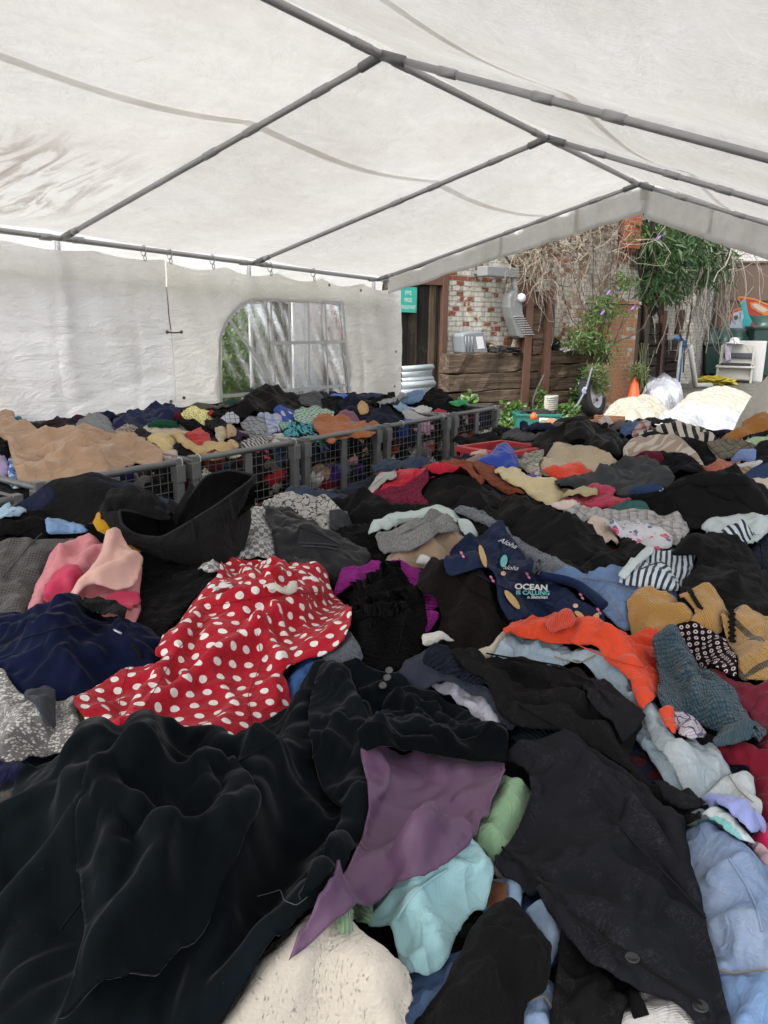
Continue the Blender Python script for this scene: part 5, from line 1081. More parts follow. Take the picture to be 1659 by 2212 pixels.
mb = MB(); mb.tube([P2.w(*P2.sz(x, y, .75), .75) for x, y in ((1262, 636), (1280, 632), (1296, 648), (1290, 664))], .05, 8); mb.tube([P2.w(*P2.sz(x, y, .75), .75) for x, y in ((1298, 665), (1322, 668), (1334, 684))], .045, 8); mb.build('hose_fitting', M_BLUE, r, True)
mb = MB(); mb.lathe(P2.w(*P2.sz(1284, 618, .72), .72), (0, 0, 1), [(.04, -.1), (.06, -.02), (.04, .06), (.09, .08), (.09, .11)], 10); mb.build('tap', plainmat('brass_tap', (.5, .42, .25), .4, .7), r, True)
mb = MB(); mb.tube([P2.w(*P2.sz(1325, 668, .9), .9), P2.w(P2.sz(1352, 796, .9)[0], .08, .9), P2.w(P2.sz(1385, 800, 1.0)[0], .06, 1.2)], .07, 8); tag(mb.build('white_pipe', M_WHT, None, True), 'white plastic pipe propped at an angle by the standpipe', 'pipe')
cable(P2, [(1285, 360), (1280, 500), (1276, 600), (1290, 640)], .018, 'black cable hanging from the bush to the standpipe', .9); cable(P2, [(1330, 360), (1335, 480), (1318, 600), (1300, 700), (1295, 780)], .018, 'second black cable hanging down right of the standpipe', .9); cable(P2, [(1100, 420), (1160, 450), (1250, 440), (1330, 400)], .014, 'thin cable slung across the far white wall', .9)
mb = MB(); a_ = P2.sz(1318, 500, .1)[0]; P2.box(mb, a_-.25, a_+.25, 0, 7.4, .0, .35); tag(mb.build('brick_buttress', M_B4), 'narrow white brick buttress between the standpipe and the drainpipe', 'buttress')
mb = MB(); mb.tube([P3.w(P3.sz(1432, 400, .2)[0], 0, .2), P3.w(P3.sz(1432, 400, .2)[0], 7, .2)], .10, 10); tag(mb.build('drainpipe', M_DARK, None, True), 'black drainpipe in the corner left of the brown container', 'drainpipe')
# container with the painted lettering, cross wall above
wallobj('brick_wall', P3, -1.0, 9, 0, 7.6, M_B5, 'white painted brick wall above the brown shipping container', .3, -2.6)
r = tag(empty('shipping_container', tuple(P3.w(1, 0, 0))), 'brown shipping container with colourful graffiti at the right', 'container'); kc0 = P3.sz(1436, 500, 0)[0]; zc = P3.sz(1500, 306, 0)[1]
M_CT = plainmat('brown_container_paint', (.115, .075, .055), .6, .1, .3, 3, .15)
mb = MB(); P3.box(mb, kc0, kc0+7, .1, zc, -2.4, 0); mb.build('container_body', M_CT, r, bevel=.03)
for z in (.1, P3.sz(1500, 472, 0)[1], zc-.05): mb = MB(); P3.box(mb, kc0-.01, kc0+7, z, z+.07, 0, .05); mb.build('cross_rail', M_CT, r)
mb = MB(); P3.box(mb, kc0-.02, kc0+.12, .1, zc, 0, .06); mb.build('corner_post', M_BEAM, r)
def pg(name, pts, col, off):
    mb = MB(); mb.prism([P3.sz(x, y, off) for x, y in pts], P3.w(0, 0, off), P3.u, (0, 0, 1), P3.n*.004); mb.build(name, plainmat('spray_'+name+str(len(pts)), tuple(x*.7 for x in col), .7, 0, .3, 6), r)
pg('graffiti_outline', [(1462, 540), (1502, 536), (1510, 512), (1545, 500), (1528, 460), (1532, 452), (1600, 462), (1680, 495), (1680, 620), (1462, 592)], (.60, .26, .02), .06)
pg('graffiti_red', [(1466, 544), (1505, 541), (1514, 516), (1549, 504), (1534, 460), (1600, 468), (1680, 502), (1680, 616), (1466, 588)], (.42, .03, .02), .068)
pg('graffiti_white', [(1493, 592), (1502, 560), (1512, 525), (1552, 510), (1560, 560), (1550, 594)], (.42, .48, .58), .076)
pg('graffiti_cyan', [(1540, 476), (1564, 466), (1572, 520), (1590, 560), (1582, 585), (1552, 588), (1548, 560), (1556, 540)], (.02, .40, .44), .084)
pg('graffiti_cyan', [(1470, 548), (1480, 548), (1480, 584), (1470, 584)], (.02, .40, .44), .084); pg('graffiti_cyan', [(1486, 548), (1496, 547), (1490, 584), (1486, 584)], (.02, .40, .44), .084)
pg('graffiti_orange', [(1580, 480), (1610, 478), (1680, 512), (1680, 540), (1650, 540), (1588, 505)], (.60, .20, .02), .084); pg('graffiti_white2', [(1590, 487), (1608, 484), (1660, 512), (1640, 524), (1600, 502)], (.52, .48, .44), .09); pg('graffiti_green', [(1512, 538), (1530, 534), (1532, 548), (1520, 556), (1512, 550)], (.06, .10, .05), .09)
# wheelie bins and skip in front
M_BIN = plainmat('dark_green_plastic', (.012, .040, .034), .4, 0, .25, 4, .05)
def binbox(name, x0, x1, y0, y1, off, label, lids):
    a0, zt_ = P3.sz(x0, y0, off); a1 = P3.sz(x1, y0, off)[0]; zm = P3.sz(x0, y1, off)[1]; r = tag(empty(name, tuple(P3.w((a0+a1)/2, 0, off-.5))), label, 'bin')
    mb = MB(); mb.prism([(a0+.1, .12), (a1-.1, .12), (a1, zm), (a0, zm)], P3.w(0, 0, off-1.0), P3.u, (0, 0, 1), P3.n*1.0); mb.build('bin_body', M_BIN, r, bevel=.03)
    mb = MB(); P3.box(mb, a0-.05, a1+.05, zm-.06, zm+.03, off-1.05, off+.05); mb.build('rim', M_BIN, r, bevel=.02)
    for k in range(lids):
        b0, b1 = a0+(a1-a0)*k/lids+.02, a0+(a1-a0)*(k+1)/lids-.02; mb = MB(); n = 10
        for i in range(n+1):
            th = math.pi/2*i/n; o_ = off-1.0+1.0*math.cos(th)*1; z = zm+.03+(zt_-zm)*math.sin(th)
            for a in (b0, b1): mb.v.append(P3.w(a, z, o_))
        mb.f = [(2*i, 2*i+1, 2*i+3, 2*i+2) for i in range(n)]; mb.f.append(tuple(range(0, 2*n+2, 2))); mb.f.append(tuple(range(2*n+1, 0, -2))); mb.build('lid', plainmat('bin_lid', (.028, .07, .062), .35, 0, .3, 3), r, True)
    for k in (.1, .9): mb = MB(); mb.lathe(P3.w(a0+(a1-a0)*k, .1, off-.1), P3.u, [(.1, -.03), (.1, .03)], 14); mb.build('wheel', M_DARK, r)
binbox('waste_bin', 1398, 1640, 592, 655, 1.2, 'long dark green waste container with curved lids behind the white settle', 4); binbox('waste_bin', 1606, 1720, 536, 585, 1.8, 'taller dark green bin at the right frame edge', 1)
# white settle with grey cushions
r = tag(empty('settle', tuple(at(*V('H', (1510, 820))[0], Z=0))), 'white wooden settle with dark grey cushions standing in the yard', 'bench'); pS = at(*V('H', (1432, 822))[0], Z=0); pE = at(*V('H', (1588, 828))[0], Z=0); PS = Plane(pS[:2], (pE-pS)[:2]); Ls = float(np.linalg.norm((pE-pS)[:2]))
hS = PS.sz(1440, 750)[1]; hT = PS.sz(1440, 664)[1]; M_WP = plainmat('cream_white_paint', (.48, .47, .43), .6, 0, .15, 4); M_GC = F_('greycush', (82, 86, 92))
for a in (0, Ls-.06): mb = MB(); PS.box(mb, a, a+.06, 0, hS, -.75, 0); mb.build('side_panel', M_WP, r, bevel=.01)
for a in (0.02, Ls-.08): mb = MB(); PS.box(mb, a, a+.06, hS, hT, -.78, -.68); mb.build('back_post', M_WP, r, bevel=.01)
mb = MB(); PS.box(mb, -.03, Ls+.03, hS-.06, hS, -.78, .03); mb.build('seat', M_WP, r, bevel=.015); mb = MB(); PS.box(mb, .06, Ls-.06, .1, hS-.06, -.2, -.16); mb.build('front_panel', M_WP, r); mb = MB(); PS.box(mb, .06, Ls-.06, hS, hT+.04, -.79, -.75); mb.build('back_boards', M_WP, r, bevel=.01)
mb = MB(); PS.box(mb, Ls*.12, Ls*.93, hS+.2, hT-.22, -.75, -.67); mb.build('back_cushion', M_GC, r, bevel=.03); mb = MB(); PS.box(mb, .08, Ls-.08, hS, hS+.07, -.6, -.05); mb.build('seat_cushion', plainmat('dark_cushion', (.03, .03, .035), .8), r, bevel=.03)
mb = MB(); PS.box(mb, Ls*.40, Ls*1.28, 0, PS.sz(1480, 645)[1], -1.1, -1.04); tag(mb.build('white_board', plainmat('white_panel', (.50, .50, .49), .5, 0, .12), bevel=.01), 'large white board leaning behind the settle', 'board')
mb = MB(); c_ = PS.w(Ls*.38, hT+.06, -.72); mb.lathe(c_, (0, 0, 1), [(.26, -.01), (.25, .01), (.14, .03), (.13, .13), (.06, .17), (.001, .17)], 20); tag(mb.build('sun_hat', plainmat('white_cotton', (.7, .7, .72), .8, 0, .1), None, True), 'white sun hat perched on top of the settle back', 'hat')
loftsurf('cloth', [[PS.w(Ls*.13, hT+.05, -.62), PS.w(Ls*.36, hT+.05, -.62)], [PS.w(Ls*.16, hT-.2, -.60), PS.w(Ls*.32, hT-.2, -.58)], [PS.w(Ls*.20, hT-.50, -.6), PS.w(Ls*.36, hT-.46, -.6)]], F_('lilw', (212, 205, 222)), None, 24, 6, .005, .03, 6, 'pale lilac cloth hanging over the back of the settle', 'cloth', stampit=False)
rock('yellow_bag', 'yellow cloth bag lying on the ground in front of the settle', 'bag', at(*V('H', (1438, 815))[0], Z=.1), (.5, .3, .12), plainmat('yellow_cloth', (.42, .34, .03), .8, 0, .2, 10, .4), 41)
# heaps of white tarpaulin in the yard
def heap(name, label, pts, hgt, mat, seed, zbase=.35, rough=.05):
    P = np.array([at(*q, Z=zbase)[:2] for q in chaikin(V('H', *pts), 1)]); P = densify(P, .12); lo, hi = P.min(0), P.max(0); h = .036; X, Y = np.meshgrid(np.arange(lo[0], hi[0], h), np.arange(lo[1], hi[1], h)); x, y = X.ravel(), Y.ravel(); k = inpoly(P, x, y); x, y = x[k], y[k]; k = segdist(P, x, y) > .03; x, y = x[k], y[k]
    res = delaunay_2d_cdt([Vector(map(float, q)) for q in P]+[Vector((float(a), float(b))) for a, b in zip(x, y)], [], [list(range(len(P)))], 1, 1e-5); v = np.array([(q[0], q[1]) for q in res[0]]); d = segdist(P, v[:, 0], v[:, 1]); sz = math.sqrt((hi-lo).prod())
    t_ = np.clip(d/(sz*.33), 0, 1); z = hgt*np.sqrt(t_*(2-t_))*(.88+.14*wnoise(v[:, 0], v[:, 1], 2.2, seed)); am = np.clip(d/.1, 0, 1)
    for l_, a_ in ((.75, .09), (.40, .06), (.22, .035)):
        w1 = np.abs(np.sin(wnoise(v[:, 0], v[:, 1], 1.6/l_, seed+int(l_*100))*3+(v[:, 0]*math.cos(seed+l_*7)+v[:, 1]*math.sin(seed+l_*7))*3.14/l_)); z += a_*w1*am*(rough/.05)
    mb = MB(); mb.add(np.c_[v, z+.01], [tuple(f) for f in res[2]]); return tag(mb.build(name, mat, None, True), label, 'tarpaulin', 'tarpaulins heaped in the yard')
def tarpm(name, c, st):
    t = NT(name); v = t.obj(); n = t.noise(v, 1.6, 6, .7, .5); cc = t.mix(t.ramp(n, [(.60, (0, 0, 0)), (.70, (.8, .8, .8))]), c, st)
    return t.done(cc, .6, .3, 0, t.bump(t.math('POWER', t.math('SUBTRACT', 1, t.math('ABSOLUTE', t.math('SUBTRACT', t.math('MULTIPLY', t.noise(v, 2.6, 4, .6, 1.0), 2), 1))), 5), .35, .05, t.bump(t.noise(v, 6, 6, .65, 1.2), .9, .05)))
heap('tarpaulin', 'small dirty white tarpaulin thrown down beside the orange cone', [(1100, 870), (1115, 840), (1140, 800), (1170, 770), (1230, 800), (1300, 835), (1310, 870), (1240, 895), (1140, 890)], .42, tarpm('dirty_white_tarp', (.42, .43, .47), (.22, .16, .11)), 5, .30, .08)
heap('tarpaulin', 'cream tarpaulin heap in front of the tyre', [(915, 975), (960, 915), (1040, 895), (1130, 900), (1210, 905), (1260, 940), (1250, 1000), (1130, 1010), (1000, 1005)], .40, tarpm('cream_tarp', (.37, .34, .28), (.34, .28, .2)), 6, .3)
heap('tarpaulin', 'huge bright white tarpaulin heap at the right of the yard', [(1040, 1040), (1110, 960), (1200, 905), (1300, 875), (1400, 865), (1500, 870), (1580, 890), (1600, 930), (1590, 990), (1560, 1060), (1400, 1100), (1200, 1080)], .36, tarpm('white_tarp', (.38, .39, .41), (.40, .30, .26)), 8, .45, .06)
heap('tarpaulin', 'cream tarpaulin edge showing behind the huge white heap', [(1230, 900), (1290, 860), (1380, 842), (1500, 845), (1640, 870), (1640, 920), (1500, 930), (1300, 930)], .44, tarpm('cream_tarp2', (.37, .345, .285), (.4, .33, .22)), 9, .45)
for k in range(3):
    A0, A1 = at(*V('H', (915, 968+k*9))[0], Z=.5), at(*V('H', (1045, 975+k*10))[0], Z=.5); mb = MB(); mb.beam(A0+[0, 0, .0], A1, .10, .03); tag(mb.build('timber_plank', wood('red_brown_plank%d' % k, (.20, .09, .05), (.3, .16, .1), (1, 0, 0)), bevel=.004), '%s red brown plank behind the black puffer hood' % ['upper', 'middle', 'lower'][k], 'plank')
# seen dimly through the clear tent window
def wbox(name, x0, x1, y0, y1, X, mat, label, cat, th=.06, z0=None, z1=None):
    a, b = at(x0, y0, X=X), at(x1, y0, X=X); t_ = at((x0+x1)/2, y0, X=X)[2] if z1 is None else z1; u_ = at((x0+x1)/2, y1, X=X)[2] if z0 is None else z0
    mb = MB(); mb.box((X-th/2, (a[1]+b[1])/2, (t_+u_)/2), (th, abs(b[1]-a[1]), t_-u_)); o = mb.build(name, mat); return tag(o, label, cat) if label else o
wbox('white_hoarding', 632, 712, 640, 900, -6.6, plainmat('hoarding_white', (.68, .69, .70), .6, 0, .1), 'white hoarding panel behind the clear tent window', 'hoarding', z0=0, z1=2.4)
wbox('timber_post', 584, 628, 640, 900, -5.9, M_SLV2, 'brown timber post behind the clear tent window', 'post', .2, 0, 2.6)
wbox('grey_post', 560, 576, 640, 900, -5.8, M_GM, 'slim grey post left of the brown post behind the window', 'post', .07, 0, 2.5)
wbox('old_fence', 380, 566, 640, 900, -7.0, M_SLV2, 'brown board fence behind the left part of the tent window', 'fence', .06, 0, 2.3)
wbox('dark_gate', 706, 800, 700, 900, -6.5, M_BEAM, 'dark board gate under the red sign beyond the tent window', 'gate', .06, 0, 1.55)
X_ = -6.3; a_, b_ = at(716, 656, X=X_), at(752, 705, X=X_); sgn = tag(empty('sign', (X_, a_[1], 1.5)), 'red sign with white letters DEST seen through the tent window', 'sign'); M_RS = plainmat('red_sign', (.55, .02, .03), .5, 0, .15)
mb = MB(); mb.box((X_-.01, (a_[1]+b_[1])/2, (a_[2]+b_[2])/2), (.02, b_[1]-a_[1], a_[2]-b_[2])); mb.build('upper_board', M_RS, sgn)
c_, d_ = at(724, 713, X=X_), at(752, 734, X=X_); mb = MB(); mb.box((X_-.01, (c_[1]+d_[1])/2, (c_[2]+d_[2])/2), (.02, d_[1]-c_[1], c_[2]-d_[2])); mb.build('lower_board', M_RS, sgn)
v, f = text_mesh('DEST', .02); kk_ = (b_[1]-a_[1])/v[:, 0].max()*.9; mb = MB(); mb.add([(X_+.004, a_[1]+.01+q[0]*kk_, a_[2]-.16+q[1]*.16) for q in v], f); mb.build('lettering', plainmat('white_letters', (.8, .8, .8), .6, 0, .05), sgn)
mbw = MB(); r_ = np.random.default_rng(3); hc = at(520, 760, X=-5.9)
for i in range(2200):
    c_ = np.array([-6.0+r_.uniform(-.35, .3), hc[1]+r_.uniform(-.55, .5), r_.uniform(.2, 1.75)]); d = r_.normal(0, 1, 3); d /= np.linalg.norm(d); s_ = np.cross(d, r_.normal(0, 1, 3)); s_ /= np.linalg.norm(s_); mbw.add([c_, c_+d*.05+s_*.018, c_+d*.10, c_+d*.05-s_*.018], [(0, 1, 2), (0, 2, 3)])
tag(mbw.build('hedge_bush', M_LFB), 'green bush seen through the left part of the tent window', 'bush')
# ================================================================ the clothes
def g(name, label, cat, view, pts, mat, **k):
    P = V(view, *[tuple(map(float, q.split(','))) for q in pts.split()])
    o = garment(name, label, cat, P, mat, **k)
    P2, _, _, size, dist = LAST
    if label and o is not None and not k.get('tuft') and not any(n_.type == 'TEX_VORONOI' or n_.type == 'TEX_CHECKER' for n_ in mat.node_tree.nodes) and k.get('parent') is None and .16 < size and dist < 3.6 and 'cages' not in k.get('group', ''):
        c_ = P2.mean(0); e, W_ = np.linalg.eigh(np.cov((P2-c_).T)); ax, ay = W_[:, 1], W_[:, 0]; L1, L2 = math.sqrt(e[1]), math.sqrt(e[0]); r_ = np.random.default_rng(int(size*1e4)); of = r_.choice([-1, 1])*r_.uniform(.25, .7)
        line = [tuple(c_+ax*L1*t_+ay*L2*(of+.18*math.sin(t_*2+of*5))) for t_ in np.linspace(-.75, .75, 6)]
        seam(o, line, .0017, mat, 'sewn_seam', .0002, step=4)
    return o
mb = MB(); g_ = H[::3, ::3]; ny_, nx_ = g_.shape
mb.v = [(gx[3*i], gy[3*j], g_[j, i]-.006+.012*math.sin(gx[3*i]*31+gy[3*j]*11)*math.sin(gy[3*j]*27)) for j in range(ny_) for i in range(nx_)]
mb.f = [(j*nx_+i, j*nx_+i+1, (j+1)*nx_+i+1, (j+1)*nx_+i) for j in range(ny_-1) for i in range(nx_-1)
        if min(g_[j, i], g_[j+1, i+1], g_[j, i+1], g_[j+1, i]) > .5 or (gx[3*i] > -2.8 and max(g_[j, i], g_[j+1, i+1], g_[j, i+1], g_[j+1, i]) > .05)]
mb.build('clothes_underneath', M_MIX, None, True, kind='stuff')
CG = dict(group='clothes lying on the wire cages')
FC = [BLK, BLK2, CHAR, NAVY, DNAVY, (.05, .014, .02), (.03, .045, .08), (.07, .07, .075), (.10, .085, .07), (.02, .05, .045), (.045, .02, .05)]
fr = np.random.default_rng(5)
for i in range(64):
    X_ = fr.uniform(-4.9, -3.15) if i % 2 else fr.uniform(-4.9, -3.9); Y_ = .9+5.0*((i*.618) % 1)
    k_ = int(fr.integers(0, len(FC))); q = [project((X_+fr.uniform(.10, .2)*math.cos(a_), Y_+fr.uniform(.14, .28)*math.sin(a_), .9)) for a_ in np.linspace(0, 6.28, 8)[:-1]]
    if min(c_[0] for c_ in q) < -300: continue
    garment('garment', 'dark crumpled garment filling a gap between brighter clothes on the cages', 'clothing', q, F_('filler%d' % k_, FC[k_]), loft=.03, lift=0, group='filling garments on the cages', lam=.08)
for i in range(70):
    X_ = fr.uniform(-2.35, .3); Y_ = 1.2+5.2*((i*.618) % 1)
    if X_ > -.5-.05*Y_ and Y_ < 1.5: continue
    k_ = int(fr.integers(0, len(FC))); q = [project((X_+fr.uniform(.14, .28)*math.cos(a_), Y_+fr.uniform(.14, .28)*math.sin(a_), .85)) for a_ in np.linspace(0, 6.28, 8)[:-1]]
    if max(abs(c_) for z_ in q for c_ in z_) > 3200: continue
    garment('garment', 'dark crumpled garment filling a gap in the long heap', 'clothing', q, F_('filler%d' % k_, FC[k_]), loft=.025, lift=0, group='filling garments in the long heap', lam=.09)
W1 = (205, 205, 205)
# ---- on the cages, back to front
g('scarf', 'teal cloth at the wall end of the far left cage', 'scarf', 'I', '0,838 40,828 90,842 92,862 30,875 0,872', F_('teal', (20, 110, 130)), **CG)
g('cardigan', 'dark maroon ribbed knit lying behind the camel coat', 'cardigan', 'F', '185,385 250,362 380,358 430,338 478,375 478,425 330,430 190,420', F_('dkmaroon', (44, 22, 28), 'rib'), loft=.03, **CG)
g('jumper', 'heather grey jumper mounded between camel coat and tent wall', 'jumper', 'F', '476,400 530,345 600,322 660,325 740,370 800,420 740,480 600,460 480,430', F_('heather', (150, 153, 155), 'plain', 'marl', col2=(120, 123, 126)), loft=.06, **CG)
g('jacket', 'navy blue jacket crumpled against the tent wall seam', 'jacket', 'F', '735,365 830,312 980,285 1065,258 1130,285 1160,325 1150,360 960,400 900,425 790,420', F_('navyj', (28, 36, 72), 'nylon'), loft=.05, **CG)
g('top', 'maroon top tucked behind the yellow lace blouse', 'top', 'F', '1140,325 1230,272 1300,270 1290,300 1200,350 1150,360', F_('mar2', (84, 24, 34)), **CG)
g('blouse', 'pale yellow lace blouse below the tent wall seam', 'blouse', 'F', '1185,315 1210,285 1330,280 1430,315 1450,350 1345,400 1300,380 1250,350 1200,340', F_('ylace', (205, 200, 140), 'lace'), lam=.07, **CG)
g('vest', 'small red vest between yellow lace blouse and black coat', 'vest', 'F', '1350,300 1390,285 1410,295 1390,325', F_('redv', (170, 40, 40)), **CG)
g('coat', 'black cotton coat bunched beside the yellow lace blouse', 'coat', 'F', '1385,325 1440,282 1560,278 1700,285 1700,350 1600,355 1500,350', F_('blkc1', BLK), loft=.03, **CG)
g('coat', 'wide black quilted coat lying below the clear tent window', 'coat', 'G', '60,250 125,160 260,158 400,192 450,215 420,250 250,290 60,300 20,285', F_('blkq1', BLK2, 'nylon'), loft=.05, **CG)
g('jumper', 'dark grey ribbed jumper under the right part of the tent window', 'jumper', 'G', '415,190 470,152 535,156 580,200 570,245 480,235 430,215', F_('grib', (78, 78, 82), 'rib'), loft=.04, **CG)
g('carrier_bag', 'bright blue plastic bag lying by the tent window corner', 'bag', 'G', '605,172 630,160 715,163 730,180 700,192 620,186', F_('bblue', (20, 90, 215), 'satin'), **CG)
g('trousers', 'black trousers between grey ribbed jumper and navy coat', 'trousers', 'G', '560,185 600,178 670,182 710,225 650,285 560,245', F_('blkc2', BLK), loft=.03, **CG)
o = g('coat', 'long dark navy coat with a tan patch stretched across the third cage', 'coat', 'G', '665,205 760,183 840,215 1000,238 1045,285 1030,338 880,338 820,325 700,275', F_('navyc', (22, 26, 44), 'wool'), loft=.05, **CG)
g('elbow_patch', None, None, 'G', '765,215 785,193 815,205 834,245 822,272 785,276 768,245', F_('tanp', (196, 160, 108)), parent=o)
g('shirt', 'white shirt with blue checks nearest the tent window post', 'shirt', 'F', '1440,338 1485,303 1560,330 1565,360 1500,368', F_('wbchk', (215, 220, 225), pat='windowpane', s=.035, col2=(40, 70, 150)), **CG)
g('fleece', 'blue fleece with white spots amid dark clothes', 'fleece', 'G', '265,268 300,243 410,258 425,285 365,322 300,308', F_('bspot', (62, 88, 175), pat='dots', s=.10, col2=(220, 220, 225)), loft=.03, **CG)
g('shirt', 'green and white gingham shirt below the tent window', 'shirt', 'G', '385,295 415,252 500,236 595,250 618,282 575,305 530,330 430,330', F_('ging', (206, 222, 212), pat='check', s=.026, col2=(70, 130, 105)), lam=.08, **CG)
g('shirt', 'white shirt with broad blue stripes left of the gingham shirt', 'shirt', 'G', '175,292 250,280 305,288 318,340 305,378 220,390 165,335', F_('bwpl', (214, 218, 228), pat='plaid', s=.08, col2=(130, 150, 205), col3=(40, 60, 140)), **CG)
g('shirt', 'grey checked shirt bunched left of the blue striped one', 'shirt', 'G', '72,335 130,297 205,300 228,360 205,410 130,385', F_('gpl', (165, 168, 175), pat='plaid', s=.04, col2=(90, 92, 100), col3=(50, 50, 56)), lam=.06, **CG)
g('scarf', 'mauve scarf curled behind the rust brown shirt', 'scarf', 'G', '630,295 680,256 745,262 778,312 725,330 650,322', F_('mauve', (128, 86, 104)), loft=.03, **CG)
g('scarf', 'mint checked scrap between black shirt and blue spotted fleece', 'scarf', 'G', '300,325 365,320 400,358 320,372', F_('mint1', (150, 190, 172), pat='check', s=.03, col2=(90, 140, 120)), **CG)
o = g('t_shirt', 'black t-shirt with turquoise print at the second cage corner', 't-shirt', 'G', '330,378 390,332 455,328 545,365 578,400 525,442 460,415 350,420', F_('blkprint', BLK2, pat='splash', s=.10, col2=(90, 170, 185), col3=BLK), **CG)
g('blouse', 'off-white blouse with grey marks beside a fringed leopard scarf', 'blouse', 'G', '205,420 280,388 335,398 310,445 240,440', F_('owb', (200, 204, 215)), **CG)
g('scarf', 'black and white leopard scarf on the second cage rim', 'scarf', 'G', '250,445 300,402 365,415 358,450 270,462', F_('leop', (185, 180, 175), pat='specks', s=.03, col2=BLK), **CG)
g('skirt', 'grey striped pleated skirt on the rim of the second cage', 'skirt', 'G', '82,435 150,405 245,435 252,468 150,488 90,468', F_('gstr', (70, 70, 74), pat='stripes', s=.022, col2=(190, 190, 188)), lam=.05, **CG)
g('shirt', 'cream cotton shirt lying flat behind the red knit', 'shirt', 'F', '935,405 980,366 1100,378 1190,362 1260,410 1210,455 1000,455', F_('cream1', (205, 196, 176)), **CG)
g('vest', 'bottle green vest laid over the cream cotton shirt', 'vest', 'F', '960,378 1040,348 1165,355 1165,382 1020,386', F_('bgreen', (24, 74, 58)), **CG)
g('top', 'black jersey top between cream shirt and yellow lace', 'top', 'F', '1150,350 1250,342 1330,375 1410,400 1380,435 1250,412', F_('blkc3', BLK), **CG)
g('cardigan', 'black cardigan with cream trim at the second cage', 'cardigan', 'F', '1345,345 1440,338 1490,370 1520,440 1440,410 1350,400', F_('blkc4', BLK2, 'wool'), **CG)
g('hat', 'cream ribbed hat beside the red knit', 'hat', 'F', '1405,400 1435,380 1475,395 1488,450 1440,480 1412,450', F_('crib', (222, 205, 165), 'rib'), loft=.03, **CG)
g('bag', 'tan beige handbag strap curl right of the cream hat', 'bag', 'F', '1480,385 1525,376 1545,430 1490,462', F_('tanb', (190, 165, 130)), **CG)
g('jumper', 'bright red woollen jumper in the middle of the second cage', 'jumper', 'F', '1218,432 1290,396 1355,418 1375,462 1335,512 1260,508 1215,465', F_('redk', (178, 14, 24), 'wool'), loft=.04, **CG)
g('scarf', 'brown and white fringed tweed scarf right of the grey jumper', 'scarf', 'F', '700,478 745,430 780,408 830,370 915,408 885,448 820,452 760,478', F_('fring', (196, 182, 165), 'wool', 'tweed', s=.012, col2=(50, 42, 40)), lam=.05, **CG)
g('trousers', 'charcoal trousers between tweed scarf and yellow top', 'trousers', 'F', '850,470 920,396 1005,440 1068,520 1068,575 1000,560 900,500', F_('char1', CHAR), loft=.03, **CG)
g('top', 'pale yellow top half over the charcoal trousers', 'top', 'F', '965,462 1000,436 1100,436 1178,470 1140,535 1075,572 1040,520 990,498', F_('pyel', (232, 208, 150)), **CG)
g('skirt', 'black velvet skirt hanging over the second cage corner', 'skirt', 'F', '1135,500 1180,460 1290,515 1325,595 1240,595 1150,560', F_('bvs', BLK, 'velvet'), loft=.03, **CG)
g('jumper', 'yellow ribbed jumper sleeve draped across the second cage rim', 'jumper', 'F', '1128,435 1200,436 1245,475 1320,512 1440,495 1530,474 1548,510 1475,570 1400,582 1320,580 1240,535 1170,480', F_('yrib', (236, 200, 128), 'rib'), loft=.03, **CG)
g('top', 'pale pink crumpled top at the first cage corner post', 'top', 'F', '1018,580 1060,562 1130,530 1166,580 1145,608 1060,632 1030,635', F_('ppk', (212, 190, 178)), lam=.06, **CG)
g('shirt', 'black shirt at the very left above the wire cage', 'shirt', 'F', '-40,470 75,478 100,545 65,610 -40,580', F_('blkc5', BLK), loft=.02, **CG)
g('top', 'lilac top hanging at the left frame edge beside the camel coat', 'top', 'F', '-40,560 35,590 62,660 58,725 -40,725', F_('lil', (168, 152, 196)), **CG)
g('scarf', 'blue and white splashed scarf under the camel coat collar', 'scarf', 'F', '58,625 95,555 110,620 150,765 95,770 58,745', F_('bws', (225, 230, 236), 'satin', 'splash', s=.05, col2=(40, 120, 200), col3=(30, 80, 170)), **CG)
g('coat', 'camel wool coat sprawled over the first wire cage', 'coat', 'F', '-60,400 50,395 10,375 105,332 122,390 200,386 330,396 470,415 640,440 700,485 760,440 870,468 990,512 1032,570 1012,625 940,648 820,675 640,700 350,728 150,768 100,650 88,500 60,470 -60,470',
  F_('camel', (180, 148, 121), 'wool'), fold=8, lam=.15, amp=.045, loft=.04, c=.1, crumple=.6, ridges=[(V('F', (110, 480), (300, 560), (560, 620), (800, 600)), .03, .022), (V('F', (600, 470), (760, 480), (900, 540)), .035, .02), (V('F', (60, 420), (120, 600), (170, 720)), .02, .02), (V('F', (420, 610), (560, 560), (720, 490)), .035, .03), (V('F', (200, 430), (420, 450), (600, 520)), .03, .03)], **CG)
g('coat', 'black velvet coat draped over the fourth cage', 'coat', 'G', '1060,245 1190,158 1255,168 1405,228 1425,262 1335,285 1230,258 1100,250', F_('bv4', BLK), loft=.05, **CG)
g('jacket', 'blue denim jacket at the tent wall end of the fourth cage', 'jacket', 'G', '1012,195 1090,148 1155,142 1158,180 1095,222 1030,218', F_('dn1', (92, 118, 150), 'denim'), loft=.03, **CG)
g('trousers', 'black trousers pointing up behind the grey tops near the tent corner', 'trousers', 'G', '835,205 960,152 980,160 975,190 880,222', F_('blkc6', BLK), loft=.03, **CG)
g('top', 'light grey top in front of the blue denim jacket', 'top', 'G', '885,208 1000,178 1030,163 1072,168 1015,195 965,228 900,222', F_('lgrey', (150, 150, 152)), **CG)
g('skirt', 'dark green skirt in the middle of the fourth cage', 'skirt', 'G', '955,222 1010,198 1045,213 995,242', F_('dgrn', (40, 62, 56)), **CG)
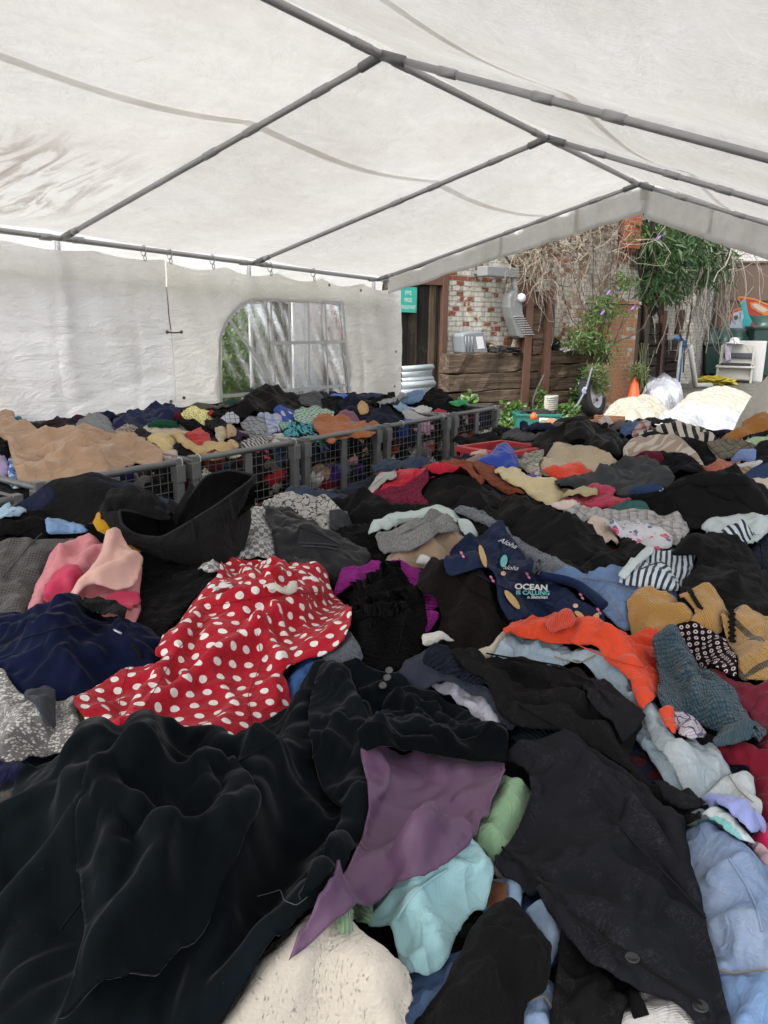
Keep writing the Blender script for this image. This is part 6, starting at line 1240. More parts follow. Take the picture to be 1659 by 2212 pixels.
g('shirt', 'light blue denim shirt right of the dark navy coat', 'shirt', 'G', '975,238 1040,213 1115,250 1085,272 1020,262', F_('lbl', (140, 165, 195), 'denim'), **CG)
g('jumper', 'pale grey jumper beside the fourth cage post', 'jumper', 'G', '1028,268 1080,252 1140,270 1178,300 1100,320 1050,300', F_('pgr', (182, 180, 184)), loft=.03, **CG)
g('blouse', 'white blouse lying against the long black coat', 'blouse', 'G', '1085,242 1140,230 1205,242 1195,268 1130,268', F_('wh1', (212, 212, 212)), **CG)
g('scarf', 'crimson scarf in front of the black coat on cage four', 'scarf', 'G', '1205,258 1250,243 1305,260 1240,282', F_('crm1', (178, 30, 56)), **CG)
g('top', 'dark olive top beside the crimson scarf', 'top', 'G', '1170,275 1250,270 1310,282 1240,300 1185,300', F_('dol', (52, 56, 50)), **CG)
g('shirt', 'royal blue shirt tucked under the pale grey jumper', 'shirt', 'G', '1036,312 1080,305 1115,322 1060,335', F_('rbl', (60, 84, 175)), **CG)
g('bag', 'bright green plastic bag at the fourth cage back corner', 'bag', 'G', '1308,205 1380,198 1418,240 1424,270 1380,235 1330,222', F_('gbag', (30, 150, 84), 'satin'), **CG)
g('shirt', 'rust brown shirt spilling over the third cage rim', 'shirt', 'G', '515,325 555,272 612,272 650,305 700,296 760,326 860,330 908,350 850,388 720,405 640,430 600,430 560,410', F_('rust', (170, 104, 62)), loft=.03, lam=.09, **CG)
# ---- the long heap, far end first
g('jacket', 'navy sleeve poking out left of the black hooded puffer', 'jacket', 'E', '475,275 550,218 580,232 560,262 500,285', F_('nv2', (40, 58, 100)))
o = g('puffer_jacket', 'black hooded puffer jacket at the far end of the heap', 'jacket', 'E', '490,240 530,185 600,182 660,140 720,120 810,150 870,160 940,205 985,225 970,262 930,320 800,315 700,270 600,300 520,325 515,290', F_('bpuf', BLK2, 'nylon'), loft=.07, amp=.035)
g('hood', None, None, 'E', '655,160 665,110 700,76 750,70 800,88 815,140 770,165 700,172', F_('bpuf', BLK2, 'nylon'), loft=.10, lift=.12, parent=o)
g('sleeve', None, None, 'E', '745,250 790,192 880,186 945,218 952,290 920,318 850,302 790,280', F_('bpuf', BLK2, 'nylon'), loft=.06, parent=o)
g('jeans', 'folded dark blue jeans beyond the striped jumper', 'jeans', 'E', '925,195 945,142 1035,140 1020,190 955,212', F_('dn2', (62, 84, 118), 'denim'), loft=.03)
g('scarf', 'red and grey tartan scarf between blue jeans and striped jumper', 'scarf', 'E', '985,205 1015,148 1085,140 1070,180 1012,222', F_('tart', (205, 198, 190), pat='plaid', s=.07, col2=(150, 70, 70), col3=(60, 60, 80)))
g('top', 'beige pink top behind the black puffer hood', 'top', 'E', '815,145 860,115 900,150 880,165 840,160', F_('bpk', (196, 178, 168)))
g('jumper', 'black jumper with cream zebra stripes at the back of the heap', 'jumper', 'E', '970,225 1045,162 1180,146 1305,165 1405,212 1440,240 1340,255 1200,235 1080,225 1010,232', F_('bws2', (205, 198, 188), 'plain', 'stripes', rot=.5, s=.055, col2=(14, 14, 16)), loft=.07, amp=.012)
g('scarf', 'long black plush scarf across the striped jumper', 'scarf', 'E', '955,250 1010,206 1130,196 1275,216 1355,256 1445,322 1432,376 1380,366 1300,305 1180,255 1050,250', F_('bplush', BLK, 'wool'), loft=.06)
g('shirt', 'beige shirt with pale zebra pattern below the plush scarf', 'shirt', 'E', '942,262 1000,230 1110,208 1220,226 1295,280 1345,335 1335,372 1280,350 1150,330 1000,315 950,310', F_('zeb', (176, 156, 142), pat='zebra', s=.16, col2=(214, 205, 192)), loft=.04, amp=.012)
g('jacket', 'ochre brown corduroy jacket at the far right edge', 'jacket', 'E', '1425,212 1480,178 1600,138 1720,110 1720,200 1540,228 1460,245', F_('ochre', (168, 112, 52), 'finerib'), loft=.07, fold=-15)
g('blouse', 'black blouse with fine white print under the ochre jacket', 'blouse', 'E', '1490,248 1600,200 1720,185 1720,225 1560,262', F_('bwp', (30, 30, 34), pat='specks', s=.02, col2=(170, 170, 170)))
g('dress', 'light green paisley dress under the ochre jacket', 'dress', 'E', '1520,252 1600,215 1720,210 1720,262 1590,275', F_('gpais', (150, 190, 140), pat='leaves', s=.04, col2=(205, 220, 200)))
g('jacket', 'brown checked jacket right of the plush scarf', 'jacket', 'E', '1355,245 1420,230 1600,248 1600,290 1480,318 1420,330 1370,275', F_('bchk', (110, 104, 90), pat='windowpane', s=.05, col2=(60, 56, 48)), loft=.03)
g('coat', 'black coat bunched on the right frame edge beyond denim', 'coat', 'E', '1588,275 1620,236 1720,225 1720,345 1600,342', F_('blk7', BLK, 'wool'), loft=.04)
g('towel', 'periwinkle blue towel near the right frame edge', 'towel', 'E', '1475,325 1515,283 1600,276 1600,332 1500,345', F_('peri', (126, 156, 214)), loft=.02)
g('skirt', 'rust orange tweed skirt below the periwinkle towel', 'skirt', 'E', '1325,350 1380,356 1440,328 1515,336 1530,372 1430,412 1360,402', F_('rot', (190, 92, 52), 'wool', 'tweed', s=.012, col2=(140, 60, 34)))
g('blouse', 'white blouse between periwinkle towel and navy jeans', 'blouse', 'E', '1495,348 1560,336 1640,342 1585,378', F_('wh2', (225, 225, 228)))
g('trousers', 'beige striped trousers left of the navy jeans', 'trousers', 'E', '1500,362 1575,358 1575,405 1495,398', F_('bgs', (170, 150, 120), pat='stripes', s=.03, col2=(130, 110, 84)))
g('jeans', 'navy blue jeans at the right frame edge', 'jeans', 'E', '1525,405 1600,358 1720,335 1720,445 1560,450', F_('nvj', (44, 60, 92), 'denim', col2=(60, 80, 118)), loft=.02)
g('bra', 'cream padded bra under the navy jeans', 'bra', 'E', '1565,445 1640,430 1720,440 1720,500 1600,475', F_('crb', (226, 208, 190)), lam=.12)
g('jumper', 'black jumper between the zebra shirt and the burgundy top', 'jumper', 'E', '1030,290 1120,280 1250,290 1310,340 1370,395 1290,400 1180,330 1050,320', F_('blk8', BLK, 'wool'))
g('top', 'burgundy knit top with small white label', 'top', 'E', '970,312 1040,286 1120,286 1155,320 1095,370 1010,352', F_('burg', (92, 22, 44), 'plain'), loft=.03)
g('trousers', 'black corduroy trousers below the burgundy top', 'trousers', 'E', '1085,368 1200,292 1250,308 1295,365 1350,400 1200,415', F_('blk9', (16, 16, 22), 'finerib'), loft=.02)
g('jumper', 'cream wool jumper in front of the black puffer', 'jumper', 'E', '512,335 550,322 598,262 606,222 700,230 790,268 875,290 925,325 875,382 800,400 700,375 600,385 540,378', F_('crw', (222, 202, 168), 'rib'), loft=.07, amp=.02, fold=20)
g('cardigan', 'bright orange-red cardigan under the cream wool jumper', 'cardigan', 'E', '540,368 620,360 680,340 765,362 808,398 745,425 620,422 560,395', F_('orr', (226, 66, 30), 'wool'), loft=.02, amp=.012)
g('top', 'dark taupe top between royal blue and cream jumper', 'top', 'E', '405,292 500,268 550,285 460,312', F_('tau', (86, 76, 66)))
g('shirt', 'grey and beige camouflage shirt right of the royal blue skirt', 'shirt', 'E', '400,292 450,296 548,286 555,312 525,345 548,412 480,395 420,350', F_('camo', (170, 168, 158), pat='splash', s=.07, col2=(120, 118, 108), col3=(200, 196, 184)))
g('top', 'dusty pink top left of the royal blue skirt', 'top', 'E', '180,305 240,276 300,288 250,318', F_('dpk', (214, 178, 170)))
g('shirt', 'taupe shirt under the left corner of the royal blue skirt', 'shirt', 'E', '140,345 210,306 285,298 235,345 190,358', F_('tau2', (140, 116, 106)))
g('skirt', 'royal blue satin skirt at the aisle side of the heap', 'skirt', 'E', '198,345 280,298 330,250 400,285 436,350 415,385 300,362', F_('royal', (32, 66, 168), 'satin'), loft=.05, lam=.12)
g('blouse', 'plain russet blouse running along the aisle edge', 'blouse', 'E', '-60,385 50,340 110,325 200,345 275,385 250,450 180,415 100,385', F_('rus', (132, 62, 36)), lam=.07)
g('blouse', 'russet blouse with dark leopard print', 'blouse', 'E', '200,350 240,336 320,365 355,425 435,450 468,495 370,495 290,445 240,395', F_('rusl', (126, 66, 40), pat='specks', s=.03, col2=(60, 26, 18)), lam=.05)
g('scarf', 'purple scrap of scarf between cream satin and orange cardigan', 'scarf', 'E', '465,392 545,410 525,445 480,425', F_('purp', (92, 64, 170)))
g('scarf', 'long cream satin scarf lying across the middle of the heap', 'scarf', 'E', '310,382 340,356 430,376 500,425 560,406 612,416 625,465 705,478 645,530 590,552 500,512 440,465 370,435', F_('csat', (226, 208, 160), 'satin'), lam=.07, amp=.02)
g('skirt', 'dark grey waxed cotton skirt spread wide in the middle distance', 'skirt', 'E', '600,425 800,388 900,338 980,302 1060,355 1205,398 1185,448 1100,482 950,510 780,500 640,482', F_('wax', (54, 57, 60), 'nylon'), loft=.03, lam=.15)
o = g('puffer_jacket', 'big black padded jacket on the right side in mid heap', 'jacket', 'E', '1125,495 1175,420 1250,370 1400,370 1500,395 1580,425 1720,500 1720,620 1500,615 1400,635 1220,625 1205,555', F_('bpuf2', BLK2, 'quilt'), loft=.08, amp=.03)
g('blouse', 'small blue patterned blouse beside the black padded jacket', 'blouse', 'E', '968,495 1010,462 1090,450 1145,468 1138,500 1000,508', F_('blup', (40, 60, 96), pat='specks', s=.03, col2=(170, 190, 205)))
g('skirt', 'black chiffon skirt between pink shawl and padded jacket', 'skirt', 'E', '870,515 1000,500 1130,492 1215,552 1228,605 1100,615 1000,570', F_('blk10', BLK))
g('shawl', 'raspberry pink paisley shawl in mid heap', 'shawl', 'E', '590,550 700,508 810,446 885,446 908,488 890,512 1000,540 860,565 700,562', F_('rasp', (190, 58, 92), pat='leaves', s=.06, col2=(150, 60, 66)), lam=.07)
g('trousers', 'olive beige cuff lying on the pink shawl', 'trousers', 'E', '622,520 720,462 818,466 815,500 700,520', F_('olv', (186, 172, 132)), loft=.02)
g('blouse', 'pale pink blouse with faded spots below the pink shawl', 'blouse', 'E', '575,560 660,543 805,560 720,592 640,580', F_('ppb', (232, 212, 200), pat='specks', s=.05, col2=(215, 180, 180)))
g('jumper', 'teal ribbed jumper hem left of the black padded jacket', 'jumper', 'E', '830,570 960,543 1050,530 1108,608 1020,620 900,590', F_('tealr', (20, 96, 94), 'rib'), lam=.06)
g('scarf', 'grey houndstooth scarf above the rose print dress', 'scarf', 'E', '640,575 720,568 800,570 1000,576 1130,596 1225,590 1280,682 1205,745 1150,700 1000,660 860,640 720,635', F_('hnd', (185, 182, 180), 'wool', 'plaid', s=.035, col2=(74, 72, 76), col3=(60, 58, 62)), lam=.08, amp=.018)
g('blouse', 'cream blouse with faded red blossoms left of the rose print dress', 'blouse', 'E', '750,650 805,610 855,618 905,680 925,745 850,735', F_('crfl', (230, 210, 192), pat='specks', s=.07, col2=(206, 150, 140)))
g('dress', 'white dress with pink roses and blue leaves', 'dress', 'E', '850,645 930,618 1050,645 1145,665 1198,742 1085,785 980,735 900,700', F_('rose', (222, 222, 228), pat='flowers', s=.052, col2=(200, 70, 110), col3=(96, 122, 160)), loft=.03, lam=.08)
g('jeans', 'dark trousers with blue seams at the right edge below the padded jacket', 'jeans', 'E', '1560,780 1620,700 1720,650 1720,900 1640,880 1600,840', F_('dkj', (28, 34, 44), 'denim', col2=(40, 48, 62)))
g('dress', 'pale aqua dress with navy stripes at the right frame edge', 'dress', 'E', '1328,658 1375,616 1500,590 1720,600 1720,640 1660,680 1565,782 1450,760 1370,700', F_('aqs', (202, 216, 218), 'satin'), loft=.03, lam=.12)
g('lining', None, None, 'E', '1370,692 1440,690 1480,648 1530,655 1600,690 1560,765 1500,768 1430,740', F_('strp', (214, 222, 226), pat='stripes', rot=.6, s=.022, col2=(36, 44, 66)), parent=GARM[list(GARM)[-1]])
g('trousers', 'crimson trousers lying along the aisle edge', 'trousers', 'G', '835,715 895,638 1060,606 1270,592 1390,612 1310,650 1180,655 1060,705 920,745', F_('crim', (196, 30, 56)), lam=.08)
g('top', 'pale grey top hanging off the heap below the crimson trousers', 'top', 'G', '735,772 850,700 890,630 990,615 1000,640 880,725 810,775', F_('pg2', (172, 174, 172)))
g('top', 'light pink lace top beside the burgundy lace', 'top', 'G', '785,778 860,715 900,715 880,775', F_('pkl', (226, 160, 158), 'lace'))
o = g('puffer_jacket', 'huge black puffer jacket across the centre of the heap', 'jacket', 'B', '255,240 300,178 420,160 500,185 590,245 620,330 600,410 540,380 430,335 330,300', F_('bpuf3', BLK2, 'quilt', rot=.8), loft=.11, amp=.02)
g('sleeve', None, None, 'B', '575,250 700,256 800,295 900,345 1005,405 1070,485 1000,540 850,575 740,550 640,480 590,400', F_('bpuf3', BLK2, 'quilt', rot=.8), loft=.10, amp=.02, parent=o)
g('top', 'burgundy lace top left of the huge black puffer', 'top', 'G', '815,790 850,755 878,712 1050,688 1185,622 1192,680 1140,745 1200,795 1000,815', F_('blace', (92, 28, 48), 'lace'), lam=.07, loft=.03)
g('jumper', 'mottled grey jumper emerging under the huge puffer', 'jumper', 'G', '1335,835 1440,815 1535,858 1600,935 1620,985 1540,960 1450,900', F_('mot', (120, 124, 134), 'plain', 'marl', col2=(80, 84, 94)), loft=.03)
g('coat', 'long black wool coat stretched left of the puffer', 'coat', 'G', '540,768 700,765 800,785 960,795 1150,795 1340,825 1500,875 1570,965 1500,1000 1400,930 1250,870 1050,890 900,930 780,950 650,900 560,830', F_('bwc', BLK, 'wool'), loft=.05, fold=8, lam=.15)
g('blouse', 'black and white snake print blouse between jeans and coat', 'blouse', 'G', '190,800 320,756 450,746 570,768 655,828 715,875 650,925 600,975 500,930 400,900 300,840', F_('snake', (196, 194, 190), pat='leaves', s=.032, col2=(40, 40, 44)), loft=.04, lam=.13)
g('jeans', 'washed black denim pocket piece below the snake print blouse', 'jeans', 'G', '598,855 620,836 715,885 745,975 670,985 600,975', F_('wbd', (50, 52, 56), 'denim', col2=(70, 72, 76)), loft=.02)
g('trousers', 'black trousers left of the grey marl t-shirt', 'trousers', 'G', '640,985 740,930 860,935 900,1000 950,1085 1020,1110 900,1150 780,1110 690,1040', F_('blk11', BLK), loft=.02)
g('fleece', 'brown teddy fur fleece under the grey marl t-shirt', 'fleece', 'G', '930,1140 1080,1075 1220,1025 1265,955 1375,925 1440,1000 1420,1070 1330,1110 1290,1180 1000,1190', F_('teddy', (158, 134, 108), 'fur'), loft=.04, tuft=.004, thick=.008)
g('dress', 'pale mint dress with piped edge arching round the grey t-shirt', 'dress', 'G', '820,992 865,928 960,876 1080,855 1200,832 1325,845 1430,935 1480,1012 1425,1020 1330,915 1200,880 1080,905 900,995', F_('mint2', (202, 218, 216), 'satin'), loft=.02, lam=.1)
g('t_shirt', 'grey marl t-shirt crumpled on the teddy fleece', 't-shirt', 'G', '870,988 1000,936 1150,892 1195,845 1265,865 1368,928 1358,995 1250,1010 1200,1050 1080,1090 960,1112 895,1085', F_('gmarl', (138, 138, 138), 'plain', 'marl', col2=(104, 104, 106)), loft=.03, lam=.08, amp=.024)
g('label_tag', 'small white paper corner standing on the teddy fleece', 'tag', 'B', '240,520 262,484 300,498 312,530', F_('wh3', (222, 224, 226)))
g('jumper', 'black ribbed jumper sleeve at the far left of the heap', 'jumper', 'A', '-40,190 90,112 188,100 206,150 208,232 100,240 -40,265', F_('blk12', BLK, 'finerib'), loft=.05)
g('pyjamas', 'light blue pyjamas with a white print behind the black sleeve', 'pyjamas', 'A', '-30,165 55,112 120,120 60,150 -30,200', F_('lbp', (168, 200, 226)))
g('shirt', 'light blue shirt with darker hem right of the black sleeve', 'shirt', 'A', '195,150 270,155 362,186 385,222 280,232 205,232', F_('lbs', (132, 168, 214), pat='splash', s=.14, col2=(132, 168, 214), col3=(76, 84, 120)))
g('jumper', 'mustard yellow jumper under the upright black jeans', 'jumper', 'A', '400,178 430,130 475,120 520,200 600,250 720,310 700,340 580,300 430,225', F_('must', (206, 156, 24)), loft=.05)
# ---- the near part of the heap
g('trousers', 'black crinkled crepe trousers between pink satin and polka dot dress', 'trousers', 'A', '590,320 660,300 800,345 950,365 960,440 840,500 780,580 700,665 640,640 570,600 570,450', F_('crepe', BLK, 'plain'), lam=.045, amp=.012, loft=.02)
g('skirt', 'grey fine-check tweed skirt at the left frame edge', 'skirt', 'A', '-60,262 100,228 200,214 330,214 400,222 310,290 220,370 150,470 125,570 100,590 -60,560', F_('gtweed', (88, 86, 84), 'wool', 'check', s=.008, col2=(44, 43, 43)), loft=.06, lam=.13, amp=.03)
o = g('dress', 'pale pink satin dress swirled with a hot pink inner side', 'dress', 'A', '118,570 130,500 160,400 220,320 295,252 370,212 440,222 500,226 530,275 612,325 622,380 604,450 612,520 570,580 480,575 300,545 200,560', F_('pks', (222, 140, 148), 'satin'), loft=.08, lam=.12, amp=.035, fold=-45, crumple=.2, ridges=[(V('A', (140, 540), (170, 430), (260, 310), (350, 225)), .04, .018), (V('A', (270, 330), (320, 380), (300, 500)), .03, .014), (V('A', (400, 250), (420, 330), (360, 420)), .035, .016)])
g('inner_side', 'hot pink inner side', None, 'A', '190,545 205,450 230,400 300,370 345,395 372,430 350,470 300,540 250,560', F_('hpk', (206, 44, 88), 'satin'), parent=o, loft=.01, lam=.08)
g('ruffle', 'paler pink upper layer', None, 'A', '285,535 340,460 400,400 440,340 470,260 510,232 550,290 615,330 620,385 600,455 500,490 400,495', F_('pks2', (240, 190, 178), 'satin'), parent=o, loft=.045, lam=.10, amp=.02, fold=-50, crumple=.1, ridges=[(V('A', (505, 236), (470, 330), (400, 430), (310, 530)), .045, .014), (V('A', (600, 360), (520, 420), (400, 490)), .03, .014)])
g('hem', 'hot pink hem', None, 'A', '430,520 500,492 600,480 612,520 572,578 480,562', F_('hpk', (206, 44, 88), 'satin'), parent=o, loft=.004, crumple=0, lam=.2, amp=.006, smooth=0)
g('scarf', 'black and white houndstooth scarf passing under the upright jeans', 'scarf', 'A', '1060,160 1095,112 1180,118 1200,200 1195,340 1050,345 960,400 900,410 860,385 960,350 1060,300', F_('hnd2', (215, 215, 215), 'wool', 'houndstooth', s=.016, col2=(14, 14, 15)), loft=.03)
o = g('trousers', 'dark grey satin-faced trousers right of the houndstooth scarf', 'trousers', 'A', '1155,108 1240,96 1320,150 1420,188 1560,268 1618,320 1600,368 1480,400 1380,410 1280,380 1200,345 1190,200', F_('sgt', (40, 41, 44), 'satin'), loft=.05, lam=.12, amp=.028, fold=35)
seam(o, V('A', (1300, 262), (1420, 268), (1520, 285), (1590, 345)), .0022, F_('char2', (70, 70, 74)), 'stitched_seam'); seam(o, V('A', (1310, 275), (1420, 282), (1500, 298), (1560, 350)), .0022, F_('char2', (70, 70, 74)), 'stitched_seam')
g('blouse', 'black jersey blouse behind the neckline of the polka dot dress', 'blouse', 'A', '1370,420 1440,395 1520,440 1659,470 1659,560 1560,600 1530,520 1440,440', F_('blk13', BLK), loft=.02)
g('top', 'magenta pink textured top crossing behind the black smocked blouse', 'top', 'B', '-60,560 -20,545 60,536 200,526 268,548 275,590 345,640 355,692 290,720 340,745 285,810 250,800 240,620 100,600 -20,640 -90,650', F_('mag', (196, 54, 178), 'smock'), loft=.02, lam=.09)
g('jumper', 'dark grey flecked jeans leg running from puffer to navy bag', 'jeans', 'B', '395,308 450,296 560,352 640,425 780,500 880,560 840,590 740,570 640,480 560,400 430,330', F_('gjl', (120, 124, 132), 'plain', 'marl', col2=(78, 82, 92)), loft=.02)
g('coat', 'black wool sleeve lying below the huge puffer', 'coat', 'B', '840,560 900,530 960,495 1058,470 1075,405 1135,435 1185,480 1180,510 1090,600 1000,575 880,580', F_('blk14', BLK, 'wool'), loft=.04)
o = g('jeans', 'mid blue denim jeans with seams to the right of the navy bag', 'jeans', 'B', '740,545 850,552 1000,555 1130,598 1285,636 1305,680 1180,670 1130,780 1080,790 1000,735 900,610', F_('mbj', (86, 112, 152), 'denim', col2=(124, 148, 182)), loft=.05, fold=10)
M_THREAD = F_('thread', (150, 136, 116))
seam(o, V('B', (900, 585), (1000, 600), (1130, 650), (1200, 665)), .0011, M_THREAD, 'stitching'); seam(o, V('B', (1010, 640), (1050, 700), (1070, 760)), .0011, M_THREAD, 'stitching')
o = g('dress', 'white dress with thin navy stripes passing under the black cardigan', 'dress', 'B', '1055,600 1100,535 1170,468 1270,468 1380,478 1350,560 1310,650 1200,640 1100,610', F_('nst', (216, 224, 228), pat='stripes', rot=.4, s=.017, col2=(40, 52, 76)), loft=.03, lam=.1, fold=-50)
g('hem', 'plain pale aqua border', None, 'B', '1052,602 1095,540 1170,470 1205,478 1140,540 1085,610', F_('aqs', (202, 216, 218), 'satin'), parent=o, loft=.004, crumple=0)
g('cardigan', 'black wool cardigan mounded beside the mustard knit', 'cardigan', 'B', '1262,468 1330,408 1440,400 1510,440 1600,475 1650,580 1700,640 1680,760 1560,735 1500,700 1400,672 1290,660 1315,570 1395,485', F_('blk15', BLK, 'wool'), loft=.09, lam=.13, amp=.035)
o = g('blouse', 'black blouse with smocked body and frilled neck', 'blouse', 'B', '-55,745 -10,650 70,565 115,580 190,542 240,605 275,640 285,760 275,860 190,940 60,945 -20,900 -60,830', F_('smk', BLK2, 'smock'), loft=.06, lam=.12)
for k_, pts in enumerate(([(-10, 650), (40, 630), (90, 600), (110, 560), (150, 560), (190, 545)], [(0, 730), (60, 705), (120, 700), (190, 670), (200, 720)], [(20, 745), (80, 740), (150, 745), (200, 735)])):
    P_ = densify(np.array(V('B', *pts)), 3); P_ = P_[:int(len(P_)*.5)+2] if False else P_
    W_ = hit(P_[:np.argmin(np.linalg.norm(P_-np.array(V('B', pts[-1])[0]), axis=1))], .004, HB)
    mb = MB(); n_ = len(W_)
    for i, p in enumerate(W_): mb.v += [tuple(p), tuple(p+[.008*math.sin(i*1.9), .008*math.cos(i*1.5), .016+.004*math.sin(i*.9)]), tuple(p+[.014*math.sin(i*1.9+.6), .014*math.cos(i*1.5), .030+.006*math.sin(i*1.3)])]
    mb.f = [(3*i+k, 3*i+k+1, 3*i+4+k, 3*i+3+k) for i in range(n_-1) for k in (0, 1)]; mb.build('frill', F_('frillb', BLK2), o, True)
g('jumper', 'black-brown ribbed wool jumper mounded left of the navy bag', 'jumper', 'B', '245,560 300,530 450,565 545,572 590,620 625,720 605,810 490,890 400,872 290,822 335,740 350,690 330,640 270,600', F_('bbj', (26, 22, 21), 'finerib'), loft=.10, lam=.16, amp=.03, crumple=.4)
g('jacket', 'cream sherpa collar edge beside the light denim jacket', 'jacket', 'B', '460,890 550,858 590,800 640,790 640,850 560,900 480,915', F_('shc', (214, 204, 186), 'fur'), loft=.02)
g('t_shirt', 'white t-shirt edge peeking out under the smocked blouse', 't-shirt', 'B', '270,815 300,805 360,840 400,870 300,860 272,850', F_('wh5', (214, 212, 206)))
# navy printed bag
o = g('rucksack', 'navy drawstring rucksack with white lettering and a beach print', 'bag', 'B', '350,515 392,455 440,428 540,375 588,360 612,415 700,500 742,560 850,598 885,640 1000,700 1008,745 945,805 880,770 760,740 620,748 575,660 560,585 480,575 370,560',
      F_('bag', (26, 38, 66), 'nylon'), loft=.06, lam=.14, amp=.03, crumple=.5, ridges=[(V('B', (600, 390), (640, 520), (720, 600)), .05, .035)])
M_W, M_TAN, M_AQ, M_PK = F_('prw', (226, 228, 230)), F_('prt', (206, 172, 112)), F_('pra', (110, 196, 196)), F_('prp', (226, 130, 160))
def ell(cx, cy, a, b, r, n=12): return [(cx+a*math.cos(t)*math.cos(r)-b*math.sin(t)*math.sin(r), cy+a*math.cos(t)*math.sin(r)+b*math.sin(t)*math.cos(r)) for t in np.linspace(0, 6.283, n+1)[:-1]]
for (cx, cy, a, b, r) in ((512, 500, 48, 12, 1.3), (630, 675, 48, 14, .9), (960, 760, 36, 14, -1.1), (900, 735, 22, 10, .6)): decal(o, 'print_surfboard', V('B', *ell(cx, cy, a, b, r)), M_TAN)
for (cx, cy, a, b, r) in ((597, 520, 14, 26, .2), (725, 645, 0, 0, 0)):
    if a: decal(o, 'print_leaf', V('B', *ell(cx, cy, a, b, r)), M_AQ)
for (cx, cy) in ((425, 487), (545, 585), (690, 572), (905, 655), (975, 715)):
    decal(o, 'print_sunglasses', V('B', *ell(cx, cy, 8, 5, .8)), M_PK); decal(o, 'print_sunglasses', V('B', *ell(cx+8, cy+14, 8, 5, .8)), M_PK)
for (cx, cy) in ((595, 570), (885, 700)): decal(o, 'print_flower', V('B', *ell(cx, cy, 11, 9, 0)), F_('prf', (232, 190, 160)))
DX = lambda x, y: V('B', (x, y))[0]
text_on_cloth(o, 'lettering', 'OCEAN', DX(640, 632), (20.5, 1.0), 17, M_W, .04)
text_on_cloth(o, 'lettering', 'IS CALLING', DX(645, 654), (14.3, .3), 12.5, M_AQ, .035)
text_on_cloth(o, 'lettering', 'n Shinchan', DX(690, 671), (10.2, .0), 10, M_W, .02, .2)
text_on_cloth(o, 'lettering', 'aloha', DX(592, 552), (15, 1.5), 14, M_W, .0, .5)
text_on_cloth(o, 'lettering', 'Aloha', DX(572, 440), (16, 7), 15, M_W, .0, .5)
seam(o, V('B', (735, 575), (850, 598), (900, 618), (960, 665), (1000, 700)), .014, F_('bagstrap', (28, 42, 74), 'finerib'), 'shoulder_strap', .008)
mbk = MB(); hp_ = hit(V('B', (740, 515), (748, 545), (735, 578), (716, 570), (722, 530)), .03, HB); mbk.tube(list(hp_), .004, 8, closed=True); mbk.tube([hp_[1], hp_[3]], .003, 6); mbk.build('strap_buckle', plainmat('black_plastic', (.012, .012, .013), .35, 0, .1), o, True)
# right middle
o = g('jumper', 'mustard ribbed knit jumper with black woven check, folded over itself', 'jumper', 'B', '1095,655 1135,615 1180,610 1260,630 1375,700 1380,765 1295,800 1160,812 1110,775', F_('mus', (196, 148, 72), 'rib'), loft=.08, lam=.16, amp=.03, crumple=.3)
g('cuff', None, None, 'B', '1300,655 1350,615 1412,596 1475,640 1495,700 1470,810 1330,785 1375,715', F_('mus', (196, 148, 72), 'rib', rot=.5), loft=.05, parent=o, crumple=.3)
g('body', 'checked with black lines', None, 'B', '1475,715 1550,685 1600,712 1720,740 1720,985 1545,985 1530,900 1485,830', F_('muc', (196, 150, 78), 'rib', 'windowpane', rot=.5, s=.13, col2=(24, 22, 20)), loft=.06, parent=o, lam=.14, crumple=.3)
M_BW = F_('blkwool', (20, 19, 18), 'wool')
for k_ in range(9): seam(o, V('B', (1330+k_*5.5, 628+k_*9), (1352+k_*5.5, 640+k_*9)), .0035, M_BW, 'black_check')
for k_ in range(12): seam(o, V('B', (1500+(k_ % 2)*6, 720+k_*11), (1522+(k_ % 2)*6, 722+k_*11)), .0035, M_BW, 'black_check')
g('skirt', 'maroon satin skirt along the right frame edge below the mustard knit', 'skirt', 'B', '1405,945 1540,978 1720,990 1720,1420 1650,1380 1620,1260 1580,1120 1500,1030', F_('marn', (104, 22, 42), 'satin'), loft=.05, fold=60, lam=.12)
g('scarf', 'black scarf with small white ring pattern between mustard and teal knits', 'scarf', 'B', '1252,808 1308,763 1420,796 1485,830 1525,900 1535,980 1430,962 1355,912 1300,900', F_('ring', (26, 18, 20), pat='rings', rot=.5, s=.017, col2=(214, 200, 200), col3=(60, 30, 40)), loft=.025)
g('trousers', 'maroon crepe trousers below the teal knit cuff', 'trousers', 'P', '1420,250 1530,228 1650,270 1720,300 1720,620 1660,560 1600,480 1590,350 1500,320', F_('marn2', (112, 22, 40), 'plain'), loft=.04, fold=60, lam=.09)
# light denim jacket & coral tee
o = g('jacket', 'pale blue bleached denim jacket curving under the coral sweatshirt', 'jacket', 'B', '545,890 600,808 660,780 800,845 960,885 1075,945 1140,1050 1190,1130 1262,1240 1330,1330 1360,1400 1290,1440 1220,1320 1140,1200 1060,1080 950,990 860,930 700,910', F_('pbd', (158, 182, 204), 'denim', col2=(198, 208, 214)), loft=.06, lam=.14, fold=35)
seam(o, V('B', (800, 905), (900, 930), (960, 900)), .002, F_('thr2', (170, 166, 140)), 'stitching'); seam(o, V('B', (1180, 1160), (1260, 1270), (1290, 1360)), .002, F_('thr2', (170, 166, 140)), 'stitching')
g('jacket', 'faded pale denim sleeve end below the floral scrap', 'jacket', 'P', '1140,60 1200,75 1262,200 1335,218 1425,228 1515,310 1492,405 1400,456 1340,446 1290,360 1200,240', F_('pbd2', (160, 174, 184), 'denim', col2=(182, 188, 190)), loft=.04)
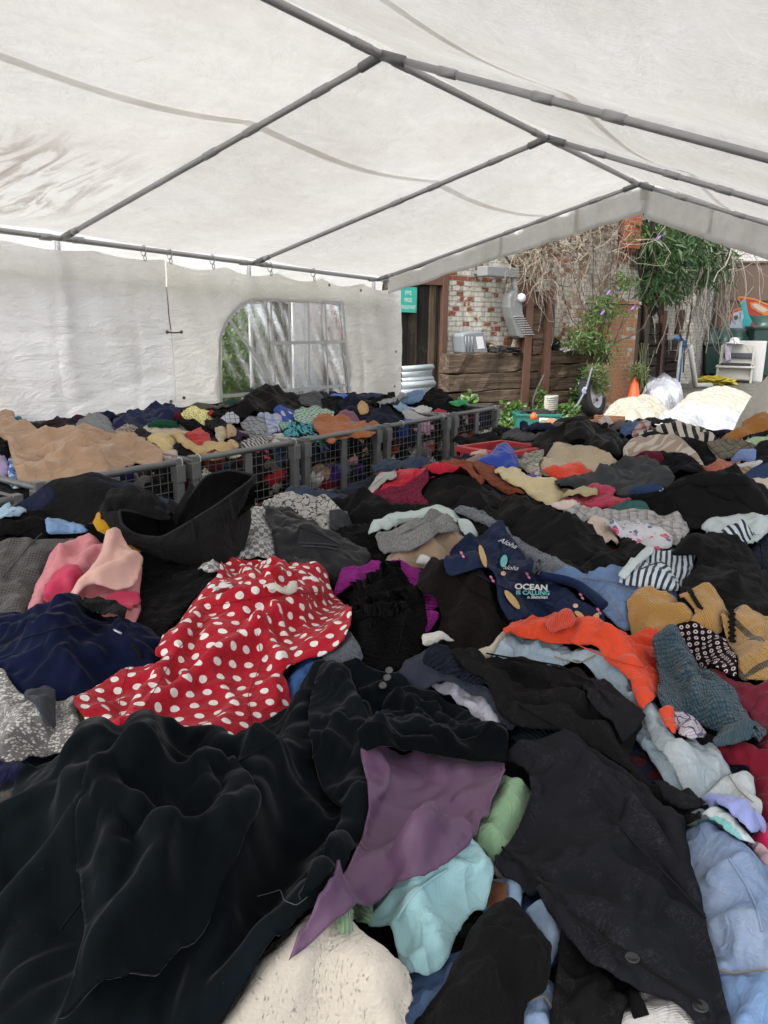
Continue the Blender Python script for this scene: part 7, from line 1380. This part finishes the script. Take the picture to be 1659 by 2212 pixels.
o = g('sweatshirt', 'coral orange sweatshirt with ribbed cuffs', 'sweatshirt', 'B', '595,795 640,738 700,727 830,718 905,768 952,798 1000,733 1090,798 1170,788 1222,783 1238,832 1192,865 1305,912 1335,955 1270,950 1205,940 1228,995 1210,1085 1150,1110 1100,1010 960,890 780,850 680,805',
      F_('coral', (236, 80, 46), 'plain'), loft=.05, lam=.10, amp=.028, fold=30)
g('cuff', None, None, 'B', '1190,862 1300,908 1330,952 1265,938 1180,895', F_('coralr', (232, 72, 40), 'rib'), parent=o, loft=.015, crumple=0)
g('cuff', None, None, 'B', '760,790 820,735 890,760 870,800 790,835', F_('coralr', (232, 72, 40), 'rib'), parent=o, loft=.02, crumple=0)
o = g('jumper', 'slate blue chunky knit jumper to the right of the coral sweatshirt', 'jumper', 'B', '1185,850 1230,805 1295,838 1322,900 1445,950 1535,1035 1605,1150 1655,1200 1605,1230 1500,1200 1430,1160 1340,1110 1240,1110 1205,1060 1232,985', F_('slate', (66, 94, 108), 'cable'), loft=.05, lam=.10, amp=.03)
g('cuff', None, None, 'P', '1430,235 1500,170 1640,190 1590,215 1585,240 1500,240', F_('slater', (60, 84, 96), 'rib'), parent=o, loft=.015, crumple=0)
g('blouse', 'pale grey blouse with line-drawn faces beside the slate blue cuff', 'blouse', 'P', '1275,112 1320,98 1362,120 1405,175 1395,215 1312,222', F_('lnf', (206, 196, 204), pat='leaves', s=.04, col2=(70, 70, 110)), lam=.06)
g('t_shirt', 'small coral red sleeve under the pale grey blouse', 't-shirt', 'P', '1218,105 1270,92 1292,190 1250,170', F_('coral', (236, 80, 46), 'plain'))
o = g('jeans', 'pale stone washed jeans waistband with a metal button', 'jeans', 'P', '1395,438 1500,342 1595,342 1604,440 1636,500 1622,545 1530,508 1500,425', F_('psj', (196, 204, 204), 'denim', col2=(176, 188, 192)), loft=.03, lam=.1)
button(o, *V('P', (1588, 505))[0], .009, plainmat('tin_button', (.5, .45, .36), .35, .8), 'jeans_button'); seam(o, V('P', (1500, 360), (1540, 420), (1600, 470)), .0011, M_THREAD, 'stitching')
g('shirt', 'hot pink shirt in the right frame edge under the lilac blouse', 'shirt', 'P', '1585,640 1650,575 1720,520 1720,760 1640,720', F_('hp2', (214, 36, 96)))
g('top', 'pale pink top edge below the hot pink shirt', 'top', 'P', '1575,645 1620,655 1720,740 1720,790 1640,745', F_('pp3', (236, 196, 200)))
# ---- bottom layer
g('jeans', 'dark indigo denim under the leather patch waistband', 'jeans', 'P', '640,870 700,790 770,840 870,930 860,1080 780,1120 700,1000', F_('idg', (40, 58, 92), 'denim', col2=(56, 78, 116)), loft=.02)
o = g('jeans', 'blue denim jeans crossing the lower edge left of the black knit', 'jeans', 'P', '150,1400 200,1130 380,1080 500,1050 500,1250 300,1400', F_('bj2', (84, 112, 152), 'denim', col2=(110, 138, 176)), loft=.02)
o = g('jeans', 'faded blue jeans pocket at the lower edge right of the black knit', 'jeans', 'P', '640,1400 655,1280 720,1205 792,1205 812,1300 805,1400', F_('bj3', (130, 156, 192), 'denim', col2=(160, 182, 210)), loft=.03)
seam(o, V('P', (690, 1270), (760, 1245), (795, 1300), (798, 1350)), .0011, M_THREAD, 'stitching')
o = g('jeans', 'large light blue denim jeans leg on the right side', 'jeans', 'P', '1300,565 1380,585 1500,615 1585,645 1720,740 1720,1150 1500,1165 1440,1120 1395,870 1340,690', F_('lbj', (118, 140, 174), 'denim', col2=(176, 190, 208)), loft=.06, lam=.15, amp=.03, fold=10)
seam(o, V('P', (1440, 1135), (1520, 1158), (1659, 1140)), .0012, M_THREAD, 'hem_stitching')
g('jeans', 'mid blue jeans leg in the lower right corner', 'jeans', 'P', '1430,1150 1560,1165 1720,1150 1720,1420 1500,1420 1480,1260', F_('mbj2', (112, 144, 190), 'denim', col2=(146, 172, 208)), loft=.04, lam=.1)
g('dress', 'white dress with mint green brush stripes under the lilac blouse', 'dress', 'P', '1300,515 1400,505 1485,555 1580,640 1600,670 1480,632 1380,590', F_('mst', (222, 230, 234), pat='stripes', rot=1.0, s=.03, col2=(140, 206, 204)), lam=.08)
g('blouse', 'lilac blue blouse right of the black blouse', 'blouse', 'P', '1365,450 1450,445 1535,505 1615,518 1650,605 1595,652 1520,590 1440,530', F_('lilb', (160, 172, 236), 'satin'), loft=.025, lam=.07)
g('jumper', 'cream ribbed jumper with black marks at the lower edge', 'jumper', 'P', '1010,1420 1030,1361 1085,1290 1105,1215 1200,1226 1300,1225 1385,1320 1420,1420', F_('crj', (222, 218, 214), 'finerib'), loft=.04, lam=.1)
seam(GARM[list(GARM)[-1]], V('P', (1110, 1240), (1130, 1280), (1150, 1330)), .010, F_('blk17', BLK), 'black_trim')
g('top', 'pinkish beige top between green cushion cloth and leather patch jeans', 'top', 'P', '400,620 470,570 495,625 565,675 645,745 700,835 665,850 555,760 430,680', F_('pbt', (190, 172, 170)), loft=.02, lam=.07)
o = g('jeans', 'light jeans waistband with brown leather patch', 'jeans', 'P', '510,780 600,785 665,825 668,905 610,905 505,905', F_('ljw', (140, 168, 206), 'denim', col2=(170, 190, 216)), loft=.015, lam=.1, crumple=.2)
decal(o, 'leather_patch', V('P', (528, 778), (612, 798), (602, 890), (515, 890)), plainmat('brown_leather', (.20, .075, .035), .6, 0, .4, 60, .3))
g('jeans', 'light washed denim strip between the black blouse and black knit', 'jeans', 'P', '685,905 765,885 838,1000 828,1070 780,1120 735,1025', F_('ljw2', (150, 176, 210), 'denim', col2=(178, 196, 220)), loft=.03)
g('cushion_cover', 'sage green padded cover between purple lining and black blouse', 'cushion', 'P', '455,590 505,460 550,365 598,305 660,340 722,405 715,480 645,585 570,665 495,635', F_('sage', (148, 186, 146), 'finerib'), loft=.06, lam=.16, amp=.012, crumple=.2)
g('sweatshirt', 'pale aqua sweatshirt below the purple lining', 'sweatshirt', 'P', '40,810 180,730 300,680 410,630 435,665 495,675 545,710 545,785 525,895 455,930 400,1010 350,1100 280,1152 200,1150 190,1110 140,1010 40,960', F_('aqua', (176, 222, 228), 'plain'), loft=.06, lam=.12, amp=.035, fold=-65, ridges=[(V('P', (330, 700), (290, 850), (230, 1000)), .03, .014), (V('P', (430, 650), (450, 800), (380, 900)), .028, .014), (V('P', (500, 690), (500, 800)), .02, .01), (V('P', (200, 1000), (300, 1010), (380, 960)), .022, .012)])
g('cardigan', 'black fine knit cardigan in the lower middle', 'cardigan', 'P', '215,1420 230,1300 350,1165 450,975 510,895 610,875 685,905 745,1020 790,1050 780,1185 760,1225 680,1270 665,1420', F_('bfk', BLK2, 'finerib'), loft=.08, lam=.12, amp=.03, fold=-60)
g('fleece', 'cream teddy fleece at the lower edge', 'fleece', 'C', '820,1230 900,1150 1000,990 1130,850 1320,690 1410,795 1480,748 1575,805 1648,900 1665,1000 1640,1130 1700,1230', F_('crf', (238, 228, 212), 'fur', s=1.4), loft=.09, lam=.16, amp=.04, tuft=.0009, thick=.01, crumple=0, fine=.2)
o = g('cardigan', 'sage green ribbed cuff dangling on the cream fleece', 'cardigan', 'C', '1310,690 1400,622 1525,592 1518,735 1440,725 1432,802 1385,802 1355,742', F_('sagr', (142, 176, 134), 'rib'), loft=.03, lam=.07, amp=.02)
# ---- black shirts
g('jumper', 'navy waffle knit top between the black shirts', 'jumper', 'P', '620,210 700,125 780,92 868,125 900,165 770,250 650,262', F_('waf', (30, 36, 48), 'smock'), loft=.02)
g('t_shirt', 'white t-shirt inside the grey zip hood', 't-shirt', 'B', '295,1012 400,1005 500,1055 570,1110 605,1230 560,1210 440,1110 380,1060', F_('wht', (212, 212, 228)), lam=.06, loft=.02)
o = g('hoodie', 'slate grey zipped hood lying behind the velvet cuff', 'hoodie', 'B', '160,955 228,885 300,840 372,865 435,955 565,1055 668,1132 625,1175 560,1110 480,1065 380,1018 280,1030 195,1015', F_('shd', (54, 58, 72), 'plain'), loft=.05, lam=.12, amp=.03)
g('hood_lining', None, None, 'B', '270,960 300,872 360,880 425,965 560,1065 600,1115 480,1055 400,1008 330,990', F_('shl', (40, 46, 60), 'smock'), parent=o, loft=.01)
seam(o, V('B', (560, 1085), (620, 1120), (655, 1140)), .0035, M_BRASS, 'zip')
o = g('shirt', 'black corded shirt with a pointed collar across the pale denim', 'shirt', 'B', '380,885 440,862 600,885 800,905 965,945 1055,1035 1165,1128 1130,1205 1105,1280 1230,1390 1330,1470 1400,1520 1340,1540 1200,1500 1100,1400 1000,1300 880,1200 700,1150 620,1140 560,1060 440,960', F_('bsh', BLK2, 'jacquard'), loft=.07, lam=.15, amp=.03, fold=35, crumple=.4)
g('collar', None, None, 'P', '915,0 1000,-25 1068,35 1165,122 1128,180 1072,238 1000,130 930,60', F_('bsh2', (.012, .012, .014), 'jacquard'), parent=o, loft=.004, crumple=0, lam=.2, thick=.004, smooth=0, amp=.006)
g('cuff', None, None, 'P', '1190,440 1260,455 1340,415 1405,492 1330,520 1240,500', F_('bsh2', (.012, .012, .014), 'jacquard'), parent=o, loft=.004, crumple=0, lam=.2, amp=.006, smooth=0)
seam(o, V('B', (440, 875), (600, 905), (820, 940), (960, 1010), (1040, 1110)), .002, M_BW, 'seam')
g('trousers', 'black lower fold below the embroidered blouse front', 'trousers', 'P', '830,920 1000,1050 1110,1150 1100,1215 1080,1310 1050,1420 790,1420 800,1200 815,1070', F_('bjq2', BLK2, 'jacquard'), loft=.04, lam=.09, fold=80)
o = g('blouse', 'black blouse embroidered with small sprigs and round buttons', 'blouse', 'P', '590,255 700,215 862,158 990,235 1110,330 1210,430 1320,515 1345,700 1395,830 1440,980 1490,1200 1530,1420 1430,1420 1350,1310 1200,1210 1090,1150 1000,1070 850,940 700,780 545,668 640,560 715,440 700,330',
      F_('bjq', (.014, .0145, .018), 'jacquard'), loft=.06, lam=.2, amp=.03, fold=60, crumple=.3, ridges=[(V('P', (860, 330), (1080, 470), (1280, 620), (1360, 800)), .035, .02), (V('P', (980, 250), (1140, 390), (1300, 560)), .03, .018)])
M_BTN = plainmat('black_button', (.02, .02, .022), .3, 0, .1); M_BTG = plainmat('grey_button', (.09, .09, .09), .35, 0, .2)
button(o, *V('P', (1112, 1100))[0], .0085, M_BTN); button(o, *V('P', (1385, 1295))[0], .009, M_BTN)
seam(o, V('P', (850, 900), (1000, 1020), (1100, 1090), (1220, 1170), (1380, 1270), (1430, 1340)), .002, M_BW, 'placket_seam'); seam(o, V('P', (590, 650), (700, 740), (850, 880)), .002, M_BW, 'seam')
# ---- left near
g('top', 'pale yellow green crinkled top under the polka dot dress', 'top', 'A', '300,990 370,985 445,1025 515,1085 550,1145 340,1160 300,1130', F_('ylg', (206, 206, 120)), lam=.05, loft=.03)
g('jeans', 'small piece of blue denim right of the polka dot dress', 'jeans', 'A', '1245,860 1300,795 1400,730 1450,755 1420,830 1340,890 1270,970', F_('roy', (50, 84, 140), 'denim', col2=(62, 98, 150)), loft=.02)
g('top', 'dark heather grey top under the smocked blouse', 'top', 'A', '1395,735 1475,635 1525,645 1580,765 1565,810 1440,800', F_('hth', (92, 96, 104), 'plain', 'marl', col2=(70, 74, 84)), loft=.02)
o = g('jacket', 'navy velvet jacket with a black ribbed collar', 'jacket', 'A', '-60,530 100,580 200,545 330,525 440,540 560,585 650,600 715,645 700,770 545,790 430,860 330,935 230,905 100,940 -60,900', F_('nvv', (.0045, .007, .024), 'velvet'), loft=.08, lam=.15, amp=.04, fold=70, ridges=[(V('A', (300, 590), (270, 700), (260, 850)), .03, .03)])
g('collar', None, None, 'A', '325,520 380,500 480,545 555,592 545,648 480,620 440,565', F_('bkr', BLK, 'rib'), parent=o, loft=.03, lam=.1)
seam(o, V('A', (575, 705), (605, 730), (615, 765)), .004, F_('bkr', BLK, 'rib'), 'zip'); seam(o, V('A', (495, 640), (530, 660)), .003, plainmat('silver_hook', (.5, .5, .52), .3, .9), 'hook')
o = g('coat', 'black and white tweed coat with a dark lining at the left edge', 'coat', 'A', '-60,760 10,790 60,865 130,930 250,925 325,912 348,1030 318,1130 200,1165 95,1215 -60,1270', F_('twd', (205, 203, 198), 'wool', 'tweed', s=.0062, col2=(26, 24, 34)), loft=.05, lam=.16, amp=.03, crumple=.2)
g('lining', None, None, 'A', '98,925 238,885 245,1098 170,1035', F_('tln', (50, 54, 62), 'satin'), parent=o, loft=.004, crumple=0, lam=.2)
g('trousers', 'deep navy cotton corner below the tweed coat', 'trousers', 'A', '-60,1230 40,1235 95,1215 130,1240 90,1300 -60,1330', F_('nvc', (34, 36, 66)))
o = g('dress', 'red dress with white polka dots sprawled on the heap', 'dress', 'A', '985,335 1060,342 1180,325 1300,345 1430,380 1445,440 1545,530 1535,600 1500,650 1430,700 1300,770 1225,830 1250,850 1272,965 1180,1030 1000,1110 890,1148 700,1145 515,1112 330,955 325,925 420,855 540,768 720,762 665,740 690,690 800,560 870,465',
      F_('red_dots', (.40, .008, .022), 'plain', 'dots', s=.036, col2=(.80, .79, .76)), fold=-48, c=.1, lam=.15, amp=.028, loft=.05, crumple=.08, fine=.35,
      ridges=[(V('A', (560, 1080), (720, 800), (900, 545), (1200, 505), (1390, 470)), .035, .022), (V('A', (1010, 345), (1090, 430), (1200, 450), (1230, 380)), .03, .02), (V('A', (1110, 640), (1170, 700), (1230, 800)), .03, .02), (V('A', (340, 930), (480, 840), (640, 830)), .02, .02)])
M_RT = F_('redthread', (128, 10, 28))
seam(o, V('A', (560, 1085), (640, 960), (780, 720), (900, 600), (1010, 540)), .0009, M_RT); seam(o, V('A', (1100, 1075), (1080, 930), (1140, 780), (1120, 660)), .0009, M_RT); seam(o, V('A', (530, 1100), (520, 950), (560, 800)), .0009, M_RT); seam(o, V('A', (905, 540), (1200, 490), (1390, 478)), .0009, M_RT)
g('label_tag', 'white care label lying on the red polka dot dress', 'tag', 'A', '915,452 985,446 1018,470 960,475', F_('wh6', (224, 226, 226)), crumple=0)
g('scarf', 'white crumpled cloth in the neckline of the polka dot dress', 'cloth', 'A', '1145,450 1160,448 1215,475 1280,440 1298,488 1240,500 1175,500', F_('wh7', (226, 222, 212)), loft=.03, lam=.05)
# ---- black velvet coat with purple lining
o = g('coat', 'black velvet coat with purple satin lining filling the near left', 'coat', 'D', '-60,1800 0,1740 45,1640 120,1615 205,1612 330,1592 470,1600 520,1560 640,1505 690,1440 760,1410 880,1440 905,1480 880,1560 900,1640 860,1800 770,1890 660,2000 560,2120 470,2240 400,2330 200,2420 -60,2420',
      F_('velvet', (.0032, .0052, .0068), 'velvet'), fold=-58, c=.12, lam=.2, amp=.028, loft=.05, h=.0075, crumple=.2,
      ridges=[(V('D', (225, 1640), (180, 1720), (185, 1820), (215, 1880), (190, 1980)), .05, .03), (V('D', (330, 1600), (470, 1640), (545, 1720), (520, 1900), (400, 2060), (250, 2200)), .06, .035),
              (V('D', (540, 1680), (640, 1730), (690, 1800)), .03, .02), (V('D', (690, 1450), (780, 1600), (805, 1720), (740, 1880), (600, 2040), (430, 2220)), .05, .03), (V('D', (0, 1840), (100, 1790), (200, 1830)), .04, .03), (V('D', (0, 2000), (90, 1950), (200, 1930)), .04, .03)])
g('sleeve', None, None, 'C', '345,330 372,200 405,120 470,66 545,58 620,85 700,125 800,95 885,66 960,115 1018,195 1042,300 1030,390 965,540 905,640 850,750 700,915 640,1000 500,1090 240,1200 330,1040 365,930 350,800 345,690 322,600 318,480', F_('velvet', (.0032, .0052, .0068), 'velvet'), parent=o, loft=.035, lam=.15, amp=.03, crumple=.15, fold=-62, thick=.006,
  ridges=[(V('C', (560, 90), (640, 150), (760, 200), (900, 170)), .025, .015), (V('C', (480, 380), (620, 450), (650, 560), (600, 720), (400, 980)), .035, .02), (V('C', (420, 200), (520, 340), (560, 440)), .02, .014)])
g('lapel', None, None, 'D', '668,1500 690,1442 725,1428 752,1470 792,1560 808,1660 806,1740 775,1825 700,1930 640,1985 690,1880 735,1790 742,1740 700,1700 672,1600', F_('velvet', (.0032, .0052, .0068), 'velvet'), parent=o, loft=.03, lam=.12, amp=.02, crumple=.1, fold=70, thick=.006)
g('lining', 'purple satin lining', None, 'P', '25,240 200,232 400,246 598,262 602,330 545,450 485,560 405,645 275,725 150,755 20,835 -120,930 -270,1030 -230,930 -120,800 -10,650 30,560 55,480 45,380', F_('prl', (104, 76, 104), 'satin'), parent=o, loft=.04, lam=.16, amp=.02, crumple=.15, fold=-70, smooth=0, lift=.035)
g('sleeve', None, None, 'B', '120,1060 190,1005 310,1005 425,1075 510,1130 612,1150 608,1225 560,1245 300,1240 50,1240 40,1160', F_('velvet', (.0032, .0052, .0068), 'velvet'), parent=o, loft=.06, lam=.12)
g('cuff_band', None, None, 'P', '10,185 200,172 400,178 520,160 605,132 616,200 600,262 400,252 200,238 20,245', F_('velvet2', (.0018, .0028, .0035), 'velvet'), parent=o, loft=.02, crumple=0, lam=.2, lift=.03)
for bx, by in ((136, 962), (128, 991), (110, 1023)):
    button(o, *V('B', (bx, by))[0], .0085, M_BTG, up=(.2, -.5, .9))

seam(o, V('C', (1050, 652), (1100, 640), (1145, 625), (1160, 670), (1210, 690), (1255, 655)), .0004, F_('whitethread', (96, 96, 96)), 'loose_thread', .004)
# ---- upright black jeans: open waist standing on the heap
o = tag(empty('jeans', tuple(hit(V('F', (1000, 1200)), 0)[0]), 0), 'black jeans with open waistband standing up on the heap', 'jeans', 'clothes heaped on the long pile')
M_BJ = F_('bjn', (26, 26, 28), 'wool'); d0 = -.05+float(np.linalg.norm(hit(V('F', (1100, 1180)), 0)[0]-EYE))
fd = np.interp(range(9), [0, 4, 8], [d0-.00, d0-.10, d0+.02])
front = raypts('F', '780,935 790,1020 880,1090 1050,1112 1200,1030 1400,905 1590,770 1650,720 1659,700', fd)
back = raypts('F', '780,930 860,932 960,965 1050,992 1120,985 1200,900 1290,770 1350,700 1500,663 1659,700', np.interp(range(10), [0, 4, 9], [d0, d0+.09, d0+.02]))
low = hit(V('F', (690, 960), (700, 1030), (800, 1100), (930, 1190), (1080, 1250), (1280, 1290), (1480, 1275), (1590, 1200), (1640, 1000)), .0, HB)
mid = resample(front, 40)*.5+resample(low, 40)*.5+np.array([.01, -.03, .01])
loftsurf('front_panel', [front, mid, low], M_BJ, o, 70, 12, .005, .006, 3)
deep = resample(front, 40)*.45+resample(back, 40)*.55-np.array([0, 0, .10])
loftsurf('inside_waist', [back, deep*.6+resample(back, 40)*.4-np.array([0, 0, .01]), deep, resample(front, 40)*.97+resample(back, 40)*.03-np.array([0, 0, .09])], F_('bj_shaded', (10, 10, 11), 'plain'), o, 60, 8, .004, .004, 5, stampit=False)  # inner wall coloured near black to imitate the shade inside the waist
loftsurf('opening_shade_sheet', [resample(back, 40)-np.array([0, 0, .03]), resample(front, 40)*.5+resample(back, 40)*.5-np.array([0, 0, .06]), resample(front, 40)-np.array([0, 0, .02])], F_('bj_shaded', (10, 10, 11), 'plain'), o, 60, 8, .004, .004, 6, stampit=False)  # added near-black sheet across the opening, its colour stands for shade
lob = raypts('F', '682,1000 680,920 700,850 790,800 860,785 950,800 1050,860 1110,925 1125,985', d0+.10)
lowb = raypts('F', '760,1060 770,1000 780,940 840,935 900,940 960,965 1020,985 1080,992 1120,988', d0+.03)
loftsurf('seat_panel', [lob-np.array([0, -.05, .10]), lob, resample(lob, 30)*.5+resample(lowb, 30)*.5+np.array([.01, -.02, .025]), lowb], M_BJ, o, 60, 10, .005, .010, 8)
bl = raypts('F', '1128,985 1160,900 1200,830 1250,752 1262,790 1240,860 1180,930', d0+.08)
loftsurf('rear_band', [resample(bl[:4], 20), resample(bl[:4], 20)+np.array([.02, .0, -.015]), resample(bl[3:][::-1], 20)], M_BJ, o, 20, 6, .004, .002, 9, stampit=False)
def bandtube(name, C, off, r, mat, n=60):
    C = resample(C, n)+np.array(off); mb = MB(); mb.tube(C, r, 6); mb.build(name, mat, o, True)
bandtube('waistband_edge', front, (0, 0, 0), .0045, F_('bje', (40, 40, 43), 'wool')); bandtube('waistband_edge', back, (0, 0, 0), .0045, F_('bje', (40, 40, 43), 'wool'))
bandtube('waistband_seam', resample(front, 40)*.80+resample(low, 40)*.20+np.array([.0, -.012, .004]), (0, -.004, 0), .002, F_('bjt', (52, 52, 56)))
for q in ((1255, 985, 1275, 1120), (1505, 850, 1530, 985), (895, 1095, 900, 1145)):
    A_ = raypts('F', [(q[0], q[1]), (q[2], q[3])], d0-.115 if q[0] > 1000 else d0-.06); mb = MB(); mb.beam(A_[0], A_[1], .011, .006, up=(0, -1, .2)); mb.build('belt_loop', M_BJ, o, bevel=.002)
A_ = raypts('F', '870,800 885,850 890,930', d0+.085); mb = MB(); mb.tube(A_, .003, 6); mb.build('centre_seam', M_BJ, o, True)

# ---- filling garments: drop what nothing shows of, name the rest by their neighbours
CW = {'filler0': 'black', 'filler1': 'soft black', 'filler2': 'charcoal', 'filler3': 'navy', 'filler4': 'dark navy', 'filler5': 'dark wine red', 'filler6': 'slate blue', 'filler7': 'dark grey', 'filler8': 'taupe', 'filler9': 'dark green', 'filler10': 'dark plum'}
cen_ = [(o, np.array([v.co[:2] for v in o.data.vertices]).mean(0)) for o in COL.objects if o.type == 'MESH' and o.get('group', '').startswith('clothes')]
seen = set()
for o in [o for o in COL.objects if o.get('group', '').startswith('filling')]:
    v = np.empty(len(o.data.vertices)*3); o.data.vertices.foreach_get('co', v); v = v.reshape(-1, 3); v = v[:len(v)//2]
    vis = (bil(H, v[:, 0], v[:, 1])-v[:, 2]) < .009
    if vis.mean() < .07: bpy.data.objects.remove(o); continue
    c_ = v[vis][:, :2].mean(0); near = sorted(cen_, key=lambda t_: np.linalg.norm(t_[1]-c_)); col_ = CW[o.data.materials[0].name.split('.')[0]]
    for n_, nc in near:
        d_ = nc-c_; side = ('right' if d_@cR[:2] < 0 else 'left') if abs(d_@cR[:2]) > abs(d_@cF[:2]) else ('beyond' if d_@cF[:2] < 0 else 'in front')
        L_ = '%s garment %s %s' % (col_, {'right': 'right of the', 'left': 'left of the', 'beyond': 'just behind the', 'in front': 'just in front of the'}[side], ' '.join(n_['label'].split()[:9])); 
        while L_.split()[-1] in ('the', 'a', 'with', 'and', 'of', 'in', 'at', 'on', 'to', 'under', 'over', 'beside', 'between', 'right', 'left', 'an', 'behind', 'below', 'its', 'small', 'black', 'white', 'blue', 'front', 'across', 'along', 'mid'): L_ = ' '.join(L_.split()[:-1])
        if L_ not in seen: break
    seen.add(L_); o['label'] = ' '.join(L_.split()[:16])
